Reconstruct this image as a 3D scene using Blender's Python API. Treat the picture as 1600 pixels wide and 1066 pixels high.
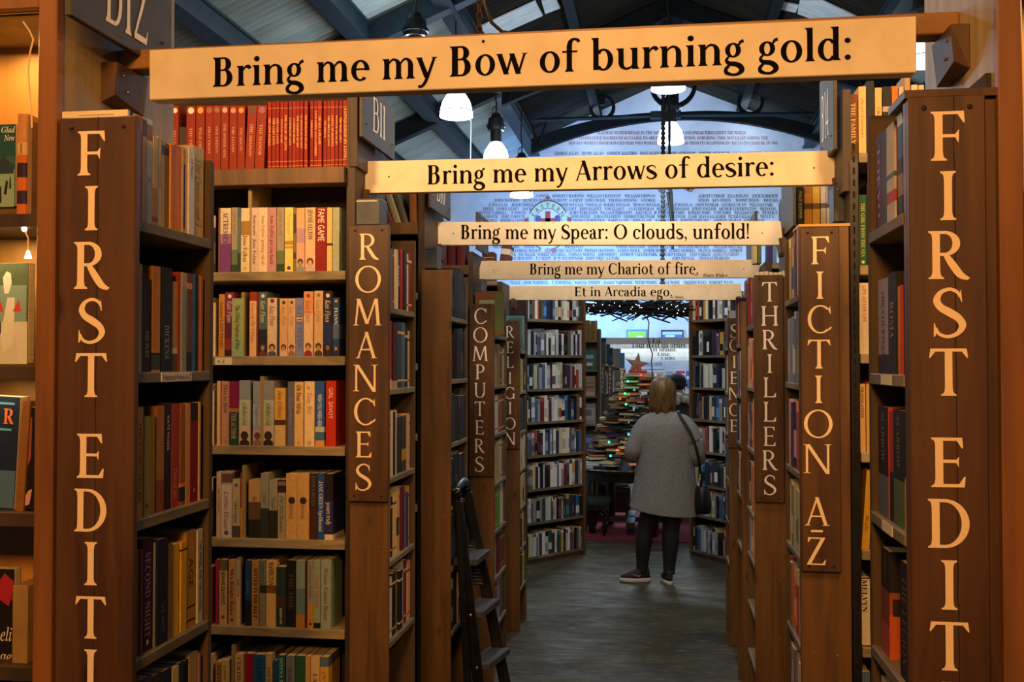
import bpy, math, random
from math import sin, cos, pi, radians, atan, hypot
from mathutils import Vector, Matrix

for _o in list(bpy.data.objects): bpy.data.objects.remove(_o)
SC = bpy.context.scene
COL = SC.collection

# ------------------------------------------------------------------ camera
YAW, PITCH, EYE = atan(230 / 1600), atan(35 / 1600), 1.68
cam_d = bpy.data.cameras.new('camera'); cam_d.sensor_width = 36; cam_d.lens = 36; cam_d.clip_end = 100
cam = bpy.data.objects.new('camera', cam_d); COL.objects.link(cam)
cam.location = (0, 0, EYE); cam.rotation_euler = (pi / 2 + PITCH, 0, YAW)
SC.camera = cam

# ------------------------------------------------------------------ world, large lights, exposure
w = bpy.data.worlds.new('world'); SC.world = w; w.use_nodes = True
w.node_tree.nodes['Background'].inputs[0].default_value = (.55, .68, .9, 1)
w.node_tree.nodes['Background'].inputs[1].default_value = .07
SC.view_settings.view_transform = 'Standard'; SC.view_settings.look = 'None'
SC.view_settings.gamma = 1; SC.view_settings.use_curve_mapping = False
SC.view_settings.exposure = 0.0

def lamp(name, kind, loc, power, color, size=.1, aim=None, spot=None):
    d = bpy.data.lights.new(name, kind); d.energy = power; d.color = color
    if kind == 'AREA': d.size = size
    else: d.shadow_soft_size = size
    if spot: d.spot_size = radians(spot); d.spot_blend = .6
    o = bpy.data.objects.new(name, d); COL.objects.link(o); o.location = loc
    if aim: o.rotation_euler = (Vector(aim) - Vector(loc)).to_track_quat('-Z', 'Y').to_euler()
    return o
WARM, WARM2, COOL = (1.0, .47, .13), (1.0, .56, .22), (.72, .88, 1.0)
lamp('near_bay_lamp', 'AREA', (-.25, -.9, 2.95), 88, WARM, .5, (-.2, 2.0, 1.75))
lamp('left_alcove_lamp', 'AREA', (-1.45, 1.55, 2.95), 46, WARM2, .3, (-1.3, 3.3, 1.4))
lamp('right_alcove_lamp', 'AREA', (.95, 1.9, 2.95), 26, WARM2, .3, (.6, 3.3, 1.5))
lamp('aisle_lamp', 'AREA', (-.2, 2.15, 3.15), 9, (1.0, .62, .36), .35, (-.2, 4.2, 1.6))
lamp('second_aisle_lamp', 'AREA', (-.2, 3.75, 3.3), 25, (1.0, .85, .68), .4, (-.2, 5.6, 1.6))
lamp('fourth_aisle_fill', 'AREA', (-.2, 5.85, 3.15), 11, (1.0, .95, .86), .4, (-.2, 7.2, 1.9))  # unseen light added to brighten the Arcadia sign
lamp('third_aisle_fill', 'AREA', (-.2, 6.98, 3.2), 16, (.95, .97, 1.0), .4, (-.2, 9.0, 1.2))  # unseen light added for the angled bookcases and the woman's back
for _i, (_x, _y, _z, _p) in enumerate([(-2.4, 7.6, 4.9, 45), (.15, 7.6, 4.9, 45), (2.8, 7.6, 4.9, 30), (-2.67, 11.03, 5.24, 90), (-2.46, 12.3, 4.6, 90), (.12, 12.3, 4.7, 110),
                                       (-2.5, 15.6, 4.83, 90), (.19, 16, 5.0, 90), (-2.39, 17.8, 4.45, 80), (2.76, 11.03, 4.7, 60), (3.4, 16, 5.7, 60), (-1.3, 19.95, 6.2, 16), (.2, 19.95, 6.75, 16), (1.7, 19.95, 6.2, 16)]):  # points at the end wall: no pendant, added as daylight on the gable
    lamp('cool_roof_light', 'POINT', (_x, _y, _z), _p, COOL, .16)
lamp('wall_wash_light', 'SPOT', (-1.6, 18.2, 2.6), 700, (.16, .42, 1.0), .3, (-1.0, 20.6, 4.2), 120)
lamp('wall_wash_light', 'SPOT', (1.6, 18.2, 2.6), 170, (.55, .82, 1.0), .3, (1.2, 20.6, 3.9), 110)
lamp('far_hall_fill', 'AREA', (-.2, 13.6, 4.2), 300, (.78, .92, 1.0), 1.6, (0, 15.0, 0))  # added fill light that brightens the far room

# pixel -> point helpers: where a sight line of the photograph meets a vertical plane or the floor
def _ray(px, py):
    u = (px - 800) / 1600; v = -(py - 533) / 1600
    y = cos(PITCH) - sin(PITCH) * v; z = sin(PITCH) + cos(PITCH) * v
    return Vector((u * cos(YAW) - y * sin(YAW), u * sin(YAW) + y * cos(YAW), z))
O3 = Vector((0, 0, EYE))
def U(px, py, Y): d = _ray(px, py); return O3 + d * (Y / d.y)
def UX(px, py, X): d = _ray(px, py); return O3 + d * (X / d.x)
def UZ(px, py, Z=0): d = _ray(px, py); return O3 + d * ((Z - EYE) / d.z)
# ------------------------------------------------------------------ display serif lettering (unit = cap height)
def _cat(pts, n=8):
    out = []
    P = [pts[0]] + list(pts) + [pts[-1]]
    for i in range(1, len(P) - 2):
        p0, p1, p2, p3 = P[i - 1], P[i], P[i + 1], P[i + 2]
        for k in range(n):
            t = k / n
            out.append(tuple(0.5 * ((2 * b) + (c - a) * t + (2 * a - 5 * b + 4 * c - d) * t * t + (3 * b - a - 3 * c + d) * t ** 3)
                             for a, b, c, d in zip(p0, p1, p2, p3)))
    out.append(tuple(pts[-1]))
    return out

class Glyphs:
    def __init__(s, T, h, sf, sh, xh=0.68, Tl=None):
        s.T, s.h, s.sf, s.sh, s.xh = T, h, sf, sh, xh
        s.Tl = Tl or T
        s.cache = {}
    # primitives: each returns a list of polygons
    def rect(s, x0, y0, x1, y1): return [[(x0, y0), (x1, y0), (x1, y1), (x0, y1)]]
    def stem(s, x, y0, y1, T=None, top=(1, 1), bot=(1, 1)):
        T = T or s.T; sf, sh = s.sf, s.sh; H = T / 2
        prof = [(0, 1.0), (sh, .92), (sh + .018, .42), (sh + .05, .18), (sh + .11, .04), (sh + .17, 0)]
        rows = [(y0 + d, -H - sf * k * bot[0], H + sf * k * bot[1]) for d, k in prof] + [(y1 - d, -H - sf * k * top[0], H + sf * k * top[1]) for d, k in reversed(prof)]
        return [[(x + a[1], a[0]), (x + a[2], a[0]), (x + b[2], b[0]), (x + b[1], b[0])] for a, b in zip(rows, rows[1:])]
    def arc(s, cx, cy, rx, ry, ts, tt, a0, a1, n=None):
        n = n or max(4, int(abs(a1 - a0) / 9)); out = []; pr = None
        for k in range(n + 1):
            a = math.radians(a0 + (a1 - a0) * k / n); c, d = math.cos(a), math.sin(a)
            o = (cx + rx * c, cy + ry * d); i = (cx + (rx - ts) * c, cy + (ry - tt) * d)
            if pr: out.append([pr[0], o, i, pr[1]])
            pr = (o, i)
        return out
    def stroke(s, pts, n=7):
        P = _cat(pts, n); out = []; pr = None
        for k, p in enumerate(P):
            a = P[max(k - 1, 0)]; b = P[min(k + 1, len(P) - 1)]
            dx, dy = b[0] - a[0], b[1] - a[1]; L = math.hypot(dx, dy) or 1
            nx, ny = -dy / L * p[2] / 2, dx / L * p[2] / 2
            c = ((p[0] + nx, p[1] + ny), (p[0] - nx, p[1] - ny))
            if pr: out.append([pr[0], pr[1], c[1], c[0]])
            pr = c
        return out
    def diag(s, x0, y0, x1, y1, w): return [[(x0 - w / 2, y0), (x0 + w / 2, y0), (x1 + w / 2, y1), (x1 - w / 2, y1)]]
    def foot(s, x, y, w=None, up=False):
        w = w or s.sf + s.T / 2
        d = -s.sh if up else s.sh; b = d * 2.2
        return [[(x - w, y), (x + w, y), (x + w, y + d * .8), (x - w, y + d * .8)], [(x - w * .55, y + d * .8), (x + w * .55, y + d * .8), (x + w * .25, y + b), (x - w * .25, y + b)]]
    def dot(s, x, y, r): return [[(x + r * math.cos(k * math.pi / 7), y + r * math.sin(k * math.pi / 7)) for k in range(14)]]
    def arm(s, x0, x1, y, up, big=1.0):      # hairline arm ending in a wedge serif; up = +1 wedge points up
        h = s.h; d = .15 * big
        ya, yb = (y, y + h)
        tip = (x1 + .015, y + h + d) if up > 0 else (x1 + .015, y - d)
        if up > 0: w = [(x1 - .10 * big, yb), (x1, ya), tip, (x1 - .012, yb + d * .98)]
        else: w = [(x1 - .10 * big, ya), (x1 - .012, ya - d * .98), tip, (x1, yb)]
        return s.rect(x0, ya, x1, yb) + [w]
    def get(s, ch):
        if ch not in s.cache:
            f = getattr(s, 'g_' + GN.get(ch, ch), None)
            s.cache[ch] = f() if f else ([], .3)
        return s.cache[ch]
    # capitals
    def g_A(s):
        T, h = s.T, s.h
        return s.diag(.09, 0, .41, 1.0, h * 1.25) + s.diag(.70, 0, .40, 1.02, T) + s.rect(.19, .31, .61, .31 + h) + s.foot(.09, 0, .095) + s.foot(.70, 0, .12), .82
    def g_B(s):
        T, h = s.T, s.h; x = .06 + s.sf + T / 2; e = x + T / 2 - .01
        return s.stem(x, 0, 1, top=(1, 0), bot=(1, 0)) + s.rect(x, 1 - h, x + .20, 1) + s.rect(x, .53, x + .2, .53 + h) + s.rect(x, 0, x + .2, h) \
            + s.arc(x + .2, .765, .235, .235, T * .95, h, -90, 90) + s.arc(x + .2, .275 + h / 2, .285, .275 + h / 2, T, h, -90, 90), x + .58
    def g_C(s):
        T, h = s.T, s.h
        return s.arc(.47, .5, .43, .52, T, h, 48, 312) + [[(.725, .86), (.76, .89), (.80, 1.0), (.82, .70), (.80, .70)]] \
            + s.stroke([(.74, .115, h * 1.2), (.80, .17, h * 1.1), (.83, .22, h * .8)], 3), .88
    def g_D(s):
        T, h = s.T, s.h; x = .06 + s.sf + T / 2
        return s.stem(x, 0, 1, top=(1, 0), bot=(1, 0)) + s.rect(x, 1 - h, x + .16, 1) + s.rect(x, 0, x + .16, h) + s.arc(x + .16, .5, .46, .5, T, h, -90, 90), x + .70
    def g_E(s):
        T, h = s.T, s.h; x = .06 + s.sf + T / 2
        return s.stem(x, 0, 1, top=(1, 0), bot=(1, 0)) + s.arm(x, x + .42, 1 - h, -1) + s.arm(x, x + .46, 0, 1) + s.rect(x, .49, x + .34, .49 + h) \
            + [[(x + .31, .49), (x + .35, .40), (x + .36, .62), (x + .31, .49 + h)]], x + .56
    def g_F(s):
        T, h = s.T, s.h; x = .06 + s.sf + T / 2
        return s.stem(x, 0, 1, top=(1, 0)) + s.arm(x, x + .46, 1 - h, -1, 1.15) + s.rect(x, .47, x + .34, .47 + h) + [[(x + .30, .47), (x + .36, .35), (x + .37, .63), (x + .30, .47 + h)]], x + .54
    def g_G(s):
        T, h = s.T, s.h
        return s.arc(.48, .5, .44, .52, T, h, 48, 318) + [[(.735, .86), (.77, .89), (.81, 1.0), (.83, .70), (.81, .70)]] + s.stem(.80, .02, .44, T, bot=(0, 0)), .98
    def g_H(s):
        T, h = s.T, s.h; x = .06 + s.sf + T / 2; x2 = x + .58
        return s.stem(x, 0, 1) + s.stem(x2, 0, 1) + s.rect(x, .48, x2, .48 + h), x2 + s.sf + T / 2 + .06
    def g_I(s):
        x = .06 + s.sf + s.T / 2
        return s.stem(x, 0, 1), 2 * x
    def g_L(s):
        T, h = s.T, s.h; x = .06 + s.sf + T / 2
        return s.stem(x, 0, 1, bot=(1, 0)) + s.arm(x, x + .47, 0, 1, 1.15), x + .54
    def g_M(s):
        T, h = s.T, s.h; a = .10; b = .93
        return s.diag(a, 0, a + .09, 1, h * 1.3) + s.diag(a + .10, 1, .52, .05, T * 1.05) + s.diag(.52, .05, b - .10, 1, h * 1.4) + s.diag(b, 0, b - .08, 1, T) \
            + s.foot(a, 0, .10) + s.foot(b, 0, .12) + s.rect(a - .0, 1 - s.sh, a + .14, 1), 1.05
    def g_N(s):
        T, h = s.T, s.h; a = .12; b = .80
        return s.diag(a, 0, a, 1, h * 1.4) + s.diag(a + .03, 1, b - .01, -.02, T * 1.1) + s.diag(b, 0, b, 1, h * 1.4) + s.foot(a, 0, .11) + s.foot(b, 1, .11, True) + s.rect(a - .10, 1 - s.sh, a + .08, 1), .94
    def g_O(s):
        return s.arc(.52, .5, .48, .52, s.T, s.h, 0, 360, 40), 1.04
    def g_P(s):
        T, h = s.T, s.h; x = .06 + s.sf + T / 2
        return s.stem(x, 0, 1, top=(1, 0)) + s.rect(x, 1 - h, x + .16, 1) + s.rect(x, .44, x + .16, .44 + h) + s.arc(x + .16, .72, .30, .28, T, h, -90, 90), x + .52
    def g_R(s):
        T, h = s.T, s.h; x = .06 + s.sf + T / 2
        return s.stem(x, 0, 1, top=(1, 0)) + s.rect(x, 1 - h, x + .16, 1) + s.rect(x, .48, x + .20, .48 + h) + s.arc(x + .16, .74, .29, .26, T, h, -90, 90) \
            + s.stroke([(x + .18, .50, T * .7), (x + .30, .30, T), (x + .45, .08, T * .95), (x + .60, .0, s.h * .9)], 6) + s.rect(x + .46, 0, x + .62, s.sh * .9), x + .66
    def g_S(s):
        T, h = s.T, s.h
        return s.stroke([(.56, .82, h * .7), (.50, .93, h), (.36, .985, h * 1.1), (.20, .92, T * .6), (.125, .76, T * .92), (.20, .61, T), (.37, .50, T * 1.12), (.53, .38, T), (.595, .23, T * .92), (.50, .075, T * .6), (.33, .012, h * 1.1), (.17, .06, h), (.10, .19, h * .7)], 6) \
            + [[(.535, .86), (.57, .99), (.59, .72), (.575, .72)], [(.08, .29), (.065, .29), (.06, .0), (.09, .02), (.13, .11)]], .68
    def g_T(s):
        T, h = s.T, s.h; x = .40
        return s.stem(x, 0, 1, top=(0, 0)) + s.rect(.06, 1 - h, .74, 1) + [[(.03, .80), (.05, .80), (.15, 1 - h), (.15, 1), (.055, 1)], [(.77, .80), (.745, 1), (.65, 1), (.65, 1 - h), (.75, .80)]], .80
    def g_U(s):
        T, h = s.T, s.h; a = .06 + s.sf + T / 2; b = a + .55
        return s.stem(a, .32, 1, bot=(0, 0)) + s.diag(b, .3, b, 1, h * 1.4) + s.foot(b, 1, .11, True) + s.arc((a + b) / 2 - .015, .32, (b - a) / 2 + T / 2 - .015, .335, T, h, 180, 360), b + .16
    def g_V(s):
        T, h = s.T, s.h
        return s.diag(.11, 1, .41, -.02, T) + s.diag(.41, 0, .70, 1, h * 1.3) + s.foot(.11, 1, .12, True) + s.foot(.70, 1, .10, True), .80
    def g_Z(s):
        T, h = s.T, s.h
        return s.rect(.06, 1 - h, .64, 1) + s.rect(.04, 0, .64, h) + s.diag(.09, .02, .58, .98, T * 1.15) + [[(.06, .82), (.08, .82), (.16, 1 - h), (.07, 1)], [(.67, .20), (.64, 0), (.54, 0), (.55, h), (.65, .20)]], .72
    def g_1(s):
        x = .06 + s.sf + s.T / 2
        return s.stem(x, 0, 1, top=(1, 0)), 2 * x
    def g_2(s):
        T, h = s.T, s.h
        return s.stroke([(.08, .74, T * .7), (.12, .90, T * .6), (.28, .985, h * 1.1), (.45, .90, T * .8), (.49, .72, T), (.40, .50, T * .8), (.22, .25, h * 1.4), (.06, .02, h)], 6) + s.rect(.05, 0, .56, h * 1.5) + [[(.5, 0), (.56, 0), (.61, .18), (.59, .18)]], .64
    def g_4(s):
        T, h = s.T, s.h
        return s.stem(.42, 0, 1, top=(0, 0)) + s.rect(.03, .26, .58, .26 + h) + s.diag(.05, .27, .42, 1.0, h * 1.3), .62
    def g_9(s):
        T, h = s.T, s.h
        return s.arc(.30, .69, .25, .31, T, h, 0, 360, 28) + s.stroke([(.50, .70, T), (.47, .40, T * .9), (.34, .12, T * .5), (.16, .02, h)], 6), .6
    def g_0(s): return s.arc(.30, .5, .26, .51, s.T, s.h, 0, 360, 32), .6
    # lower case
    def g_n(s, w=.40):
        T, h, X = s.Tl, s.h, s.xh; x = .05 + s.sf * .7 + T / 2; b = x + w
        return s.stem(x, 0, X, T, top=(.9, 0), bot=(.8, .8)) + s.stem(b, 0, X - .24, T, top=(0, 0), bot=(.8, .8)) + s.arc(b + T / 2 - .225, X - .24, .225, .25, T, h * 1.15, 0, 100) \
            + s.stroke([(x + T / 2 - .02, X - .17, h * .8), (x + T / 2 + .06, X - .06, h), (b + T / 2 - .225, X - .01, h * 1.25)], 4), b + T / 2 + s.sf * .7 + .05
    def g_m(s):
        T, h, X = s.Tl, s.h, s.xh; g1, a1 = s.g_n(.37); off = .37
        g2 = [[(px + off, py) for px, py in q] for q in s.g_n(.37)[0][len(s.stem(0, 0, 1)):]]
        return g1 + g2, a1 + off
    def g_u(s):
        T, h, X = s.Tl, s.h, s.xh; x = .05 + s.sf * .7 + T / 2; b = x + .40
        return s.stem(x, .22, X, T, top=(.9, 0), bot=(0, 0)) + s.stem(b, 0, X, T, top=(.9, 0), bot=(0, .8)) + s.arc(x - T / 2 + .225, .22, .225, .235, T, h * 1.2, 180, 275) \
            + s.stroke([(x - T / 2 + .22, .01, h * 1.3), (b - .12, .05, h), (b - T / 2 + .02, .14, h * .8)], 4), b + T / 2 + s.sf * .7 + .05
    def g_i(s):
        T, X = s.Tl, s.xh; x = .05 + s.sf * .7 + T / 2
        return s.stem(x, 0, X, T, top=(.9, 0), bot=(.8, .8)) + s.dot(x, X + .22, T * .58), 2 * x
    def g_l(s):
        T = s.Tl; x = .05 + s.sf * .7 + T / 2
        return s.stem(x, 0, 1.06, T, top=(.9, 0), bot=(.8, .8)), 2 * x
    def g_r(s):
        T, h, X = s.Tl, s.h, s.xh; x = .05 + s.sf * .7 + T / 2
        return s.stem(x, 0, X, T, top=(.9, 0), bot=(.8, .8)) + s.stroke([(x + T / 2 - .02, X - .17, h * .8), (x + T / 2 + .06, X - .05, h * 1.2), (x + T / 2 + .16, X - .03, T * .75), (x + T / 2 + .22, X - .10, T * .7)], 5), x + T / 2 + .26
    def g_o(s):
        X = s.xh
        return s.arc(.34, X / 2, .30, X / 2 + .015, s.Tl, s.h, 0, 360, 36), .68
    def g_e(s):
        T, h, X = s.Tl, s.h, s.xh
        return s.arc(.33, X / 2, .29, X / 2 + .015, T, h * 1.1, 0, 312) + s.rect(.33 - .29 + T * .7, X * .53, .33 + .285, X * .53 + h * .9) , .64
    def g_c(s):
        T, h, X = s.Tl, s.h, s.xh
        return s.arc(.33, X / 2, .29, X / 2 + .015, T, h * 1.1, 55, 315) + s.dot(.50, X - .13, T * .55), .60
    def g_b(s):
        T, h, X = s.Tl, s.h, s.xh; x = .05 + s.sf * .7 + T / 2
        return s.stem(x, .02, 1.06, T, top=(.9, 0), bot=(0, 0)) + s.arc(x + .22, X / 2, .285, X / 2 + .015, T, h * 1.1, -140, 140), x + .56
    def g_d(s):
        T, h, X = s.Tl, s.h, s.xh; b = .04 + .50
        return s.stem(b, 0, 1.06, T, top=(.9, 0), bot=(0, .8)) + s.arc(.04 + .285, X / 2, .285, X / 2 + .015, T, h * 1.1, 40, 320), b + T / 2 + s.sf * .7 + .05
    def g_p(s):
        T, h, X = s.Tl, s.h, s.xh; x = .05 + s.sf * .7 + T / 2
        return s.stem(x, -.34, X, T, top=(.9, 0), bot=(.8, .8)) + s.arc(x + .22, X / 2, .285, X / 2 + .015, T, h * 1.1, -140, 140), x + .56
    def g_h(s):
        T, h, X = s.Tl, s.h, s.xh; g, a = s.g_n(); x = .05 + s.sf * .7 + T / 2
        return g[len(s.stem(0, 0, 1)):] + s.stem(x, 0, 1.06, T, top=(.9, 0), bot=(.8, .8)), a
    def g_k(s):
        T, h, X = s.Tl, s.h, s.xh; x = .05 + s.sf * .7 + T / 2
        return s.stem(x, 0, 1.06, T, top=(.9, 0), bot=(.8, .8)) + s.diag(x + T / 2, .28, x + .40, X, h * 1.4) + s.diag(x + .44, 0, x + .17, .42, T), x + .58
    def g_f(s):
        T, h, X = s.Tl, s.h, s.xh; x = .16 + T / 2
        return s.stem(x, 0, .86, T, top=(0, 0), bot=(.8, .8)) + s.rect(.03, X - h, x + .24, X) + s.stroke([(x, .82, T), (x + .035, .98, T * .8), (x + .14, 1.06, h * 1.3), (x + .25, 1.02, T * .6), (x + .28, .96, T * .55)], 5), x + .27
    def g_t(s):
        T, h, X = s.Tl, s.h, s.xh; x = .13 + T / 2
        return s.stem(x, .16, X + .2, T, top=(0, 0), bot=(0, 0)) + s.rect(.03, X - h, x + .24, X) + s.stroke([(x, .22, T), (x + .03, .07, T * .8), (x + .14, .01, h * 1.4), (x + .25, .06, h)], 5), x + .29
    def g_s(s):
        T, h, X = s.Tl, s.h, s.xh; k = X
        pts = [(.46, .80, h * .8), (.42, .93, h), (.29, .985, h * 1.1), (.15, .91, T * .6), (.10, .77, T * .9), (.17, .61, T), (.30, .50, T * 1.1), (.43, .38, T), (.48, .23, T * .9), (.40, .08, T * .6), (.27, .012, h * 1.1), (.14, .06, h), (.08, .20, h * .8)]
        return s.stroke([(a, b * k, w) for a, b, w in pts], 5) + [[(.44, .80 * k), (.455, .97 * k), (.475, .72 * k)], [(.06, .28 * k), (.06, .02 * k), (.10, .10 * k)]], .56
    def g_a(s):
        T, h, X = s.Tl, s.h, s.xh; b = .40
        return s.stem(b, .10, X - .2, T, top=(0, 0), bot=(0, 0)) + s.arc(b + T / 2 - .20, X - .2, .20, .215, T, h * 1.2, 0, 120) + s.dot(.13, X - .13, T * .52) \
            + s.stroke([(b, .14, T * .9), (b + .05, .02, h * 1.6), (b + .17, .04, h)], 4) + s.arc(.22, .185, .19, .20, T, h, 75, 285) + s.stroke([(.25, .37, h), (b - .02, .41, h * 1.2)], 2) + s.stroke([(.25, .0, h * 1.2), (b - .03, .12, h)], 2), .60
    def g_g(s):
        T, h, X = s.Tl, s.h, s.xh
        return s.arc(.28, X - .22, .225, .235, T * .9, h, 0, 360, 30) + s.stroke([(.44, X - .06, h), (.50, X + .04, h * 1.5), (.58, X + .07, T * .6)], 4) \
            + s.stroke([(.16, X - .42, h), (.09, X - .54, T * .55), (.18, X - .64, T * .8), (.36, X - .67, T * .9), (.49, X - .76, T), (.52, X - .88, T * .9), (.40, X - .99, h * 1.5), (.24, X - 1.0, h * 1.3), (.09, X - .93, T * .7), (.08, X - .81, T * .6), (.20, X - .67, h)], 6), .62
    def g_y(s):
        T, h, X = s.Tl, s.h, s.xh
        return s.diag(.09, X, .33, 0, T) + s.stroke([(.56, X, h * 1.5), (.40, .18, h * 1.7), (.27, -.16, h * 1.8), (.15, -.29, T * .55), (.07, -.26, T * .6)], 6) + s.foot(.09, X, .10, True) + s.foot(.56, X, .085, True), .63
    def g_w(s):
        T, h, X = s.Tl, s.h, s.xh
        return s.diag(.09, X, .30, 0, T) + s.diag(.30, 0, .47, X - .02, h * 1.3) + s.diag(.46, X, .66, 0, T) + s.diag(.66, 0, .85, X, h * 1.3) + s.foot(.09, X, .10, True) + s.foot(.85, X, .08, True), .92
    def g_colon(s): return s.dot(.15, .08, .085) + s.dot(.15, s.xh - .07, .085), .3
    def g_dot(s): return s.dot(.14, .075, .08), .28
    def g_comma(s): return s.dot(.14, .075, .075) + s.stroke([(.18, .07, .08), (.19, -.04, .06), (.11, -.17, .02)], 4), .28
    def g_bang(s): return s.dot(.14, .075, .08) + [[(.11, .24), (.17, .24), (.215, 1.05), (.065, 1.05)]], .30
    def g_dash(s): return s.rect(.05, .40, .45, .48), .5
GN = {':': 'colon', '.': 'dot', ',': 'comma', '!': 'bang', '-': 'dash'}
# ------------------------------------------------------------------ colour, materials
def lin(h):
    if not isinstance(h, str): return h
    h = h.lstrip('#'); o = []
    for i in (0, 2, 4):
        c = int(h[i:i + 2], 16) / 255
        o.append(c / 12.92 if c <= .04045 else ((c + .055) / 1.055) ** 2.4)
    return tuple(o)
MATS = {}
def mat(name, color, rough=.6, metal=0, emit=0, spec=.5):
    if name in MATS: return MATS[name]
    m = bpy.data.materials.new(name); m.use_nodes = True; b = m.node_tree.nodes['Principled BSDF']
    c = lin(color); b.inputs['Base Color'].default_value = (*c, 1); b.inputs['Roughness'].default_value = rough; b.inputs['Metallic'].default_value = metal
    b.inputs['Specular IOR Level'].default_value = spec
    if emit: b.inputs['Emission Color'].default_value = (*c, 1); b.inputs['Emission Strength'].default_value = emit
    MATS[name] = m; return m
def noisy(name, c1, c2, scale=(8, 8, 8), rough=.6, detail=6, lo=.35, hi=.65, bump=.0, c3=None, knots=False, metal=0, rough2=None, spec=.5):
    m = bpy.data.materials.new(name); m.use_nodes = True; nt = m.node_tree; N = nt.nodes; L = nt.links; b = N['Principled BSDF']
    tc = N.new('ShaderNodeTexCoord'); mp = N.new('ShaderNodeMapping'); mp.inputs['Scale'].default_value = scale
    L.new(tc.outputs['Object'], mp.inputs[0]); nz = N.new('ShaderNodeTexNoise'); nz.inputs['Scale'].default_value = 1; nz.inputs['Detail'].default_value = detail; nz.inputs['Distortion'].default_value = .6
    L.new(mp.outputs[0], nz.inputs['Vector']); cr = N.new('ShaderNodeValToRGB'); L.new(nz.outputs['Fac'], cr.inputs[0])
    cr.color_ramp.elements[0].position = lo; cr.color_ramp.elements[0].color = (*lin(c1), 1); cr.color_ramp.elements[1].position = hi; cr.color_ramp.elements[1].color = (*lin(c2), 1)
    out = cr.outputs[0]
    if c3:
        n2 = N.new('ShaderNodeTexNoise'); n2.inputs['Scale'].default_value = 2.3; n2.inputs['Detail'].default_value = 4; L.new(tc.outputs['Object'], n2.inputs['Vector'])
        r2 = N.new('ShaderNodeValToRGB'); r2.color_ramp.elements[0].position = .5; r2.color_ramp.elements[1].position = .72; L.new(n2.outputs['Fac'], r2.inputs[0])
        mx = N.new('ShaderNodeMix'); mx.data_type = 'RGBA'; L.new(r2.outputs[0], mx.inputs['Factor']); L.new(out, mx.inputs['A']); mx.inputs['B'].default_value = (*lin(c3), 1); out = mx.outputs['Result']
    if knots:
        v = N.new('ShaderNodeTexVoronoi'); v.inputs['Scale'].default_value = 1; mp2 = N.new('ShaderNodeMapping'); mp2.inputs['Scale'].default_value = (9, 9, 4.5); L.new(tc.outputs['Object'], mp2.inputs[0]); L.new(mp2.outputs[0], v.inputs['Vector'])
        r3 = N.new('ShaderNodeValToRGB'); r3.color_ramp.elements[0].position = .05; r3.color_ramp.elements[0].color = (.25, .25, .25, 1); r3.color_ramp.elements[1].position = .14; r3.color_ramp.elements[1].color = (1, 1, 1, 1); L.new(v.outputs['Distance'], r3.inputs[0])
        mm = N.new('ShaderNodeMix'); mm.data_type = 'RGBA'; mm.blend_type = 'MULTIPLY'; mm.inputs['Factor'].default_value = .8; L.new(out, mm.inputs['A']); L.new(r3.outputs[0], mm.inputs['B']); out = mm.outputs['Result']
    L.new(out, b.inputs['Base Color']); b.inputs['Roughness'].default_value = rough; b.inputs['Metallic'].default_value = metal; b.inputs['Specular IOR Level'].default_value = spec
    if rough2 is not None:
        mr = N.new('ShaderNodeMapRange'); mr.inputs['From Min'].default_value = .3; mr.inputs['From Max'].default_value = .7; mr.inputs['To Min'].default_value = rough; mr.inputs['To Max'].default_value = rough2
        L.new(nz.outputs['Fac'], mr.inputs['Value']); L.new(mr.outputs[0], b.inputs['Roughness'])
    if bump:
        bp = N.new('ShaderNodeBump'); bp.inputs['Strength'].default_value = bump; bp.inputs['Distance'].default_value = .004; L.new(nz.outputs['Fac'], bp.inputs['Height']); L.new(bp.outputs[0], b.inputs['Normal'])
    MATS[name] = m; return m
def attr_mat(name, rough, grain=.12, spec=.5):
    m = bpy.data.materials.new(name); m.use_nodes = True; nt = m.node_tree; N = nt.nodes; L = nt.links; b = N['Principled BSDF']
    a = N.new('ShaderNodeAttribute'); a.attribute_name = 'Col'; b.inputs['Roughness'].default_value = rough; b.inputs['Specular IOR Level'].default_value = spec
    if grain:
        tc = N.new('ShaderNodeTexCoord'); nz = N.new('ShaderNodeTexNoise'); nz.inputs['Scale'].default_value = 60; nz.inputs['Detail'].default_value = 5
        L.new(tc.outputs['Object'], nz.inputs['Vector'])
        mr = N.new('ShaderNodeMapRange'); mr.inputs['From Min'].default_value = .3; mr.inputs['From Max'].default_value = .7; mr.inputs['To Min'].default_value = 1 - grain * 1.6; mr.inputs['To Max'].default_value = 1.0
        L.new(nz.outputs['Fac'], mr.inputs['Value']); mx = N.new('ShaderNodeMix'); mx.data_type = 'RGBA'; mx.blend_type = 'MULTIPLY'; mx.inputs['Factor'].default_value = 1
        L.new(a.outputs['Color'], mx.inputs['A']); L.new(mr.outputs[0], mx.inputs['B']); L.new(mx.outputs['Result'], b.inputs['Base Color'])
    else: L.new(a.outputs['Color'], b.inputs['Base Color'])
    MATS[name] = m; return m
BOOK = attr_mat('book_cover', .6, spec=.25); INK = attr_mat('printed_ink', .5, 0); CLOTHM = attr_mat('painted_surface', .7, .1)
PAGE = noisy('page_block', '#b9a27c', '#dcc9a2', (4, 4, 900), .85, 2)
BOARD = noisy('stained_board', '#3e2510', '#57371a', (26, 26, 2.2), .5, 5, knots=True, bump=.15)
BOARD2 = noisy('brown_board', '#523617', '#6b4922', (24, 24, 2.0), .55, 5, knots=True, bump=.15)
PINE = noisy('pine_panel', '#857046', '#a28a58', (20, 20, 1.4), .5, 5, bump=.1)
STILE = noisy('orange_stile', '#6c431d', '#875526', (26, 26, 2.0), .45, 5)
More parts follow.
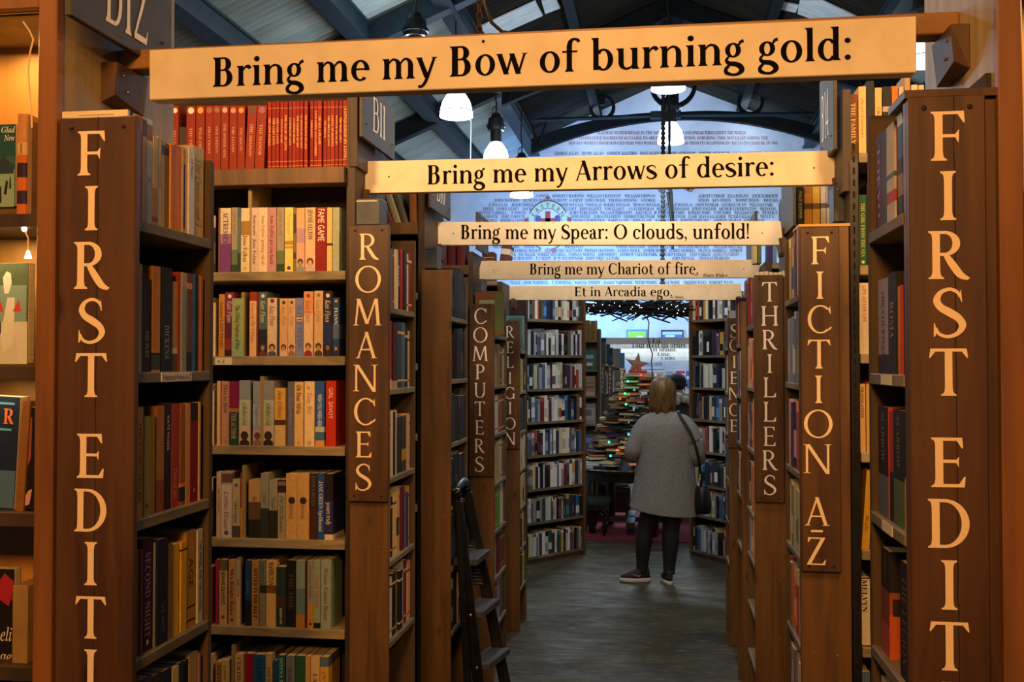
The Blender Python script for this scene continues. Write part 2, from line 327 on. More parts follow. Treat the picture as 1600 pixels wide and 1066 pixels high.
BEAMW = noisy('beam_wood', '#7c5428', '#946a34', (2.0, 26, 26), .5, 5)
DARKW = noisy('dark_case_wood', '#2e2013', '#45311d', (18, 18, 2.5), .6, 4)
SHELF = noisy('worn_shelf_wood', '#75654a', '#97855f', (7, 7, 30), .7, 5, c3='#a99a78', bump=.1)
SHELFG = noisy('grey_shelf_paint', '#5a4f38', '#726547', (9, 9, 30), .65, 5, c3='#857a5c', bump=.1)
BACKW = noisy('case_back', '#20150c', '#33230f', (10, 10, 2), .8, 3)
SIGNC = noisy('cream_sign_paint', '#d6c7a8', '#e2d4b6', (12, 12, 12), .55, 3)
BLACK = mat('sign_black_paint', '#070504', .8, spec=.08)
CREAML = mat('cream_lettering_paint', '#f0d3a8', .55)
WHITEL = mat('white_lettering_paint', '#eee6d8', .55)
GREYP = noisy('dark_grey_plate_paint', '#383025', '#433b2e', (20, 20, 20), .6, 3)
STEELB = noisy('teal_steel_paint', '#0a1a20', '#122a34', (6, 6, 6), .5, 4, spec=.4)
STEELK = noisy('black_steel_paint', '#080c0d', '#0f1517', (6, 6, 6), .75, 4, spec=.2)
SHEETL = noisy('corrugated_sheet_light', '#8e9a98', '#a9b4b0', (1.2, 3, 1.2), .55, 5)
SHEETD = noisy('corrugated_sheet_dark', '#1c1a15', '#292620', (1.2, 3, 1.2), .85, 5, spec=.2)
SKYL = noisy('translucent_sheet', '#c9cfd2', '#e6ebee', (3, 12, 3), .6, 5)
WALLW = noisy('white_painted_brick', '#b2b7c4', '#c0c4cf', (3, 3, 3), .8, 4)
def concrete():
    m = bpy.data.materials.new('worn_concrete'); m.use_nodes = True; nt = m.node_tree; N = nt.nodes; L = nt.links; b = N['Principled BSDF']; tc = N.new('ShaderNodeTexCoord')
    def nz(sc, det, lo, hi):
        mp = N.new('ShaderNodeMapping'); mp.inputs['Scale'].default_value = sc; L.new(tc.outputs['Object'], mp.inputs[0]); n = N.new('ShaderNodeTexNoise'); n.inputs['Scale'].default_value = 1; n.inputs['Detail'].default_value = det; n.inputs['Roughness'].default_value = .7; L.new(mp.outputs[0], n.inputs['Vector'])
        r = N.new('ShaderNodeMapRange'); r.inputs['From Min'].default_value = lo; r.inputs['From Max'].default_value = hi; L.new(n.outputs['Fac'], r.inputs['Value']); return r.outputs[0]
    def mix(a, bb, f, mode='MIX'):
        x = N.new('ShaderNodeMix'); x.data_type = 'RGBA'; x.blend_type = mode
        for v, k in ((a, 'A'), (bb, 'B'), (f, 'Factor')):
            if isinstance(v, tuple): x.inputs[k].default_value = (*v, 1)
            elif isinstance(v, float): x.inputs[k].default_value = v
            else: L.new(v, x.inputs[k])
        return x.outputs['Result']
    base = mix(lin('#2a271b'), lin('#554e38'), nz((1.6, 3.2, 1), 8, .35, .65))
    scuff = mix(base, lin('#8c8570'), nz((6, 34, 1), 12, .56, .70))
    dark = mix(scuff, lin('#12120f'), nz((9, 20, 1), 10, .58, .74))
    grain = nz((90, 120, 1), 4, .25, .75); g = N.new('ShaderNodeMapRange'); g.inputs['To Min'].default_value = .55; g.inputs['To Max'].default_value = 1.25; L.new(grain, g.inputs['Value'])
    out = mix(dark, g.outputs[0], 1.0, 'MULTIPLY'); L.new(out, b.inputs['Base Color'])
    rr = N.new('ShaderNodeMapRange'); rr.inputs['To Min'].default_value = .42; rr.inputs['To Max'].default_value = .8; L.new(nz((3, 9, 1), 8, .35, .65), rr.inputs['Value']); L.new(rr.outputs[0], b.inputs['Roughness'])
    bp = N.new('ShaderNodeBump'); bp.inputs['Strength'].default_value = .5; bp.inputs['Distance'].default_value = .004; L.new(grain, bp.inputs['Height']); L.new(bp.outputs[0], b.inputs['Normal'])
    b.inputs['Specular IOR Level'].default_value = .35; MATS['worn_concrete'] = m; return m
CONC = concrete()
METAL = noisy('galvanised_metal', '#33383f', '#474c54', (10, 10, 10), .5, 3, metal=.3)
FARP = noisy('grey_brown_panel', '#42311a', '#543f22', (20, 20, 2), .7, 4)
BLK = mat('black_plastic', '#0b0b0c', .35)
BLKM = noisy('black_metal', '#0d0d0e', '#1a1a1b', (8, 8, 8), .4, 3)
BULB = mat('warm_bulb', '#ffe2b0', .4, emit=14)
NAIL = mat('nail_head', '#8d8272', .4, .8)
NAILD = mat('dark_nail_hole', '#160d07', .8)

# ------------------------------------------------------------------ mesh builder
WORLD = {}
JOINED = {'spine_print', 'cover_print', 'small_lettering', 'memorial_lettering', 'screw_heads', 'nails', 'label_print', 'bracket_screws', 'picture_print', 'slots', 'fairy_bulbs', 'fairy_wire'}
class MB:
    def __init__(s): s.V = []; s.F = []; s.C = []; s.c = (.5, .5, .5)
    def col(s, c): s.c = lin(c); return s
    def face(s, pts):
        b = len(s.V); s.V += [tuple(p) for p in pts]; s.F.append(tuple(range(b, b + len(pts)))); s.C.append(s.c)
    def box(s, x0, y0, z0, x1, y1, z1, skip=''):
        x0, x1 = sorted((x0, x1)); y0, y1 = sorted((y0, y1)); z0, z1 = sorted((z0, z1))
        b = len(s.V); s.V += [(x0, y0, z0), (x1, y0, z0), (x1, y1, z0), (x0, y1, z0), (x0, y0, z1), (x1, y0, z1), (x1, y1, z1), (x0, y1, z1)]
        for f in ((0, 3, 2, 1), (4, 5, 6, 7), (0, 1, 5, 4), (1, 2, 6, 5), (2, 3, 7, 6), (3, 0, 4, 7)):
            s.F.append(tuple(b + i for i in f)); s.C.append(s.c)
        return s
    def hexa(s, p):                                   # eight corners: 0-3 bottom ring, 4-7 top ring
        b = len(s.V); s.V += [tuple(q) for q in p]
        for f in ((0, 3, 2, 1), (4, 5, 6, 7), (0, 1, 5, 4), (1, 2, 6, 5), (2, 3, 7, 6), (3, 0, 4, 7)):
            s.F.append(tuple(b + i for i in f)); s.C.append(s.c)
        return s
    def tube(s, pts, r, n=8, cap=True):
        P = [Vector(p) for p in pts]; R = r if isinstance(r, (list, tuple)) else [r] * len(P); rings = []
        for i, p in enumerate(P):
            t = (P[min(i + 1, len(P) - 1)] - P[max(i - 1, 0)]).normalized()
            u = t.cross(Vector((0, 0, 1)) if abs(t.z) < .95 else Vector((0, 1, 0))).normalized(); v = t.cross(u)
            b = len(s.V); s.V += [tuple(p + (u * cos(2 * pi * k / n) + v * sin(2 * pi * k / n)) * R[i]) for k in range(n)]; rings.append(b)
        for a, b in zip(rings, rings[1:]):
            for k in range(n): s.F.append((a + k, a + (k + 1) % n, b + (k + 1) % n, b + k)); s.C.append(s.c)
        if cap:
            s.F.append(tuple(rings[0] + k for k in reversed(range(n)))); s.C.append(s.c); s.F.append(tuple(rings[-1] + k for k in range(n))); s.C.append(s.c)
        return s
    def loft(s, rings, n=20, cap=True):               # rings: (cx, cy, z, rx, ry)
        B = []
        for cx, cy, z, rx, ry in rings:
            B.append(len(s.V)); s.V += [(cx + rx * cos(2 * pi * k / n), cy + ry * sin(2 * pi * k / n), z) for k in range(n)]
        for a, b in zip(B, B[1:]):
            for k in range(n): s.F.append((a + k, a + (k + 1) % n, b + (k + 1) % n, b + k)); s.C.append(s.c)
        if cap:
            s.F.append(tuple(B[0] + k for k in reversed(range(n)))); s.C.append(s.c); s.F.append(tuple(B[-1] + k for k in range(n))); s.C.append(s.c)
        return s
    def ball(s, x, y, z, r, n=8, sq=(1, 1, 1)):
        return s.loft([(x, y, z + r * sq[2] * sin(a), max(r * sq[0] * cos(a), 1e-5), max(r * sq[1] * cos(a), 1e-5)) for a in [pi * (k / (n // 2 + 2) - .5) for k in range(n // 2 + 3)]], n)
    def build(s, name, m, parent=None, loc=None, local=False, smooth=False, rot=None, bevel=0):
        if parent is not None: org = Vector((0, 0, 0)) if local else WORLD[parent.name]
        elif local: org = Vector((0, 0, 0))
        elif loc is not None: org = Vector(loc)
        else:
            xs, ys, zs = zip(*s.V); org = Vector(((min(xs) + max(xs)) / 2, (min(ys) + max(ys)) / 2, min(zs)))
        me = bpy.data.meshes.new(name); me.from_pydata([(x - org.x, y - org.y, z - org.z) for x, y, z in s.V], [], s.F)
        if m in (BOOK, INK, CLOTHM):
            a = me.color_attributes.new('Col', 'FLOAT_COLOR', 'CORNER'); buf = []
            for f, c in zip(s.F, s.C): buf += [c[0], c[1], c[2], 1.0] * len(f)
            a.data.foreach_set('color', buf)
        if smooth: me.polygons.foreach_set('use_smooth', [True] * len(me.polygons))
        me.materials.append(m); o = bpy.data.objects.new(name, me); COL.objects.link(o)
        if name in JOINED: o['kind'] = 'stuff'
        if parent is not None: o.parent = parent; WORLD[o.name] = Vector((0, 0, 0)) if local else WORLD[parent.name]
        else:
            o.location = Vector(loc) if (local and loc is not None) else org; WORLD[o.name] = Vector(o.location)
            if rot: o.rotation_euler = rot
        if bevel:
            bv = o.modifiers.new('edge', 'BEVEL'); bv.width = bevel; bv.segments = 1; bv.limit_method = 'ANGLE'
        return o
def empty(name, loc, rot=None):
    o = bpy.data.objects.new(name, None); COL.objects.link(o); o.location = loc; o.empty_display_size = .05
    if rot: o.rotation_euler = rot
    WORLD[o.name] = Vector(loc); return o
def tag(o, label=None, cat=None, group=None, kind=None):
    if label: o['label'] = label
    if cat: o['category'] = cat
    if group: o['group'] = group
    if kind: o['kind'] = kind
    return o
def bx(name, m, parent, x0, y0, z0, x1, y1, z1, bevel=.0): return MB().box(x0, y0, z0, x1, y1, z1).build(name, m, parent, bevel=bevel)

# ------------------------------------------------------------------ lettering
SIGNF = Glyphs(.185, .054, .065, .026, .68, .158)
BOLDF = Glyphs(.145, .065, .075, .032)
CAPF = Glyphs(.118, .052, .06, .028)
def text_polys(G, t, space=.34):
    x = 0; out = []
    for ch in t:
        if ch == ' ': x += space; continue
        g, a = G.get(ch); out += [[(px + x, py) for px, py in q] for q in g]; x += a
    return out, x
def put_text(mb, G, t, org, ux, uz, width=None, cap=None, n=None, space=.34):
    """text with its lower left corner at org, running along ux, upright along uz; width and cap height in metres"""
    polys, adv = text_polys(G, t, space); org = Vector(org); ux = Vector(ux).normalized(); uz = Vector(uz).normalized()
    sx = (width / adv) if width else cap; sy = cap
    nr = ux.cross(uz) * (1.2e-5 * max(1, org.length * .6))
    for i, q in enumerate(polys): mb.face([org + ux * (px * sx) + uz * (py * sy) + nr * (i % 97) for px, py in q])
def text_letters(G, t, org, ux, uz, width, cap, space=.34):
    """one builder per letter"""
    adv = text_polys(G, t, space)[1]; org = Vector(org); ux = Vector(ux).normalized(); uz = Vector(uz).normalized(); sx = width / adv; x = 0; nr = ux.cross(uz) * (1.2e-5 * max(1, org.length * .6)); out = []
    for ch in t:
        if ch == ' ': x += space; continue
        g, a = G.get(ch); m = MB()
        for i, q in enumerate(g): m.face([org + ux * ((px + x) * sx) + uz * (py * cap) + nr * i for px, py in q])
        x += a; out.append(m)
    return out
# glyphs of Blender's own fonts, cached as plain polygons
_GC = {}
def _glyph(style, ch):
    k = (style, ch)
    if k in _GC: return _GC[k]
    c = ch
    if style == 'T' and ch.isalpha() and ch.isascii(): c = chr((0x1D400 if ch.isupper() else 0x1D41A) + ord(ch) - (65 if ch.isupper() else 97))
    if style == 'I' and ch.isalpha() and ch.isascii(): c = '\u210e' if ch == 'h' else chr((0x1D434 if ch.isupper() else 0x1D44E) + ord(ch) - (65 if ch.isupper() else 97))
    def mesh(body):
        cu = bpy.data.curves.new('glyph', 'FONT'); cu.body = body; cu.resolution_u = 2; cu.fill_mode = 'FRONT'
        o = bpy.data.objects.new('glyph', cu); me = o.to_mesh(); v = [(p.co.x, p.co.y) for p in me.vertices]; f = [tuple(q.vertices) for q in me.polygons]
        o.to_mesh_clear(); bpy.data.objects.remove(o); bpy.data.curves.remove(cu); return v, f
    v, f = mesh(c); bar = max(x for x, y in mesh('|')[0]); adv = max(x for x, y in mesh(c + '|')[0]) - bar
    polys = [[v[i] for i in q] for q in f]
    _GC[k] = (polys, adv); return _GC[k]
def small_polys(style, t):
    x = 0; out = []
    for ch in t:
        if ch == ' ': x += .26; continue
        g, a = _glyph(style, ch); out += [[(px + x, py) for px, py in q] for q in g]; x += a
    return out, x
def put_small(mb, style, t, org, ux, uz, width, cap):
    P, adv = small_polys(style, t); org = Vector(org); ux = Vector(ux).normalized(); uz = Vector(uz).normalized()
    sx = width / max(adv, .01); sy = cap / .7
    for q in P: mb.face([org + ux * (px * sx) + uz * (py * sy) for px, py in q])
# ================================================================== THE SETTING
YW = 20.6                                             # far wall
def roof_z(x): return 7.35 - .42 * abs(x - .2)
fl = MB(); fl.box(-7.4, -3.2, -.08, 7.4, YW + .2, 0); tag(fl.build('floor', CONC, loc=(0, 8, -.08)), kind='structure')
wl = MB()
for y0, y1 in ((YW, YW + .25),):
    xs = [-7.4, -5, -2.4, .2, 2.8, 5, 7.4]
    for a, b in zip(xs, xs[1:]):
        wl.hexa([(a, y0, 0), (b, y0, 0), (b, y1, 0), (a, y1, 0), (a, y0, roof_z(a)), (b, y0, roof_z(b)), (b, y1, roof_z(b)), (a, y1, roof_z(a))])
wall_back = tag(wl.build('wall_back', WALLW, loc=(0, YW, 0)), kind='structure')
for nm, x in (('wall_left', -7.4), ('wall_right', 7.4)):
    m = MB(); m.box(x - .2, 4, 0, x + .2, YW + .2, roof_z(7.4) + .1); tag(m.build(nm, WALLW), kind='structure')
ceil = tag(empty('ceiling', (.2, 12, 7.35)), kind='structure')
def slope_pt(x, y, dz=0): return (x, y, roof_z(x) + dz)
BAYS = [4.1, 8.0, 11.9, 15.8, 19.7, YW]
STR = [-7.4, -4.55, -3.5, -2.5, -1.2, .2]
for sgn in (-1, 1):
    for k, (xa, xb) in enumerate(zip(STR, STR[1:])):
        if sgn > 0: xa, xb = .4 - xa, .4 - xb
        for ya, yb in zip(BAYS, BAYS[1:]):
            m = MB(); n = int((yb - ya) / .13 * 6)
            pr = None
            for i in range(n + 1):
                y = ya + (yb - ya) * i / n; dz = .022 * sin(2 * pi * y / .13)
                c = (slope_pt(xa, y, dz), slope_pt(xb, y, dz))
                if pr: m.face([pr[0], c[0], c[1], pr[1]])
                pr = c
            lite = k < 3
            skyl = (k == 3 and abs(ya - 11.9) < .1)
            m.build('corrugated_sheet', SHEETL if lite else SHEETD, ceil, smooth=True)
def rp(px, py):                                       # sight line meets the roof
    d = _ray(px, py)
    for s in (1, -1):
        # z = 7.35 - .42*s*(x-.2)
        t = (7.35 + .42 * s * .2 - EYE) / (d.z + .42 * s * d.x)
        p = O3 + d * t
        if (p.x - .2) * s >= 0: return p
for q in ([(750, 37), (764, 57), (848, 20), (836, -3)], [(846, -3), (852, 17), (876, 8), (868, -8)], [(1250, -4), (1246, 17), (1290, 33), (1345, 30), (1342, 23), (1285, -4)], [(1204, -4), (1219, 10), (1243, 15), (1248, 4)]):
    m = MB(); P = [rp(*p) for p in q]
    x0 = sum(p.x for p in P) / len(P)
    up = Vector((0, 0, -.045))
    a = [p + up for p in P]; m.face(a); m.face([p + Vector((0, 0, .02)) for p in a][::-1])
    for i in range(len(a)):
        b, c = a[i], a[(i + 1) % len(a)]; m.face([b, b + Vector((0, 0, .02)), c + Vector((0, 0, .02)), c])
    sk = m.build('skylight_sheet', SKYL, ceil)
for x in (-5.8, -4.55, -3.5, -2.5, -1.2, 1.6, 2.9, 3.9, 4.95, 6.2):
    m = MB(); z = roof_z(x) - .06; big = abs(x - .2) > 2.4
    wd, hh = (.075, .24) if big else (.05, .14)
    m.box(x - wd, 4, z - hh, x + wd, YW, z); m.box(x - wd * 1.5, 4, z - hh - .025, x + wd * 1.5, YW, z - hh); m.box(x - wd * 1.5, 4, z - .03, x + wd * 1.5, YW, z)
    m.build('purlin', STEELB if big else STEELK, ceil)
for y in (8.0, 11.9, 15.8):
    m = MB()
    for a, b in ((-7.3, .2), (7.7, .2)):
        za, zb = roof_z(a) - .05, roof_z(b) - .05
        m.hexa([(a, y - .09, za - .3), (b, y - .09, zb - .3), (b, y + .09, zb - .3), (a, y + .09, za - .3), (a, y - .09, za), (b, y - .09, zb), (b, y + .09, zb), (a, y + .09, za)])
    m.build('rafter', STEELK if y > 15 else STEELB, ceil)
def truss(Y):
    r = tag(empty('roof_truss', (.28, Y, 5.8)), 'black iron arch truss with open rings ' + ('close to the lettered end wall' if Y > 17 else 'one bay nearer than the lettered wall'), 'roof truss', 'iron roof trusses')
    xl, xr, zf, za = -2.42, 3.10, 5.70, 6.27                   # arch feet and crown
    m = MB(); n = 28; th = .07
    def arch(t, top):
        x = xl + (xr - xl) * t; k = 1 - (2 * t - 1) ** 2
        return x, zf + (za - zf) * k + (.13 + .15 * abs(2 * t - 1) if top else 0)
    for i in range(n):
        (x0, z0), (x1, z1) = arch(i / n, 0), arch((i + 1) / n, 0); (a0, b0), (a1, b1) = arch(i / n, 1), arch((i + 1) / n, 1)
        m.hexa([(x0, Y - th, z0), (x1, Y - th, z1), (x1, Y + th, z1), (x0, Y + th, z0), (a0, Y - th, b0), (a1, Y - th, b1), (a1, Y + th, b1), (a0, Y + th, b0)])
    m.build('arch_rib', STEELK, r)
    def ring(cx, cz, ro, ri):
        m = MB(); n = 28
        for k in range(n):
            a, b = 2 * pi * k / n, 2 * pi * (k + 1) / n
            p = [(cx + rr * cos(t), cz + rr * sin(t)) for t in (a, b) for rr in (ri, ro)]
            m.hexa([(p[0][0], Y - .05, p[0][1]), (p[1][0], Y - .05, p[1][1]), (p[1][0], Y + .05, p[1][1]), (p[0][0], Y + .05, p[0][1]), (p[2][0], Y - .05, p[2][1]), (p[3][0], Y - .05, p[3][1]), (p[3][0], Y + .05, p[3][1]), (p[2][0], Y + .05, p[2][1])])
        m.build('ring', STEELK, r)
    ring(.28, 6.93, .44, .36); ring(-1.06, 6.55, .25, .185); ring(1.70, 6.55, .25, .185)
    m = MB(); m.box(.20, Y - .03, 6.5, .38, Y + .03, 7.25); m.build('king_post', STEELB, r)
    for x in (-1.06, 1.70):
        m = MB(); m.box(x - .05, Y - .03, 6.6, x + .05, Y + .03, roof_z(x) - .1); m.build('hanger', STEELK, r)
    for s, xf in ((1, xl), (-1, xr)):
        m = MB(); m.tube([(xf + s * .12, Y - .08, zf + .1), (xf + s * .02, Y - .08, zf + .62)], .025, 6); m.tube([(xf + s * .12, Y - .08, zf + .1), (xf + s * .32, Y - .08, zf + .62)], .025, 6); m.build('strut', STEELK, r)
truss(19.45); truss(15.75)
p, q = U(560, 200, 19.2), U(1040, 180, 19.2); q2 = U(1330, 178, 19.2)
m = MB(); m.tube([p, q, q2], .04, 8); m.box(q.x - .28, q.y - .07, q.z - .06, q.x + .28, q.y + .07, q.z + .07)
tag(m.build('tie_rod', STEELB, smooth=False), 'long teal iron tie rod crossing below the arch truss', 'tie rod')
a, b = U(1037, 20, 14.6), U(1035, 474, 14.6)
m = MB(); m.tube([a, b], .022, 8)
for k in range(60): m.ball(a.x + (b.x - a.x) * k / 60, a.y, a.z + (b.z - a.z) * k / 60, .034, 6)
tag(m.build('hanging_chain', STEELK), 'dark beaded chain hanging from the roof ridge before the lettered wall', 'chain')
a, b = U(1046, 20, 14.9), U(1051, 390, 14.9)
m = MB(); m.tube([a, U(1046, 250, 14.9), U(1050, 345, 14.9), b], [.02, .02, .03, .02], 6); m.tube([U(1043, 300, 14.85), U(1050, 348, 14.85)], .02, 6)
tag(m.build('hanging_cable', STEELK), 'thin dark cable hanging beside the beaded chain', 'cable')

# ------------------------------------------------------------------ pendant lamps
SHADE = mat('lit_glass_shade', '#eef6ff', .3, emit=5.5)
def pendant(px, py, Y, label):
    c = U(px, py, Y); r = tag(empty('pendant_lamp', c), label, 'lamp', 'white pendant lamps under the roof')
    x, y, z = c
    m = MB(); m.loft([(x, y, z - .165 + h, a, a) for h, a in ((0, .205), (.012, .205), (.10, .195), (.19, .17), (.27, .12), (.32, .085))], 24)
    m.build('glass_shade', SHADE, r, smooth=True)
    m = MB(); m.tube([(x + .207 * cos(k * pi / 12), y + .207 * sin(k * pi / 12), z - .10) for k in range(25)], .006, 5); m.build('shade_rim', mat('blue_rim', '#4a63a8', .4), r)
    m = MB(); m.loft([(x, y, z + h, a, a) for h, a in ((.15, .088), (.33, .088), (.335, .13), (.38, .135), (.385, .15), (.42, .15), (.425, .13), (.52, .12), (.55, .08), (.60, .06), (.62, .02))], 18)
    m.build('lamp_housing', BLKM, r)
    m = MB(); m.tube([(x, y, z + .6), (x + .01, y, z + .75), (x - .01, y, z + .9), (x, y, roof_z(x) - .1)], .012, 6); m.tube([(x - .06, y, z + .58), (x - .05, y, z + .68), (x, y, z + .72)], .009, 5); m.build('hanging_cord', BLKM, r)
pendant(649, 105, 11.03, 'white pendant lamp with black housing above word my of burning gold sign')
pendant(775, 238, 15.6, 'white pendant lamp standing just over the Arrows of desire sign')
pendant(713, 162, 12.3, 'large glowing pendant shade below the burning gold sign near plate B11')
pendant(1044, 119, 12.3, 'pendant shade at the roof ridge, only its bright rim below the burning sign')
pendant(1048, 207, 16.0, 'pendant lamp in front of the red lettering behind the hanging chain')
pendant(815, 293, 17.8, 'pendant lamp half hidden behind Arrows sign, rim above the painted crest')
pendant(1446, 76, 11.03, 'pendant lamp with ribbed black housing beyond the wooden panel of FIRST EDIT')
pendant(1386, 138, 16.0, 'pendant lamp glowing behind the leaning paperbacks on top of the case')
a, b = U(736, 190, 13.5), U(735, 262, 13.5); m = MB(); m.tube([a, b], .008, 5); m.tube([a, a + Vector((-.03, 0, .05))], .012, 5); tag(m.build('pull_cord', mat('white_cord', '#d9dde0', .6)), 'thin white pull cord hanging beside the pendant lamps', 'cord')
# rusty chain and conduit above the first sign
m = MB()
for k in range(9):
    c = U(749, -30 + k * 11, 1.79); w2, h2 = (.0045, .008) if k % 2 else (.0015, .008)
    m.tube([(c.x + w2 * cos(t), c.y + (.0 if k % 2 else .004) * cos(t), c.z + h2 * sin(t)) for t in [i * pi / 6 for i in range(13)]], .0016, 5)
tag(m.build('rusty_chain', noisy('rust', '#2e1a0c', '#4a2c14', (60, 60, 60), .8, 3)), 'rusty chain holding up the first overhead sign', 'chain')
m = MB(); m.tube([U(x, y, 1.80) for x, y in ((753, -30), (756, 5), (768, 35), (785, 50), (806, 53), (830, 55))], .0035, 7)
tag(m.build('bent_conduit', noisy('brown_conduit', '#1f1613', '#2a201c', (30, 30, 30), .5, 3)), 'thin dark cable bending down onto the first overhead sign', 'cable')

# ------------------------------------------------------------------ names on the end wall
INKD, INKR = '#11152a', '#7e2432'
nm = MB(); YL = YW - .004
def nrow(y, items, cap=5.0, c=INKD):
    for x0, x1, t in items:
        a, b = U(x0, y, YL), U(x1, y, YL); nm.col(INKR if t.startswith('*') or c == INKR else INKD)
        put_small(nm, 'T', t.lstrip('*').upper(), a, b - a, (0, 0, 1), (b - a).length, cap * YW / 1600)
nrow(210, [(934, 1040, 'RAILWAY SYSTEM BEGAN IN THE NORTH'), (1062, 1165, 'ND AND SPREAD THROUGHOUT THE WORLD')], 5.0, INKR)
nrow(218, [(905, 1032, 'ITS INFLUENCE HAS BEEN INCALCULABLE, ITS ABILITY'), (1066, 1200, 'VOTION, ENDURING. THIS, NOT LEAST AMONG THE')], 5.0, INKR)
nrow(226, [(888, 1028, 'MEN AND WOMEN COMMEMORATED HERE WHO WORKED'), (1068, 1216, 'ON FROM ITS BEGINNING IN 1850 TO ITS CLOSURE IN 1968.')], 5.0, INKR)
nrow(242, [(866, 904, 'GEORGE ALLAN'), (909, 943, 'HENRY ALLAN'), (948, 995, 'ANDREW ALLCORN'), (1000, 1030, 'DAVE ALLEN'), (1040, 1087, 'HENRY ANDERSON'), (1092, 1141, 'JOSEPH ANDERSON'), (1146, 1191, 'SALLY ANDERSON'), (1196, 1245, 'TOMMY ANDERSON')])
nrow(308.5, [(838, 858, '*COWEN'), (863, 912, 'ROBERT CRAMOND'), (917, 970, 'WILLIAM CRANSTON'), (976, 1024, 'WILLIAM CRONAN'), (1091, 1132, 'ALBERT CURRAH'), (1137, 1170, 'ELLA DARLING'), (1175, 1215, 'JOCK DARROCH')])
nrow(315.5, [(772, 812, 'JOHN DAWSON'), (817, 853, 'DUNCAN DAY'), (859, 886, 'H H DEFTY'), (890, 910, 'G DENT'), (914, 946, 'JAMES DICKIE'), (951, 996, 'THOMAS DINNING'), (1002, 1024, 'GEORGE'), (1091, 1108, 'DIXON'), (1113, 1142, 'KEN DIXON'), (1149, 1186, 'TOMMY DIXON'), (1193, 1225, 'DOUGLAS')])
nrow(322.5, [(764, 793, 'F DOUGLAS'), (799, 841, 'JIMMY DOUGLAS'), (870, 911, 'JOSEPH DOUGLAS'), (915, 940, 'P DOUGLAS'), (943, 984, 'ROBERT DOUGLAS'), (988, 1031, 'THOMAS DOUGLAS'), (1036, 1082, 'WILLIAM DOUGLAS'), (1086, 1123, 'JOHN DUNBAR'), (1127, 1166, 'GEORGE DUNN'), (1171, 1208, 'WILLIAM EARL')])
nrow(328.8, [(755, 772, 'EDGELL'), (776, 811, 'GEORGE ELLIOTT'), (816, 831, 'JACK'), (881, 901, 'ELLIOTT'), (905, 940, 'JOHN ELLIOTT'), (945, 976, 'TOM ELLIOTT'), (982, 1022, 'J G ELTRINGHAM'), (1026, 1077, 'ROBERT ELTRINGHAM'), (1081, 1119, 'JIMMY ENGLISH'), (1123, 1182, 'ARTHUR ETHERINGTON'), (1187, 1212, 'FRED EVANS')])
nrow(334.8, [(748, 792, 'RONNIE FARRELL'), (799, 822, 'B FERGIE'), (890, 934, 'JOHN FERGUSON'), (938, 988, 'WILLIAM FERGUSON'), (993, 1018, 'JAKE FIELD'), (1022, 1046, 'R FORD'), (1052, 1070, 'FORD'), (1075, 1110, 'ROBERT FORD'), (1115, 1142, 'TOM FORD'), (1147, 1186, 'WILLIAM FORD'), (1191, 1215, 'PETER F')])
nrow(340.8, [(743, 778, 'JACK FORSYTH'), (783, 820, 'MARY FORSYTH'), (893, 922, 'RORY FOSTER'), (927, 970, 'JAMES FULLERTON'), (975, 1023, 'GEORGE FURLONGER'), (1027, 1071, 'HENRY FURLONGER'), (1075, 1089, 'J GAIR'), (1092, 1134, 'JEAN GALLAGHER'), (1138, 1184, 'PETER GALLAGHER'), (1188, 1210, 'WILLY G')])
nrow(347, [(743, 777, 'DAVID GEORGE'), (782, 820, 'RODERICK GIBSON'), (895, 945, 'FRANK GILBERTSON'), (950, 982, 'HARRY GLASS'), (988, 1018, 'JOHN GLASS'), (1024, 1058, 'RALPH GLASS'), (1063, 1108, 'ROBERT GONLSBY'), (1115, 1158, 'ANDREW GRAHAM'), (1162, 1195, 'SHEILA GRANT')])
nrow(353, [(1008, 1040, 'EDDIE HALL'), (1042, 1075, 'GEORGE HALL'), (1080, 1108, 'JAMES HALL'), (1112, 1145, 'JOSEPH HALL'), (1149, 1190, 'THOMAS HAMMOND')])
nrow(388, [(770, 812, 'MICK MCGUIRE'), (818, 836, 'TOMMY'), (882, 912, 'MACKENLEY'), (962, 1008, 'TOMMY MAUGHAN'), (1012, 1052, 'DANNY MULLEN'), (1060, 1108, 'WILLIAM MENZIES'), (1115, 1160, 'WILLIAM METCALF')])
nrow(394, [(800, 846, 'GEORGE MASON'), (865, 910, 'HENRY MATTISON'), (913, 960, 'THOMAS MATTISON'), (965, 1000, 'JAMES MOLE'), (1005, 1042, 'JOSEPH MOORE'), (1045, 1087, 'ALFRED MORRELL'), (1091, 1136, 'FRANCIS MORRELL'), (1140, 1160, 'ANDREW')])
nrow(400, [(798, 806, 'LER'), (810, 836, 'JOE MILLER'), (840, 884, 'ROBERT MITCHELL'), (888, 930, 'NORMAN MOFFET'), (934, 964, 'JOHN MOFFITT'), (968, 1027, 'ANDREW TAYLOR PARK'), (1030, 1072, 'EDWARD PARKER'), (1078, 1110, 'STAN PARKER'), (1114, 1155, '*JAMES PATERSON')])
nrow(406, [(798, 832, 'NICHOLSON'), (837, 861, 'T J NIXON'), (865, 911, "R W O'CONNOR"), (915, 943, 'JOHN ORD'), (947, 968, 'A E PARK'), (1050, 1085, 'JOHN PRINGLE'), (1092, 1140, 'THOMAS PEARSON')])
nrow(444, [(797, 813, 'TULLY'), (818, 857, 'ANNE TURNBULL'), (862, 893, 'T TURNBULL'), (898, 938, 'SAMUEL TWEEDY'), (943, 988, 'HARRY VARNHAM'), (992, 1026, 'PETER VINDEN'), (1030, 1062, 'EMILY WADE'), (1068, 1104, 'FREDDIE WAKE'), (1108, 1146, 'ROBERT WAKE')])
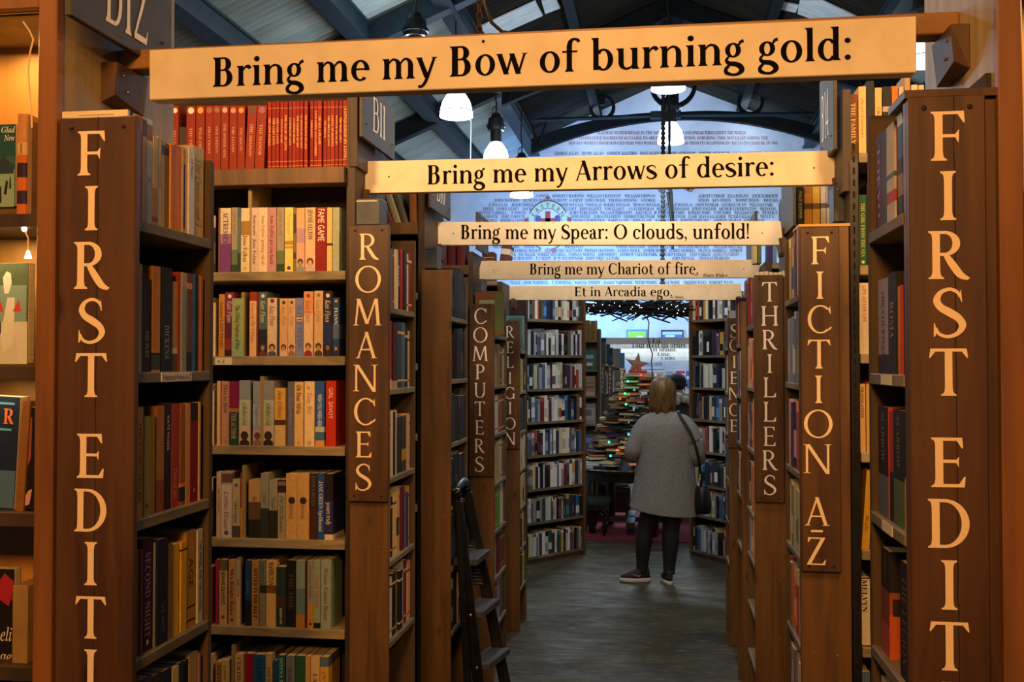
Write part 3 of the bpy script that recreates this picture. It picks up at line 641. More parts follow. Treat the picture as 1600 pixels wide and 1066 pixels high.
nrow(450.5, [(1003, 1035, 'JOHN WEDDELL'), (1046, 1080, 'T W WEDDELL'), (1085, 1112, 'JOHN WEIR'), (1117, 1140, 'W WHITE')])
nm.build('memorial_lettering', INK, wall_back)
# painted crest
c0 = U(856, 352, YL); k = YW / 1600; cr = MB()
def ell(cx, cz, rx, rz, n=28, y=0, c=None):
    if c: cr.col(c)
    cr.face([(cx + rx * cos(2 * pi * i / n), YL - y, cz + rz * sin(2 * pi * i / n)) for i in range(n)])
ell(c0.x, c0.z, 34 * k, 40 * k, y=.001, c='#4a4350'); ell(c0.x, c0.z, 32.5 * k, 38 * k, y=.002, c='#b9c7b4'); ell(c0.x, c0.z, 23 * k, 27 * k, y=.003, c='#4a4350'); ell(c0.x, c0.z, 22 * k, 26 * k, y=.004, c='#c9cbd4')
cr.col('#a8323c'); cr.box(c0.x - 4 * k, YL - .006, c0.z - 18 * k, c0.x + 4 * k, YL - .0045, c0.z + 22 * k); cr.box(c0.x - 13 * k, YL - .006, c0.z + 4 * k, c0.x + 13 * k, YL - .0045, c0.z + 11 * k)
for dx in (-15, 15): ell(c0.x + dx * k, c0.z + 8 * k, 5 * k, 8 * k, 12, .0055, '#3a4c8a')
for dx, dz, rr, cc in ((0, 43, 3.5, '#7a5a58'), (-34, 8, 4, '#8a4a4c'), (34, 8, 4, '#8a4a4c'), (-30, 16, 3, '#b9c7b4'), (30, 16, 3, '#b9c7b4'), (0, -41, 5, '#9a8a8c'), (-8, -39, 3.5, '#b9c7b4'), (9, -40, 4, '#a8525c')): ell(c0.x + dx * k, c0.z + dz * k, rr * k, rr * k, 12, .0055, cc)
cr.col('#23242c')
for i, ch in enumerate('EASTERN'):
    a = radians(148 - i * 19.3); P, adv = small_polys('S', ch); o = Vector((c0.x + 27 * k * cos(a), YL - .006, c0.z + 31.5 * k * sin(a))); ux = Vector((sin(a), 0, -cos(a))); uz = Vector((cos(a), 0, sin(a)))
    for q in P: cr.face([o + ux * ((x - adv / 2) * 9 * k) + uz * ((y - .35) * 10 * k) for x, y in q])
c1 = U(1058, 300, YL)
for dx, dz, rr, cc in ((-24, 4, 5, '#8a6a62'), (-18, 7, 4, '#b08078'), (-12, 5, 4, '#9a7068'), (14, 6, 5, '#b08078'), (20, 4, 5, '#8a6a62'), (25, 7, 4, '#a07870'), (-6, 9, 3, '#b9c7b4'), (8, 9, 4, '#7fb8a0')): ell(c1.x + dx * k, c1.z + dz * k, rr * k, rr * k, 12, .0055, cc)
cr.col('#a8323c'); cr.box(c1.x - 5 * k, YL - .006, c1.z + 4 * k, c1.x + 2 * k, YL - .0045, c1.z + 14 * k)
cr.build('painted_crest', INK, wall_back)
# ================================================================== BOOKS: builder and labels
ORD = 'first second third fourth fifth sixth seventh eighth ninth tenth eleventh twelfth thirteenth fourteenth fifteenth sixteenth seventeenth eighteenth nineteenth twentieth'.split() + ['twenty-first', 'twenty-second', 'twenty-third', 'twenty-fourth', 'twenty-fifth', 'twenty-sixth', 'twenty-seventh', 'twenty-eighth', 'twenty-ninth', 'thirtieth']
CNAMES = {'white': '#efece4', 'cream': '#e8d6ae', 'tan': '#c49a62', 'brown': '#6a4424', 'dark brown': '#33200f', 'black': '#17171a', 'grey': '#8d8d8c', 'dark grey': '#45464a', 'red': '#b5231c', 'dark red': '#74140f', 'crimson': '#8f1230',
          'maroon': '#4c1420', 'pink': '#d39aa4', 'orange': '#d9761c', 'rust': '#a84f1e', 'yellow': '#e2bc38', 'mustard': '#a98a26', 'olive': '#7d7a34', 'green': '#2f7a3c', 'dark green': '#173d28', 'pale green': '#a8b894', 'teal': '#1f6a6c', 'pale blue': '#a4bccb',
          'blue': '#2a5da6', 'navy': '#182447', 'grey-blue': '#5f7488', 'purple': '#5a2f72', 'lilac': '#a493bd', 'peach': '#e3ab80'}
_CN = {k: lin(v) for k, v in CNAMES.items()}
def cname(c):
    c = lin(c); return min(_CN, key=lambda n: sum((a ** .45 - b ** .45) ** 2 for a, b in zip(c, _CN[n])))
rnd = random.Random(11)
USED = set()
def book(loc, rotz, w, h, d, col, label, group, title=None, tcol='#2b2018', style='S', rng=(.12, .88), capf=.5, bands=(), hard=False, lean=0, dot=None, port=None, title2=None, cover=None, tc2=None, name='book'):
    """one book: cover (spine at local y = 0 facing -y), page block, printed spine"""
    assert label not in USED, label
    USED.add(label)
    t = .0028 if hard else .0014; cuts = sorted({0, 1} | {b[0] for b in bands} | {b[1] for b in bands})
    m = MB()
    for a, b in zip(cuts, cuts[1:]):
        cc = col
        for q in bands:
            if q[0] <= a + 1e-6 and b <= q[1] + 1e-6: cc = q[2]
        m.col(cc); z0, z1 = a * h, b * h
        m.box(-w / 2, .0 if not hard else .004, z0, -w / 2 + t, d, z1); m.box(w / 2 - t, .0 if not hard else .004, z0, w / 2, d, z1)
        if hard:
            n = 5; P = [(-w / 2 * cos(pi * k / n), .004 - .0042 * sin(pi * k / n)) for k in range(n + 1)]
            for p, q in zip(P, P[1:]): m.face([(p[0], p[1], z0), (q[0], q[1], z0), (q[0], q[1], z1), (p[0], p[1], z1)])
        else: m.box(-w / 2 + t, 0, z0, w / 2 - t, t, z1)
    o = m.build(name, BOOK, loc=loc, local=True, rot=(0, lean, rotz))
    tag(o, label, 'book', group)
    ins = .003 if hard else .0012
    MB().box(-w / 2 + t, .0045 if hard else t, ins, w / 2 - t, d - ins, h - ins).build('pages', PAGE, o, local=True)
    p = MB(); ys = -.0006
    if title or title2 or dot or port or cover:
        for tt, cc, rg, sh in ((title, tcol, rng, 0 if not title2 else w * .0), (title2, tc2 or tcol, (rng[1] if False else .1, rng[0] - .04), 0)):
            if not tt: continue
            L = h * (rg[1] - rg[0]); P, adv = small_polys(style, tt); cap = w * capf * (.9 if style == 'I' else 1)
            Wd = min(L, cap / .7 * adv * 1.1); cap = min(cap, Wd / adv * .7 * 1.9)
            z1 = h * rg[1] - (L - Wd) * .35
            p.col(cc); put_small(p, style, tt, (-cap / 2, ys, z1), (0, 0, -1), (1, 0, 0), Wd, cap)
        if dot:
            p.col(dot[1]); r = w * dot[2] if len(dot) > 2 else w * .22
            p.face([(r * cos(k * pi / 6), ys, h * dot[0] + r * sin(k * pi / 6)) for k in range(12)])
        if port:                                       # printed head and shoulders at the foot of the spine
            hair, skin, dress = port; r = w * .30; z = h * .135
            p.col(dress); p.face([(-w * .46, ys, .001), (w * .46, ys, .001), (w * .42, ys, h * .06), (w * .15, ys, h * .095), (-w * .15, ys, h * .095), (-w * .42, ys, h * .06)])
            p.col(hair); p.face([(r * 1.15 * cos(k * pi / 7), ys - .0002, z + .004 + r * 1.25 * sin(k * pi / 7)) for k in range(14)])
            p.col(skin); p.face([(r * .72 * cos(k * pi / 7), ys - .0004, z - .001 + r * .95 * sin(k * pi / 7)) for k in range(14)])
        if cover:                                      # printed front cover on the local -x side
            near = 1 if rotz < 0 else -1                 # the cover that faces the entrance
            for k, (y0, y1, z0, z1, c) in enumerate(cover): xs = near * (w / 2 + .0006 + k * 2e-5); p.col(c); p.face([(xs, y1 * d, z0 * h), (xs, y0 * d, z0 * h), (xs, y0 * d, z1 * h), (xs, y1 * d, z1 * h)])
        p.build('spine_print', INK, o, local=True)
    return o
def autoprint(col, i, seed):
    """worn, unreadable spine printing: a pair of short bars and a mark"""
    return None
def row_front(Y, z, items, ox, oy, sc, group, where, d=.12, frm='from left edge', hard=False, bot=None):
    """books facing the camera aisle-wise; items (x0, x1, top, colour, options) in a magnified view with origin ox, oy and scale sc"""
    for i, it in enumerate(items):
        x0, x1, tp, col = it[:4]; o = dict(it[4]) if len(it) > 4 else {}
        a, b = U(ox + x0 / sc, 568, Y), U(ox + x1 / sc, 568, Y); top = U(ox + (x0 + x1) / 2 / sc, oy + tp / sc, Y).z
        h = max(.12, min(.30, top - z)); wd = max(.006, b.x - a.x - .0008)
        desc = o.pop('desc', None); kd = 'hardback' if o.get('hard', hard) else 'paperback'
        lab = f"{desc or cname(col) + ' ' + kd}, {ORD[i]} {frm} {where}"
        o.setdefault('hard', hard)
        book(((a.x + b.x) / 2, Y + rnd.uniform(0, .006), z), 0, wd, h, d, col, lab, group, **o)
def row_side(X, s, z, items, ox, oy, sc, group, where, d=.105, frm='from near end', hard=False):
    """books on an end unit, spines towards the aisle (s = -1: unit on the near hand left, spines to +x)"""
    n = len(items)
    for i, it in enumerate(items):
        x0, x1, tp, col = it[:4]; o = dict(it[4]) if len(it) > 4 else {}
        a, b = UX(ox + x0 / sc, 568, X), UX(ox + x1 / sc, 568, X); pm = UX(ox + (x0 + x1) / 2 / sc, oy + tp / sc, X)
        h = max(.12, min(.245, pm.z - z)); wd = max(.006, abs(b.y - a.y) - .001)
        desc = o.pop('desc', None); kd = 'hardback' if o.get('hard', hard) else 'paperback'
        k = i if s < 0 else n - 1 - i
        lab = f"{desc or cname(col) + ' ' + kd}, {ORD[k]} {frm} {where}"
        o.setdefault('hard', hard); dd = o.pop('d', d); off = o.pop('off', 0)
        book((X + s * (.006 + off + rnd.uniform(0, .004)), (a.y + b.y) / 2, z), -s * pi / 2, wd, h, dd, col, lab, group, **o)
def row_fill(X, s, z, ya, yb, cols, hs, group, where, d=.105, hard=False, frm='from near end', mass=False):
    """fills an end unit shelf between ya (near) and yb (far) with the given spine colours"""
    if mass:
        a, b = ((X, ya), (X, yb)) if s < 0 else ((X, yb), (X, ya)); mass_row(a, b, z, d, hs, len(cols) + 1, [c[0] if isinstance(c, tuple) else c for c in cols]); return
    wts = [rnd.uniform(.75, 1.35) for _ in cols]; T = sum(wts); y = ya
    for i, (c, wt) in enumerate(zip(cols, wts)):
        wd = (yb - ya) * wt / T; o = {}
        if isinstance(c, tuple): c, o = c[0], dict(c[1])
        h = rnd.uniform(*hs); dk = sum(lin(c)) < .7
        desc = o.pop('desc', None); hd = o.pop('hard', hard); h = o.pop('h', h)
        if 'title' not in o and 'bands' not in o and rnd.random() < .6: o['bands'] = ((.82, .86, '#c9a860' if dk else '#5a4632'), (.10, .13, '#c9a860' if dk else '#7a6248'))
        lab = f"{desc or cname(c) + (' hardback' if hd else ' paperback')}, {ORD[i]} {frm} {where}"
        book((X + s * (.006 + rnd.uniform(0, .01)), y + wd / 2, z), -s * pi / 2, wd - .0012, h, d, c, lab, group, hard=hd, **o)
        y += wd
MASS = MB()                                            # the far books past the countable limit
MASS_PAL = ['#d9d4c4', '#2b3450', '#1c1c22', '#8a8a90', '#b9c0c4', '#23262e', '#4f6484', '#e6e0d0', '#6a2a26', '#33333a', '#c9bd98', '#2f4a40', '#50586a', '#c09a48', '#35608a', '#c8cacc', '#4a2a3e', '#151518', '#9aa0a8', '#a0482e', '#e8e4d8', '#2c3648', '#6a5a44', '#c0c4c8', '#18181c', '#e4e2da', '#202026']
def mass_row(p, q, z, d, hs, n, pal=None, facing=None, fill=1.0, ws=None):
    """n loose-width books from p to q (2-D points), spines on that line, depth to the left of p->q"""
    p, q = Vector((*p, 0)), Vector((*q, 0)); L = (q - p).length; u = (q - p) / L; nrm = Vector((-u.y, u.x, 0)); pal = pal or MASS_PAL
    wts = [rnd.uniform(.55, 1.5) for _ in range(n)]; T = sum(wts); a = 0
    for wt in wts:
        wd = L * fill * wt / T; h = rnd.uniform(*hs); c = rnd.choice(pal); s0 = p + u * a + nrm * rnd.uniform(0, .012); s1 = s0 + u * (wd - .001); b0, b1 = s0 + nrm * d, s1 + nrm * d
        Z = lambda v, zz: (v.x, v.y, zz)
        cl = lin(c); dk = sum(cl) < .9
        cuts = [0, rnd.uniform(.12, .2), rnd.uniform(.45, .6), rnd.uniform(.75, .9), 1]
        for i, (f0, f1) in enumerate(zip(cuts, cuts[1:])):
            MASS.c = cl if i % 2 == 0 or rnd.random() < .55 else lin(rnd.choice(pal)) if rnd.random() < .5 else tuple(min(1, v * (2.6 if dk else .6) + .01) for v in cl)
            MASS.face([Z(s0, z + h * f0), Z(s1, z + h * f0), Z(s1, z + h * f1), Z(s0, z + h * f1)])
        MASS.c = cl; MASS.face([Z(b0, z), Z(s0, z), Z(s0, z + h), Z(b0, z + h)]); MASS.face([Z(s1, z), Z(b1, z), Z(b1, z + h), Z(s1, z + h)])
        MASS.c = lin('#cbb98f'); MASS.face([Z(s0, z + h), Z(s1, z + h), Z(b1, z + h), Z(b0, z + h)]); MASS.face([Z(b1, z), Z(b0, z), Z(b0, z + h), Z(b1, z + h)])
        a += wd
# ================================================================== BOOKCASES BESIDE THE AISLE
def sign_board(parent, Y, px_l, px_r, py_t, py_b, letters, xc, G, m_l, board=BOARD, wf=1.0, nails=True, crack=None):
    """nailed lettered board on the front of an end unit; letters = (char, top, bottom), xc = centre at top and bottom"""
    a, b = U(px_l, py_t, Y), U(px_r, py_b, Y)
    sb = bx('sign_board', board, parent, a.x, Y, b.z, b.x, Y + .016, a.z, .002)
    y0, y1 = letters[0][1], letters[-1][2]
    for ch, t, q in letters:
        c = xc[0] + (xc[1] - xc[0]) * ((t + q) / 2 - y0) / (y1 - y0); lo, hi = U(c, q, Y), U(c, t, Y); cap = hi.z - lo.z
        g, adv = G.get(ch)
        if ch == '-': cap = (U(c, 813, Y).z - U(c, 856, Y).z); lo = U(c, 849, Y)
        lt = MB()
        for i, pl in enumerate(g): lt.face([(lo.x + (x - adv / 2) * cap * wf, Y - .0007 - i * 1.5e-5 * max(1, Y * .5), lo.z + y * cap) for x, y in pl])
        lt.build('letter', m_l, sb)
    if crack:
        m = MB(); rr = random.Random(int(crack)); zs = [a.z - .0005 - k * (a.z - b.z) / 40 for k in range(41)]; xs = [U(crack, 568, Y).x + .0006 * rr.gauss(0, 1) for _ in zs]
        for k in range(40):
            w0, w1 = .0009, .0009; m.face([(xs[k] - w0, Y - .0004, zs[k]), (xs[k] + w0, Y - .0004, zs[k]), (xs[k + 1] + w1, Y - .0004, zs[k + 1]), (xs[k + 1] - w1, Y - .0004, zs[k + 1])])
        m.build('crack', NAILD, sb)
    if nails:
        nl = MB()
        for zz in (a.z - .018, b.z + .018):
            for xx in (a.x + .022, b.x - .022): nl.ball(xx, Y - .0005, zz, .0042, 8, (1, .35, 1))
        nl.build('nails', NAILD, sb)
    return sb
def end_unit(s, Xf, Xc, Yn, Yf, zt, shelf_z, label, post=BOARD2, shelf=SHELFG, zfar=None, dots=True, tags=()):
    r = tag(empty('end_bookcase', ((Xf + Xc) / 2, (Yn + Yf) / 2, 0)), label, 'bookcase', 'shallow end units facing the aisle')
    bx('near_panel', post, r, Xc, Yn, 0, Xf, Yn + .020, zt, .002)
    bx('far_panel', FARP, r, Xc, Yf - .018, 0, Xf, Yf, zfar or zt, .002)
    bx('back_panel', BACKW, r, Xc, Yn + .02, .02, Xc - s * .008, Yf - .018, (zfar or zt))
    for z in shelf_z: bx('shelf', shelf, r, Xc - s * .008, Yn + .0201, z - .019, Xf - s * .002, Yf - .0181, z, .0015)
    for yy, zz, wd, tx in tags:
        m = MB(); m.box(Xf - s * .002, yy - wd / 2, zz - .0175, Xf - s * .0032 + 0, yy + wd / 2, zz - .001); t = m.build('shelf_label', mat('label_card', '#cfc7b4', .7), r)
        if tx:
            k = MB(); k.col('#221c18'); put_small(k, 'S', tx, (Xf - s * .0037, yy - s * -wd * .46, zz - .0145), (0, -s, 0), (0, 0, 1), wd * .92, .0105); k.build('label_print', INK, t)
    if dots:
        nl = MB()
        for z in [zt - .30 - .247 * k for k in range(7)]:
            for f in (.28, .74): nl.ball(Xc + (Xf - Xc) * f, Yn, z + rnd.uniform(-.004, .004), .003, 7, (1, .3, 1))
        nl.build('screw_heads', NAIL, r)
    return r
def case(s, Xc, Xo, Y0, Y1, zt, shelf_z, label, thick=.03, back=True, top=True, sm=SHELF, zs=0):
    """deep bookcase standing crosswise, its open front towards the camera, its end panel along the aisle"""
    r = tag(empty('bookcase', ((Xc + Xo) / 2, (Y0 + Y1) / 2, 0)), label, 'bookcase', 'deep bookcases across the hall')
    bx('end_panel', DARKW, r, Xc, Y0 - .005, 0, Xc + s * thick, Y1, zt, .002)
    bx('outer_panel', DARKW, r, Xo, Y0 - .005, 0, Xo - s * .03, Y1, zt, .002)
    bx('back_panel', BACKW, r, Xc + s * thick, (Y0 + Y1) / 2, .05, Xo - s * .03, (Y0 + Y1) / 2 + .012, zt)
    for z in shelf_z: bx('shelf', sm, r, Xc + s * thick, Y0 - .012, z - .030, Xo - s * .03, (Y0 + Y1) / 2, z, .002)
    return r

# ---- left, nearest: FIRST EDIT end unit and the glazed display cabinet behind it
XL, XR = -.87, .367
CL, CR = -.999, .495
zA = [UX(210, y, XL).z for y in (342, 582, 814, 1034)]; zA += [zA[-1] - .247 * k for k in (1, 2, 3)]
YA0, YA1 = 1.596, 1.915
def ytag(X, a, b): return (UX(a, 580, X).y + UX(b, 580, X).y) / 2, abs(UX(a, 580, X).y - UX(b, 580, X).y)
ty, tw = ytag(XL, 250, 297)
eA = end_unit(-1, XL, CL, YA0, YA1, UX(205, 186, XL).z, zA, 'dark stained FIRST EDIT end unit holding historical fiction paperbacks beside the red books', BOARD, SHELFG, zfar=UX(333, 252, XL).z, dots=False, tags=[(ty, zA[1], tw, 'Historical Fiction A-Z')])
FIRST_L = [('F', 205, 274), ('I', 291, 360), ('R', 378, 451.6), ('S', 467, 536), ('T', 552, 620.6), ('E', 678, 747), ('D', 764, 831), ('I', 847, 914.6), ('T', 932, 998), ('I', 1015, 1083), ('O', 1100, 1168), ('N', 1185, 1253)]
sign_board(eA, YA0 - .016, 93, 204, 184, 1290, FIRST_L, (143, 141), BOLDF, CREAML, BOARD, 1.06, crack=150)
# ---- right, nearest
YR0, YR1 = 1.596, 1.885
zR = [UX(1415, y, XR).z for y in (330.6, 586, 835, 1075)]; zR += [zR[-1] - .245 * k for k in (1, 2, 3)]
ta, tb = ytag(XR, 1379, 1395), ytag(XR, 1379, 1395)
eR = end_unit(1, XR, CR, YR0, YR1, UX(1418, 153, XR).z, zR, 'dark stained FIRST EDIT end unit in front of FICTION, filled with dark thrillers', BOARD, SHELFG, dots=False, zfar=UX(1360, 160, XR).z - .02, tags=[(ta[0], zR[1], ta[1], ''), (ta[0], zR[2], ta[1], '')])
FIRST_R = [('F', 174, 251), ('I', 267.6, 344), ('R', 361, 436), ('S', 451, 527), ('T', 544.7, 618.7), ('E', 684, 761.5), ('D', 780, 856.7), ('I', 875.6, 953), ('T', 972, 1048), ('I', 1066, 1142), ('O', 1160, 1236), ('N', 1250, 1326)]
sign_board(eR, YR0 - .016, 1419, 1552, 151, 1360, FIRST_R, (1481, 1485), BOLDF, CREAML, BOARD, 1.06, crack=1494)
m = MB(); m.box(XR - .004, YR0 - .01, UX(1418, 153, XR).z, CR, YR0 + .10, UX(1418, 153, XR).z + .012); tag(m.build('loose_batten', BOARD), 'dark wooden batten lying on top of the FIRST EDIT end unit near FICTION', 'batten')

def cabinet(s, Xc, Xo, Y0, label):
    r = tag(empty('display_cabinet', ((Xc + Xo) / 2, Y0 + .2, 0)), label, 'cabinet', 'lit display cabinets for first editions')
    bx('end_panel', PINE, r, Xc + s * .0, Y0, 0, Xc + s * .016, 2.0, 2.75, .001)
    bx('stile', STILE, r, Xc - s * .002, Y0 - .022, 0, Xc + s * .032, Y0, 2.75, .002)
    bx('back_panel', noisy('lit_back_wood' + str(s), '#a8742e', '#bf8638', (14, 14, 1.5), .5, 4), r, Xc + s * .016, Y0 + .16, .1, Xo, Y0 + .175, 2.75)
    bx('outer_panel', PINE, r, Xo, Y0, 0, Xo + s * .016, Y0 + .175, 2.75)
    bx('top_rail', STILE, r, Xc + s * .032, Y0 - .022, U(20, 22, Y0).z, Xo, Y0, 2.75, .002)
    bx('top_panel', PINE, r, Xc + s * .016, Y0, U(20, 26, Y0).z, Xo, Y0 + .16, U(20, 22, Y0).z)
    return r
YC = 1.60
dc = cabinet(-1, CL, -1.62, YC, 'tall orange wood display cabinet lit inside, beyond the FIRST EDIT sign with plate B12')
sh = [U(20, y, YC).z for y in (334, 573, 803)]
for z in sh + [sh[-1] - .26, sh[-1] - .52]: bx('shelf', DARKW, dc, CL - .016, YC + .005, z - .022, -1.62, YC + .16, z)
dr = cabinet(1, CR, 1.1, YC, 'tall orange wood display cabinet lit inside, beyond the FIRST EDIT sign without plate')
for z in sh + [sh[-1] - .26]: bx('shelf', DARKW, dr, CR + .016, YC + .005, z - .022, 1.1, YC + .16, z)
# strip light and string lights in the cabinet
m = MB(); a = U(-40, 31, YC + .03); b = U(38, 31, YC + .03); m.tube([a, b], .004, 6); tag(m.build('light_strip', mat('strip_glow', '#ffd9a0', .4, emit=7)), 'glowing light strip under the top of the display cabinet', 'light strip')
lamp('cabinet_light', 'AREA', (CL - .16, YC + .06, U(20, 40, YC).z), .85, (1, .66, .30), .12, (CL - .2, YC + .1, 1.0))
lamp('cabinet_light', 'AREA', (CL - .16, YC + .05, sh[0] - .03), .55, (1, .72, .40), .12, (CL - .2, YC + .12, .5))
lamp('cabinet_light', 'AREA', (CL - .16, YC + .05, sh[1] - .03), .22, (1, .72, .40), .12, (CL - .2, YC + .12, .5))
lamp('cabinet_light', 'AREA', (CR + .2, YC + .05, U(20, 40, YC).z), 1.2, (1, .66, .30), .12, (CR + .2, YC + .1, 1.0))
m = MB(); m.tube([U(x, y, YC - .004) for x, y in ((36, 34), (46, 48), (52, 62), (47, 82), (44, 110), (46, 140), (49, 170), (50, 200))], .0016, 6)
tag(m.build('light_wire', mat('cream_wire', '#e2c9a0', .5)), 'thin cream wire hanging down the stile of the lit display cabinet', 'wire')
m = MB(); pts = [U(x, y, YC + .012) for x, y in ((-30, 347), (4, 344), (16, 346), (27, 351), (38, 358), (44, 372), (44, 394))]; m.tube(pts, .0014, 5)
g = tag(m.build('string_lights', mat('cream_wire', '#e2c9a0')), 'string of small warm bulbs under the upper shelf of the display cabinet', 'string lights')
for p in pts[1:5]: MB().ball(p.x, p.y, p.z, .0046, 8).build('bulb', BULB, g, smooth=True)
MB().loft([(U(44, 400, YC + .012).x, YC + .012, U(44, 400, YC).z - .003, .006, .006), (U(44, 400, YC + .012).x, YC + .012, U(44, 394, YC).z + .004, .002, .002)], 10).build('bulb', BULB, g)
# books on show
def show_book(px0, px1, pt, pb, Y, th, col, label, prints, lean=0, name='book'):
    a, b = U(px0, pb, Y), U(px1, pt, Y); m = MB(); m.col(col); m.box(0, 0, 0, b.x - a.x, th, b.z - a.z)
    o = m.build(name, BOOK, loc=(a.x, Y, a.z), local=True, rot=(0, lean, 0)); tag(o, label, 'book', 'first editions on show in the lit cabinet'); USED.add(label)
    MB().box(.002, .002, .002, b.x - a.x + .0006, th - .002, b.z - a.z + .0006).build('pages', PAGE, o, local=True)
    W, H = b.x - a.x, b.z - a.z; p = MB()
    for k, q in enumerate(prints):
        if q[0] == 'r': p.col(q[5]); p.face([(q[1] * W, -.0006 - k * 1e-5, q[2] * H), (q[3] * W, -.0006 - k * 1e-5, q[2] * H), (q[3] * W, -.0006 - k * 1e-5, q[4] * H), (q[1] * W, -.0006 - k * 1e-5, q[4] * H)])
        elif q[0] == 'p': p.col(q[2]); p.face([(x * W, -.0007 - k * 1e-5, z * H) for x, z in q[1]])
        else: p.col(q[5]); put_small(p, q[6], q[1], (q[2] * W, -.0008 - k * 1e-5, q[3] * H), (1, 0, 0), (0, 0, 1), q[4] * W, q[7] * H)
    p.build('cover_print', INK, o, local=True); return o
zb = sh[0]
def pyz(z, Y): return 568 - (z - EYE) * 1600 / (Y * 1.12)
show_book(-60, 24, 194, 325, YC + .05, .02, '#39605a', 'green jacketed first edition with running figures facing out in the lit cabinet', [('r', 0, 0, 1, .45, '#8aa58a'), ('r', 0, .62, 1, 1, '#1f4a4a'), ('p', [(.62, .48), (.78, .62), (.98, .5), (.98, .40), (.62, .40)], '#2a3a40'),
          ('p', [(.70, .05), (.76, .05), (.75, .25), (.71, .25)], '#182220'), ('p', [(.80, .16), (.85, .14), (.88, .30), (.84, .33)], '#182220'), ('p', [(.90, .22), (.94, .22), (.93, .36), (.91, .36)], '#182220'), ('t', 'Glad', .74, .90, .26, '#f2efe2', 'I', .07), ('t', 'New', .80, .80, .20, '#f2efe2', 'I', .07)])
def check_spine():
    a, b = U(24, 326, YC + .03), U(42, 165, YC + .03); H = b.z - a.z; n = 12
    cols = ['#c9692c', '#33203c']
    book(((a.x + b.x) / 2, YC + .03, sh[0]), 0, b.x - a.x, H, .13, cols[0], 'orange and plum checkered first edition standing in the lit cabinet', 'first editions on show in the lit cabinet',
         bands=((0, .12, '#c9692c'), (.12, .25, '#33203c'), (.25, .38, '#c9692c'), (.38, .52, '#33203c'), (.52, .60, '#c9692c'), (.60, .72, '#d9b078'), (.72, 1, '#c98a50')), title='MITTELHOLZER', tcol='#2a1a20', style='T', rng=(.61, .71), capf=.3, hard=True)
check_spine()
a = U(44, 325, YC + .03); book((a.x + .002, YC + .03, sh[0]), 0, .008, .165, .13, '#8a6a4a', 'thin brown first edition squeezed beside the orange and plum one', 'first editions on show in the lit cabinet')
show_book(-40, 44, 411, 569, YC + .05, .02, '#5a6a48', 'pale jacketed first edition with a drawn man and red blocks in the cabinet', [('r', 0, 0, 1, .42, '#c9c6a8'), ('r', 0, .30, .5, .60, '#151816'), ('r', .48, .42, .98, .78, '#7f9a86'), ('p', [(.5, .3), (.62, .66), (.76, .66), (.74, .2), (.55, .1)], '#d5d3bd'), ('p', [(.53, .86), (.60, .92), (.68, .90), (.70, .80), (.64, .70), (.56, .70)], '#e2ddc4'),
          ('p', [(.42, .52), (.50, .62), (.54, .52)], '#c23a32'), ('p', [(.72, .52), (.84, .64), (.88, .52)], '#c23a32'), ('p', [(.86, .0), (.74, .38), (.82, .42), (1, .34), (1, 0)], '#cfccb4')])
show_book(-50, 23, 617, 793, YC + .045, .03, '#1b2740', 'navy jacketed first edition lettered in orange leaning in the lit cabinet', [('r', 0, .02, 1, .35, '#4a6a8a'), ('r', .4, .93, .9, .95, '#5aa0c8'), ('r', .4, .70, .86, .72, '#5aa0c8'), ('t', 'R', .66, .76, .24, '#d9772c', 'T', .14)], lean=.05)
a = U(27, 795, YC + .03); book((a.x + .004, YC + .03, sh[2]), 0, .014, .19, .13, '#8a5a2c', 'tan boarded first edition next to the navy jacket', 'first editions on show in the lit cabinet', lean=.06)
show_book(31, 62, 636, 795, YC + .035, .012, '#1c1518', 'dark jacketed first edition with a pale hand on the cover beside the stile', [('r', 0, 0, .08, 1, '#cdbb9a'), ('p', [(.15, .02), (.5, .05), (.6, .2), (.4, .18), (.2, .1)], '#c9968a'), ('p', [(.25, .4), (.45, .5), (.4, .9), (.3, .9)], '#8a4a3a')], lean=.05)
show_book(-50, 22, 890, 1080, YC + .05, .02, '#1b1516', 'red and black jacketed first edition with cream script in the cabinet', [('r', 0, .75, 1, .92, '#7a1d1c'), ('p', [(.5, .8), (.8, .97), (1, .9), (.9, .7)], '#a8232a'), ('t', 'eli', .72, .42, .26, '#e6d7b0', 'I', .11), ('t', 'ge', .72, .24, .26, '#e6d7b0', 'I', .11), ('r', .6, .12, .98, .15, '#a8332a')])
m = MB(); a, b = U(17, 1100, YC + .03), U(43, 915, YC + .03); m.box(a.x, YC + .03, a.z, b.x, YC + .13, b.z); tag(m.build('card_box', noisy('tan_card', '#8a6a38', '#a07c44', (10, 10, 10), .8, 3), bevel=.002), 'tan card slipcase standing beside the red and black jacket in cabinet', 'slipcase')

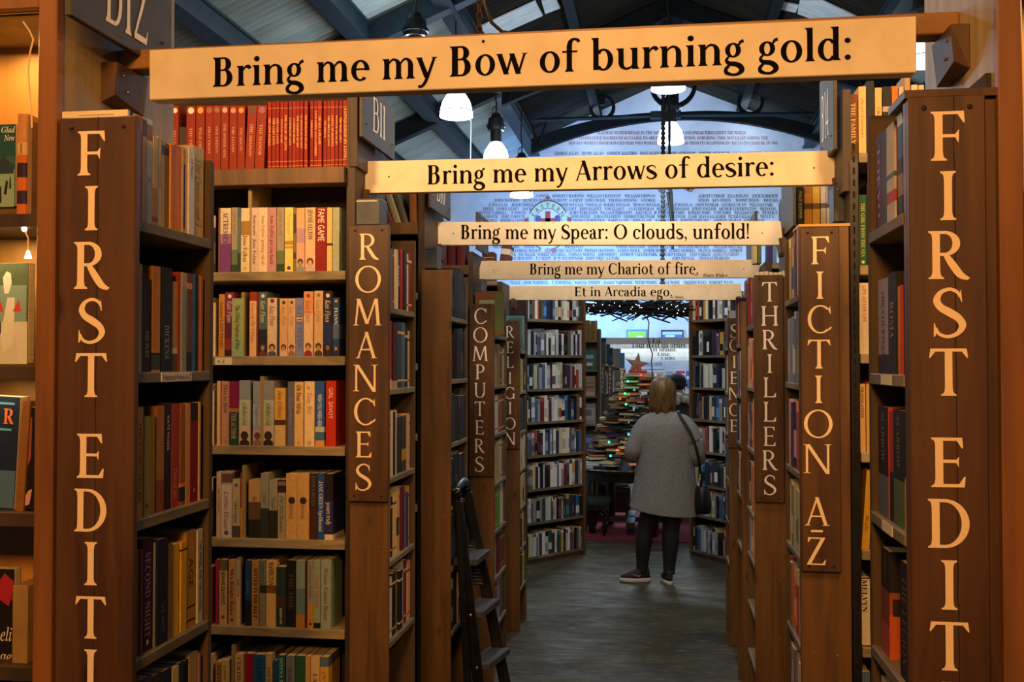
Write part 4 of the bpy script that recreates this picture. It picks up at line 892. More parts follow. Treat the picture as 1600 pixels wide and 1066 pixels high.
# ---- historical fiction paperbacks (left FIRST EDIT end)
G1 = 'paperbacks on the historical fiction end unit'
W1 = ['on top shelf of historical fiction end', 'on labelled shelf of historical fiction end', 'on third shelf of historical fiction end', 'on fourth shelf of historical fiction end', 'on fifth shelf of historical fiction end']
cover1 = [(0, 1, 0, 1, '#ead9b4')]
row_side(XL, -1, zA[0], [(14, 30, 44, '#e6d3a8', {'d': .118, 'cover': [(0, 1, 0, 1, '#ecd8ae'), (.2, .75, .955, .962, '#8a7a5a')]}), (30, 52, 50, '#1d2028', {'title': 'LONDON', 'tcol': '#8a94a0', 'style': 'T', 'desc': 'black paperback lettered LONDON'}), (54, 86, 70, '#e0d0a6', {'bands': ((.42, .52, '#1d2a55'),), 'title': 'ESSENCE', 'tcol': '#6a5a40', 'rng': (.6, .95)}),
    (88, 118, 84, '#a8521c'), (119, 149, 98, '#c99a66', {'bands': ((.82, .98, '#4a4a50'),)}), (150, 190, 112, '#c2cbd0', {'bands': ((.8, .95, '#8a6a50'),), 'dot': (.42, '#b0343a')}), (192, 224, 232, '#c9b488', {'bands': ((0, .42, '#b48a5c'), (.04, .1, '#7a5a38'))}), (226, 252, 232, '#d8c090', {'title': 'THE ROSE', 'tcol': '#8a6a44'}), (254, 277, 262, '#c8a678', {'bands': ((.84, .95, '#5a4a80'),)}),
    (279, 308, 282, '#8a7426', {'bands': ((.86, .95, '#4a2a10'),)}), (310, 332, 288, '#d88a22'), (333, 386, 292, '#dc7f1c'), (389, 400, 305, '#d8b078'), (401, 421, 305, '#d8a878', {'bands': ((.06, .80, '#4a2c72'),), 'desc': 'purple-panelled peach paperback'}), (423, 434, 312, '#d9b48a'), (435, 474, 318, '#d3d6dc', {'title': 'White', 'tcol': '#a8325a', 'style': 'I', 'rng': (.55, .95)}), (477, 550, 305, '#c0b078', {'bands': ((.0, .55, '#c9a868'),), 'title': 'The Queen and I', 'tcol': '#7a6a4a', 'style': 'I', 'dot': (.22, '#7a2a30', .06)})],
    200, 160, 4.44, G1, W1[0])
row_side(XL, -1, zA[1], [(44, 76, 155, '#c98a48'), (78, 128, 95, '#cdb070', {'bands': ((0, 1, '#c9aa68'),), 'dot': (.07, '#2a2018', .1)}), (130, 192, 205, '#3a2016', {'title': 'THE PURE', 'tcol': '#a88a72', 'style': 'T', 'rng': (.15, .45)}), (194, 246, 115, '#c68432', {'bands': ((.02, .16, '#3a4a3a'), (.16, .18, '#2a2014'))}), (250, 328, 125, '#161514', {'title': 'DICKENS', 'tcol': '#8a8278', 'style': 'T', 'rng': (.12, .45)}),
    (330, 370, 222, '#b08a4a', {'bands': ((0, .26, '#5a4a40'), (.2, .26, '#c9c0b0'))}), (372, 382, 155, '#8a1f18'), (383, 398, 158, '#d8bc80'), (400, 430, 160, '#7f9288', {'bands': ((.85, 1, '#a89a80'),)}), (432, 464, 165, '#6a3d1e', {'bands': ((0, .2, '#2a1a14'), (.84, .9, '#d98a3a'))}), (466, 490, 170, '#47759a'), (492, 513, 178, '#20283c'), (515, 528, 180, '#e09048'), (529, 545, 184, '#a86a34')], 200, 390, 4.44, G1, W1[1])
row_side(XL, -1, zA[2], [(45, 76, 180, '#343e62', {'bands': ((.4, .8, '#5a6288'),)}), (78, 102, 175, '#8a6638'), (104, 150, 168, '#cc8f48', {'title': 'THE STORYTELLER', 'tcol': '#5a3416'}), (152, 198, 235, '#a3913e', {'dot': (.1, '#2f4a2a')}), (200, 228, 235, '#8f7426'), (230, 247, 240, '#33301f'), (249, 304, 160, '#a8722e', {'bands': ((.0, .3, '#8a4a20'),)}), (306, 352, 135, '#2a1014', {'title': 'KATE MOSSE', 'tcol': '#d8cdb8', 'style': 'S', 'rng': (.55, .88), 'capf': .34, 'desc': 'maroon paperback, white lettering'}),
    (354, 408, 145, '#9a3a1a', {'title': 'Tent of fire', 'tcol': '#d8886a', 'style': 'I', 'rng': (.08, .38)}), (410, 446, 145, '#8f5424', {'bands': ((.04, .18, '#1f2026'), (.18, .22, '#d9772c'))}), (448, 480, 140, '#cc8a3a'), (482, 536, 138, '#7d1424', {'bands': ((.82, 1, '#2a1a14'),), 'dot': (.12, '#c9808a', .12)}), (538, 552, 132, '#d8b470'), (553, 568, 132, '#26201c')], 200, 600, 4.633, G1, W1[2])
row_side(XL, -1, zA[3], [(44, 84, 215, '#71706e', {'title': 'HISTORY', 'tcol': '#b9b5aa'}), (86, 118, 208, '#5d5344'), (120, 135, 200, '#8a4a22'), (137, 208, 125, '#4a1020', {'title': 'SECOND NIGHT', 'tcol': '#a08a94', 'style': 'T', 'dot': (.08, '#c9c0b8', .12), 'desc': 'maroon paperback with silver lettering'}), (210, 224, 155, '#a8b098'), (226, 290, 130, '#171c2c', {'title': 'THE NAVY', 'tcol': '#4a5a72', 'rng': (.1, .4)}), (292, 324, 165, '#7a5a30'), (326, 374, 165, '#d0a522'), (380, 418, 150, '#cf9f22', {'bands': ((.9, .92, '#2a2012'),)}), (420, 480, 80, '#aa7c30', {'bands': ((.06, .08, '#1a140a'), (.2, .22, '#1a140a')), 'title': 'AGE', 'tcol': '#5a3c14'}), (486, 520, 70, '#b9b0a0', {'title': 'THE ANGEL AND THE SWORD', 'tcol': '#4a4550', 'desc': 'pale grey paperback'})], 200, 810, 4.164, G1, W1[3])
row_side(XL, -1, zA[4], [(44, 110, 1040, '#6a5436'), (112, 200, 1035, '#4a3a4a'), (202, 262, 1010, '#3a2a2c'), (264, 322, 975, '#1a2030'), (324, 366, 960, '#b9a868'), (368, 402, 930, '#1c2a34'), (404, 438, 920, '#14161c'), (440, 496, 870, '#a88a5c'), (497, 508, 870, '#8a6a7a')], 200, 810, 4.164, G1, W1[4])
# ---- right FIRST EDIT end
G2 = 'dark paperbacks on the FIRST EDIT end unit near FICTION'
W2 = ['on top shelf beside the FICTION end', 'on second shelf beside the FICTION end', 'on third shelf beside the FICTION end', 'on fourth shelf beside the FICTION end', 'on fifth shelf beside the FICTION end']
row_side(XR, 1, zR[0], [(105, 138, 310, '#5a1418', {'title': 'TOKYO', 'tcol': '#a84a3a', 'style': 'T'}), (140, 163, 290, '#3c3f4c'), (165, 207, 255, '#b9aea2', {'bands': ((.2, .32, '#a83a3a'), (.45, .5, '#4a5a48')), 'desc': 'cream paperback, red patch'}), (209, 222, 205, '#8f1d18', {'bands': ((0, .4, '#1c1a20'),)}), (224, 249, 175, '#3d5f8a', {'bands': ((0, .55, '#2a2024'), (.2, .4, '#8a6a4a'), (.86, 1, '#b8d2e4'))}), (251, 286, 150, '#2c1820', {'title': 'WAYNE', 'tcol': '#8a4a44', 'style': 'T'})], 1335, 120, 3.55, G2, W2[0])
row_side(XR, 1, zR[1], [(108, 164, 55, '#948a9c', {'bands': ((0, .2, '#2a1c34'),), 'title': 'THE COURTESAN', 'tcol': '#4a4050', 'style': 'T'}), (166, 208, 20, '#1f1416', {'title': 'ROMA', 'tcol': '#8a6a4a', 'style': 'T', 'rng': (.35, .72), 'desc': 'black paperback lettered ROMA'}), (210, 231, 95, '#b8803c'), (232, 241, 90, '#b9301a'), (243, 285, 10, '#191a22', {'title': 'PHANTOM', 'tcol': '#4a5262'})], 1335, 420, 3.55, G2, W2[1])
row_side(XR, 1, zR[2], [(108, 162, 765, '#1a1417', {'bands': ((0, .38, '#5c6474'),), 'title': 'SCARROW', 'tcol': '#8a5a44', 'style': 'T', 'capf': .36, 'rng': (.5, .95), 'cover': [(0, 1, .0, 1, '#a82d1a')]}), (164, 186, 790, '#a02a18', {'bands': ((0, .45, '#241a22'),)}), (188, 246, 785, '#17171a', {'bands': ((0, .4, '#4d6247'),), 'title': 'SCARROW', 'tcol': '#6a6458', 'style': 'T', 'capf': .34, 'rng': (.5, .95)}), (248, 262, 800, '#1a1718', {'bands': ((0, .45, '#c2962c'),)}), (263, 286, 780, '#201618', {'bands': ((.2, .45, '#4a4a52'), (.85, .98, '#a02a1a')), 'title': 'SCARROW', 'tcol': '#9a4a3a', 'style': 'T'})], 1335, 420, 3.55, G2, W2[2])
row_side(XR, 1, zR[3], [(92, 128, 436, '#1d1412', {'bands': ((0, .30, '#a8484a'), (.3, .62, '#7a3a28')), 'title': 'SCARROW', 'tcol': '#6a4a34', 'style': 'T', 'rng': (.68, .98), 'cover': [(0, 1, .0, .42, '#b8501c'), (0, 1, .42, .62, '#8a4422'), (0, 1, .62, 1, '#171011'), (.05, .2, .40, .56, '#23120c'), (.3, .45, .42, .52, '#23120c')], 'desc': 'sunset-covered black paperback'}), (182, 222, 500, '#171315', {'title': 'THE LEGION', 'tcol': '#5a4a44', 'style': 'T'}), (224, 244, 520, '#3a2630')], 1335, 710, 2.99, G2, W2[3])
row_side(XR, 1, zR[4], [(96, 130, 1040, '#d0b890'), (134, 170, 1050, '#3a2a2a'), (172, 206, 1055, '#2a3448'), (208, 240, 1060, '#6a3020')], 1335, 710, 2.99, G2, W2[4])

# ---- overhead signs
def overhead(Y, corners, text, G, base, cap_px, label, beamz=None, extra=None, beam_x=None, th=.034):
    P = [U(px, py, Y) for px, py in corners]            # top-left, bottom-left, bottom-right, top-right
    c = (P[0] + P[1] + P[2] + P[3]) / 4; r = tag(empty('overhead_sign', c), label, 'sign', 'cream lettered boards hung across the aisle')
    m = MB(); bk = [Vector((p.x, p.y + th, p.z)) for p in P]
    m.hexa([P[1], P[2], bk[2], bk[1], P[0], P[3], bk[3], bk[0]]); m.build('board', SIGNC, r, bevel=.0015)
    off = Vector((0, -.0008, 0))
    a, b = U(*base[0], Y), U(*base[1], Y); mid = (a + b) / 2; dep = mid.y * cos(YAW) - mid.x * sin(YAW)
    for l_ in text_letters(G, text, a + off, b - a, (0, 0, 1), (b - a).length, cap_px * dep / 1600): l_.build('letter', BLACK, r)
    lt = MB()
    for tx, q0, q1, cp in (extra or ()):
        a2, b2 = U(*q0, Y), U(*q1, Y)
        if tx == '_': lt.face([a2 + off, b2 + off, b2 + off + Vector((0, 0, .004)), a2 + off + Vector((0, 0, .004))])
        else: put_text(lt, BOLDF if False else SIGNF, tx, a2 + off, b2 - a2, (0, 0, 1), (b2 - a2).length, cp * dep / 1600)
    if extra: lt.build('small_lettering', BLACK, r)
    nl = MB()
    for f in ((.055, .945) if Y > 2 else (.462,)):
        p = P[0].lerp(P[3], f).lerp(P[1].lerp(P[2], f), .5 if Y > 2 else .12); nl.ball(p.x, p.y - .0004, p.z, .0030, 7, (1, .4, 1))
    nl.build('screw_heads', NAILD, r)
    xa, xb, z0, z1 = beam_x; bx('beam', BEAMW, r, xa, Y + th + .001, z0, xb, Y + th + .048, z1, .002)
    for sx, x in ((1, xa), (-1, xb)):
        m = MB(); m.hexa([(x, Y - .02, z0 - .075), (x + sx * .022, Y - .01, z0 - .06), (x + sx * .022, Y + th + .06, z0 - .075), (x, Y + th + .06, z0 - .075), (x, Y - .02, z0 - .002), (x + sx * .03, Y - .02, z0 - .002), (x + sx * .03, Y + th + .06, z0 - .002), (x, Y + th + .06, z0 - .002)])
        bk_ = m.build('bracket', BOARD, r, bevel=.001)
        n2 = MB(); n2.ball(x + sx * .027, Y + .01, z0 - .02, .003, 7); n2.ball(x + sx * .025, Y + .03, z0 - .045, .003, 7); n2.build('bracket_screws', NAIL, bk_)
    return r
overhead(1.74, [(233, 78), (233, 156), (1432, 113), (1432, 25)], 'Bring me my Bow of burning gold:', SIGNF, ((330, 136), (1333, 93)), 48, 'warm lit sign reading Bring me my Bow of burning gold, nearest of all', beam_x=(CL, CR, U(210, 114, 1.80).z, U(210, 84, 1.80).z))
overhead(3.36, [(573, 252), (565, 302), (1318, 288), (1313, 235)], 'Bring me my Arrows of desire:', SIGNF, ((666, 288.5), (1211, 274.5)), 31, 'sign reading Bring me my Arrows of desire', beam_x=(CL, .575, 2.27, 2.32))
overhead(4.52, [(683, 347), (677, 383), (1224, 383), (1220, 345.5)], 'Bring me my Spear: O clouds, unfold!', SIGNF, ((719, 373.5), (1172, 373)), 22.5, 'sign reading Bring me my Spear, O clouds unfold', beam_x=(-1.0, .54, 2.22, 2.27))
overhead(5.60, [(752, 408), (744, 437), (1184, 434), (1190, 405.5)], 'Bring me my Chariot of fire.', SIGNF, ((827, 429), (1092, 428.5)), 17.4, 'sign reading Bring me my Chariot of fire', beam_x=(-.99, .54, 2.15, 2.2), extra=[('William Blake', (1096, 432.5), (1137, 432.3), 4.6), ('_', (1085, 430.6), (1091, 430.6), 0)])
overhead(6.85, [(797, 447), (789, 469), (1160, 469), (1157, 443)], 'Et in Arcadia ego.', SIGNF, ((897, 463), (1051, 463)), 14.5, 'lowest sign reading Et in Arcadia ego', beam_x=(-.99, .53, 2.12, 2.17), extra=[('Anon.', (1054, 466.3), (1069, 466.3), 4.2), ('_', (1047, 465), (1052, 465), 0)])

# ---- bay number plates
def plate(X, s, Y0, Y1, z0, z1, text, tcorner, cap, width, label, tz_=.24):
    r = MB().box(X, Y0, z0, X - s * .012, Y1, z1).build('bay_plate', GREYP, bevel=.0015); tag(r, label, 'sign', 'grey bay number plates')
    m = MB(); xs = X - s * .0126
    ux = (0, 1, 0) if s < 0 else (0, -1, 0)
    for l_ in text_letters(CAPF, text, (xs, tcorner, z0 + (z1 - z0) * tz_), ux, (0, 0, 1), width, cap): l_.build('letter', WHITEL, r)
    n = MB(); n.ball(xs, Y0 + .04, z0 + .05, .003, 6); n.ball(xs, Y1 - .04, z0 + .05, .003, 6); n.build('screw_heads', NAILD, r)
    return r
XP = -.965
p0, p1 = UX(101, 24, XP), UX(259, 116, XP); plate(XP, -1, p0.y, p1.y, p0.z, p0.z + .26, 'B12', UX(152, 30, XP).y, .15, .155, 'dark grey plate lettered B12 on the display cabinet', .10)
p0, p1 = UX(561, 238, XP), UX(612, 252, XP); plate(XP, -1, p0.y, p1.y, p1.z, p1.z + .19, 'B11', UX(576, 230, XP).y, .118, .17, 'dark grey plate lettered B11 beside the red books')
p0, p1 = UX(669, 335, XP), UX(700, 345, XP); plate(XP, -1, p0.y, p1.y, p1.z, p1.z + .20, 'B10', UX(678, 335, XP).y, .118, .17, 'dark grey plate lettered B10 below the Arrows sign')
p0, p1 = UX(743, 397, XP), UX(760, 400, XP); plate(XP, -1, p0.y, p1.y, p1.z, p1.z + .20, 'B9', UX(748, 395, XP).y, .118, .13, 'dark grey plate lettered B9 below the Spear sign')
XQ = .545
p0, p1 = UX(1287, 250, XQ), UX(1309, 232, XQ); plate(XQ, 1, p1.y, p0.y, p0.z - .02, p0.z + .26, 'B14', UX(1290, 200, XQ).y, .15, .14, 'dark grey plate lettered B14 facing the red books')
for (a_, b_, yb, tx, lb) in ((1221, 1239, 345, 'B15', 'dark grey plate behind the right end of the Spear sign'), (1166, 1180, 402, 'B16', 'dark grey plate behind the right end of the Chariot sign')):
    q0, q1 = UX(a_, yb, XQ - .01), UX(b_, yb, XQ - .01); r = MB().box(XQ - .01, q1.y, q1.z - .02, XQ + .002, q0.y, q0.z + .20).build('bay_plate', GREYP); tag(r, lb, 'sign', 'grey bay number plates')

# ---- second bay, left: romances
YB = 3.25
zB = [U(430, y, YB).z for y in (265, 425, 557, 697, 842, 980)]; zB += [zB[-1] - .29, zB[-1] - .57]
cB = case(-1, CL + .012, -2.3, YB, 3.62, 2.66, zB, 'deep dark bookcase of romance paperbacks with red books on top', sm=SHELF)
bx('top_ledge', BOARD2, cB, CL - .018, YB - .03, zB[0] - .055, -2.27, YB + .02, zB[0] - .0005, .002)
for px, k in ((394, 1), (384, 2), (414, 3), (387, 4), (380, 5), (372, 6)):
    a = U(px, 568, YB + .03); bx('divider', PINE, cB, a.x - .006, YB + .004, zB[k], a.x + .006, YB + .18, zB[k - 1] - .031 - (.035 if k != 1 else 0))
a = U(356, 568, YB); m = MB(); m.box(U(339, 568, YB).x, YB - .0145, zB[2] - .028, U(365, 568, YB).x, YB - .0125, zB[2] - .004); t_ = m.build('shelf_label', mat('label_card', '#cfc7b4'), cB)
m = MB(); m.col('#241d18'); put_small(m, 'S', 'A-Z', (U(342, 568, YB).x, YB - .0150, zB[2] - .022), (1, 0, 0), (0, 0, 1), .028, .011); m.build('label_print', INK, t_)
zBe = [UX(612, y, XL).z for y in (481, 608, 746, 875, 1001)]; zBe += [zBe[-1] - .25, zBe[-1] - .5]
YB0, YB1 = 3.235, 3.61
eB = end_unit(-1, XL, CL, YB0, YB1, UX(608, 353, XL).z, zBe, 'brown end unit lettered ROMANCES', BOARD2, SHELFG, zfar=UX(650, 377, XL).z)
ROM = [('R', 365, 405.6), ('O', 416, 457), ('M', 467, 508.5), ('A', 519.5, 560), ('N', 570, 611.5), ('C', 622.7, 664), ('E', 674.5, 715), ('S', 725, 766.5)]
sign_board(eB, YB0 - .016, 545, 606, 352, 785, ROM, (577, 567), CAPF, CREAML, BOARD, 1.05)

RED, RED2 = '#8a2410', '#861408'
G3 = 'red paperbacks on top of the romance bookcase'; it = []
for i, (x0, x1) in enumerate([(365, 400), (442, 487), (490, 533), (536, 575), (578, 615), (617, 655), (657, 695), (697, 735), (738, 783), (786, 833)]):
    it.append((x0, x1, 528 if i != 1 else 530, '#8f2f14', {'bands': ((.90, 1, '#9c3214'),), 'title': ['THE LAST', 'THE TREE', 'WILD FIRE', 'FIRST FROST', 'FIVE TWENTY', 'THE OTHER SIDE', 'THE TAVERN', 'THE HOUSE', 'THE SHADOW', 'THE MANOR'][i], 'tcol': '#c98a70', 'style': 'T', 'rng': (.1, .78), 'capf': .34, 'dot': (.93, ['#e8e2cc', '#e8e2cc', '#e0a040', '#9a5a48', '#9a5a48', '#c0a0a0', '#c98a6a', '#d8903a', '#4a2a20', '#8a4a6a'][i], .36), 'desc': 'wide orange-red paperback', **({'lean': .045} if i in (8, 9) else {})}))
thin = [(850, 868), (870, 890), (893, 910), (912, 928), (930, 950), (955, 972), (975, 992), (994, 1012), (1014, 1030), (1033, 1050), (1065, 1081), (1083, 1101), (1103, 1123), (1130, 1147), (1149, 1166), (1168, 1187), (1190, 1206), (1208, 1226), (1230, 1258)]
tt = ['THE LOVE PUZZLE', 'THE LOST LOVE', "SHE'S OFF A CAVE", 'DANCE ON HEART', 'THE MAGIC OF LOVE', 'A CAPTIVE OF LOVE', 'A CAPTIVE HEART', 'THE SHADOW OF SIN', 'AN ADVENTURE OF LOVE', 'THE ROMANCE OF LOVE', 'LORD RAVEN', 'LOVE LORDS AND LADYBIRDS', 'OF ALL A FLAME', 'THE PRINCE', 'THE CIRCUS OF LOVE', 'A DUEL OF DESTINY', 'WINGS OF THE HEART', 'THE DUKE AND I', 'CONQUERED BY LOVE']
for i, (x0, x1) in enumerate(thin):
    it.append((x0, x1, 508 - i * .4, RED2 if i % 3 else '#94200f', {'bands': ((.115, .122, '#d9963a'), (.045, .052, '#d9963a'), (.90, .906, '#d9963a')), 'title': tt[i], 'tcol': '#e6b060', 'style': 'T', 'rng': (.14, .88), 'capf': .56, 'desc': 'slim red gilt-lettered paperback'}))
row_front(YB, zB[0], it, 150, 0, 3.2, G3, 'on top of romance case', d=.11)
bx('dark_gap_block', DARKW, cB, U(150 + 402 / 3.2, 568, YB).x, YB + .01, zB[0], U(150 + 436 / 3.2, 568, YB).x, YB + .1, zB[0] + .155)  # dark block put in for the dark gap among the red books
bx('top_upright', DARKW, cB, U(546, 568, YB).x, YB - .01, zB[0], U(559, 568, YB).x, YB + .2, 2.62, .002)

G4 = 'paperbacks on the romance shelves'
def WR(k): return f"on {ORD[k]} romance shelf down"
P1, P2 = ('#2a1a14', '#c99a78', '#4a3a52'), ('#6a4a2a', '#d2a582', '#7a1f22')
row_front(YB, zB[1], [(78, 92, 190, '#8a5a48'), (94, 222, 190, '#e8d4b0', {'bands': ((0, .45, '#7a4488'), (.45, .6, '#a878a0')), 'title': 'ACTRESSES', 'tcol': '#4a2a52', 'style': 'T', 'rng': (.45, .93), 'desc': 'cream and purple paperback lettered ACTRESSES'}),
    (224, 300, 182, '#a49a84', {'bands': ((0, .12, '#3a4a30'), (.12, .35, '#6a7a58')), 'title': 'Adele Parks', 'tcol': '#a8402c', 'style': 'I', 'rng': (.55, .95)}), (302, 340, 184, '#5f7a70', {'bands': ((0, .3, '#2f4a2c'), (.85, 1, '#4a6a8a'))}), (343, 445, 193, '#eed8aa', {'bands': ((.58, .8, '#b08048'),), 'title': 'Jane Fallon', 'tcol': '#7a4020', 'style': 'T', 'rng': (.16, .58), 'dot': (.06, '#c9a878')}),
    (449, 552, 184, '#e0c6b2', {'title': 'foursome  Jane Fallon', 'tcol': '#5a4a5a', 'style': 'T', 'capf': .4, 'dot': (.05, '#cfae98')}), (556, 662, 184, '#eed2b0', {'title': 'Jane Fallon  getting rid of', 'tcol': '#a8703c', 'style': 'T', 'capf': .36}), (665, 768, 184, '#c58f92', {'title': 'Jane Fallon got you back', 'tcol': '#7a2440', 'style': 'T', 'capf': .42}),
    (771, 860, 182, '#a49a82', {'bands': ((0, .12, '#3a4a30'), (.12, .33, '#6a7a50')), 'title': 'Adele Parks', 'tcol': '#a8402c', 'style': 'I', 'rng': (.55, .95)}), (864, 966, 182, '#f0d878', {'bands': ((.36, .4, '#c9a030'), (.42, .48, '#b8902a')), 'dot': (.06, '#3a2a5a'), 'title': 'Summer', 'tcol': '#b89a4a', 'style': 'I', 'rng': (.5, .95)}), (969, 1002, 186, '#7f7a38', {'bands': ((.2, .3, '#5a2a62'), (.6, .9, '#4a4428'))}),
    (1004, 1104, 190, '#e2b088', {'bands': ((.45, .68, '#bb94a8'), (0, .45, '#dba990')), 'port': ('#3a2418', '#a87850', '#7f8a80')}), (1108, 1230, 184, '#dcbc94', {'title': 'JENNIE FELTON', 'tcol': '#3a3a3a', 'style': 'T', 'rng': (.5, .97), 'port': ('#4a2f1c', '#c99a72', '#b8a8a0')}), (1236, 1362, 180, '#8c1a12', {'title': 'FAME GAME', 'tcol': '#f2e2cc', 'style': 'S', 'rng': (.47, .98), 'capf': .62, 'desc': 'dark red paperback lettered FAME GAME'}), (1370, 1432, 184, '#e6c078', {'bands': ((.4, .44, '#4a3220'),)}), (1437, 1517, 182, '#a6b298', {'title': 'The Hidden Garden', 'tcol': '#b8985a', 'style': 'I'})],
    330, 300, 7.614, G4, WR(0))
KF = dict(style='I', rng=(.52, .86), capf=.62)
row_front(YB, zB[2], [(78, 150, 150, '#c98a3c', {'title': 'Autumn LAST PEARL', 'tcol': '#5a3414', 'style': 'T'}), (153, 262, 125, '#7d2d52', {'bands': ((.0, .1, '#3a1420'), (.1, .28, '#8a2f24'), (.28, .6, '#5a2440')), 'title': 'Kate Flynn', 'tcol': '#e6c0c8', 'dot': (.935, '#e2cfc0'), **KF}), (236, 378, 200, '#9cab74', {'title': 'The Filling Orphans of War', 'tcol': '#4a4020', 'style': 'T', 'capf': .42, 'bands': ((0, .3, '#8cab84'),)}),
    (447, 530, 122, '#eab684', {'bands': ((.86, 1, '#9a3a1c'),), 'title': 'Leaving the Village', 'tcol': '#8a5a3a', 'style': 'I'}), (532, 552, 125, '#8a2a1c'), (560, 662, 122, '#4f6468', {'bands': ((0, .42, '#23282e'),), 'title': 'Kate Flynn', 'tcol': '#d8d4c4', 'dot': (.935, '#d8cdb4'), 'port': ('#3a2a1c', '#a87a58', '#6a2a22'), **KF}), (665, 780, 195, '#dcc2a2', {'title': 'Kate Flynn', 'tcol': '#5a3040', 'dot': (.95, '#6a3048'), 'port': ('#4a2c1a', '#c08a66', '#4a4470'), **KF}),
    (783, 800, 205, '#33403c'), (804, 903, 200, '#d9ae80', {'title': 'Kate Flynn', 'tcol': '#c07a48', 'dot': (.93, '#4a3428'), 'port': ('#5a3a24', '#b8845c', '#cdb8a0'), **KF}), (906, 994, 200, '#dcb48c', {'title': 'Kate Flynn', 'tcol': '#c07a58', 'dot': (.93, '#4a3428'), 'port': ('#4a3020', '#b8845c', '#8a6a54'), **KF}), (996, 1090, 195, '#8288b4', {'title': 'KATIE FLYNN', 'tcol': '#5a5a86', 'style': 'T', 'dot': (.64, '#e0b070', .40)}),
    (1098, 1208, 118, '#e69a68', {'bands': ((0, .66, '#ecc49c'),), 'title': 'Kate Flynn', 'tcol': '#a8503c', 'dot': (.935, '#7a4a38'), 'port': ('#6a4428', '#c9926c', '#8a2034'), **KF}), (1218, 1324, 110, '#dcb684', {'title': 'Kate Flynn', 'tcol': '#a87a4a', 'dot': (.935, '#8a6a4a'), 'port': ('#3a2c20', '#b08860', '#3a3a2c'), **KF}), (1328, 1436, 112, '#2c2436', {'bands': ((.15, .5, '#24325e'),), 'title': 'Kate Flynn', 'tcol': '#dcd2c4', 'dot': (.93, '#e6c8b4'), 'port': ('#1c1618', '#8a5a44', '#1c1a20'), **KF}), (1440, 1518, 190, '#27486c', {'bands': ((.3, .55, '#5a6a84'),), 'title': 'FLYNN', 'tcol': '#e6e0d4', 'style': 'T', 'rng': (.5, .85), 'dot': (.94, '#d9a040'), 'port': ('#3a281c', '#b8886a', '#23181c')})],
    330, 440, 7.614, G4, WR(1))
row_front(YB, zB[3], [(68, 108, 118, '#e2b47a'), (118, 212, 124, '#c08c76', {'title': 'This Is How', 'tcol': '#4a3430', 'style': 'T', 'rng': (.5, .96), 'dot': (.06, '#a8705c')}), (216, 328, 122, '#7c1844', {'bands': ((0, .52, '#23443c'), (.52, .58, '#b06a3a')), 'title': 'THE AUTHOR', 'tcol': '#b08a60', 'style': 'T', 'rng': (.1, .5)}), (330, 464, 110, '#8b979a', {'bands': ((0, .7, '#b9bfa6'), (0, .3, '#c9b09a')), 'title': "A Mother's Only", 'tcol': '#33403a', 'style': 'I', 'rng': (.3, .66), 'port': ('#2a1c18', '#3a2420', '#2a1c18')}), (492, 602, 122, '#8f98a8', {'bands': ((.0, .25, '#b8a298'), (.3, .65, '#a8b4c4')), 'title': 'A Daughter Love', 'tcol': '#4a4a58', 'style': 'I', 'rng': (.3, .66), 'port': ('#5a2f2a', '#6a3a30', '#8a5a4a')}), (606, 745, 112, '#8f9290', {'bands': ((0, .7, '#b4b898'), (0, .3, '#cbb09a')), 'title': "A Mother's Only", 'tcol': '#33403a', 'style': 'I', 'rng': (.3, .66), 'port': ('#2a1c18', '#3a2420', '#2a1c18')}),
    (750, 882, 202, '#e0ae50', {'title': 'Jane Feltness', 'tcol': '#7a4a1a', 'style': 'I', 'rng': (.48, .95), 'bands': ((.36, .45, '#5a3420'), (0, .36, '#dab870'))}), (884, 902, 210, '#6a4a2a'), (906, 980, 125, '#6a6d80', {'title': 'The Hot Return', 'tcol': '#b0808a', 'style': 'I'}), (984, 1094, 128, '#e8bd7c', {'title': 'Oh Dear Silvia', 'tcol': '#1f1510', 'style': 'T', 'rng': (.5, .95), 'capf': .52, 'dot': (.05, '#cf9f60'), 'desc': 'tan paperback lettered Oh Dear Silvia'}), (1108, 1228, 124, '#eecf98', {'title': 'a Tiny Bit', 'tcol': '#b8502c', 'style': 'I', 'rng': (.5, .92), 'dot': (.05, '#b8a080')}),
    (1236, 1344, 120, '#2d5aa2', {'bands': ((0, .09, '#d99a4a'), (.09, .22, '#3f6a8a'), (.22, .3, '#bfc0b0')), 'title': 'WISH YOU WERE HERE', 'tcol': '#eae4d8', 'style': 'S', 'rng': (.3, .8), 'capf': .5, 'desc': 'blue paperback lettered WISH YOU WERE HERE'}), (1360, 1480, 116, '#bd2c14', {'title': 'GIRL  SAVOY', 'tcol': '#f0cdb8', 'style': 'S', 'rng': (.42, .9), 'capf': .42, 'desc': 'red paperback lettered GIRL SAVOY'})], 330, 580, 7.614, G4, WR(2))
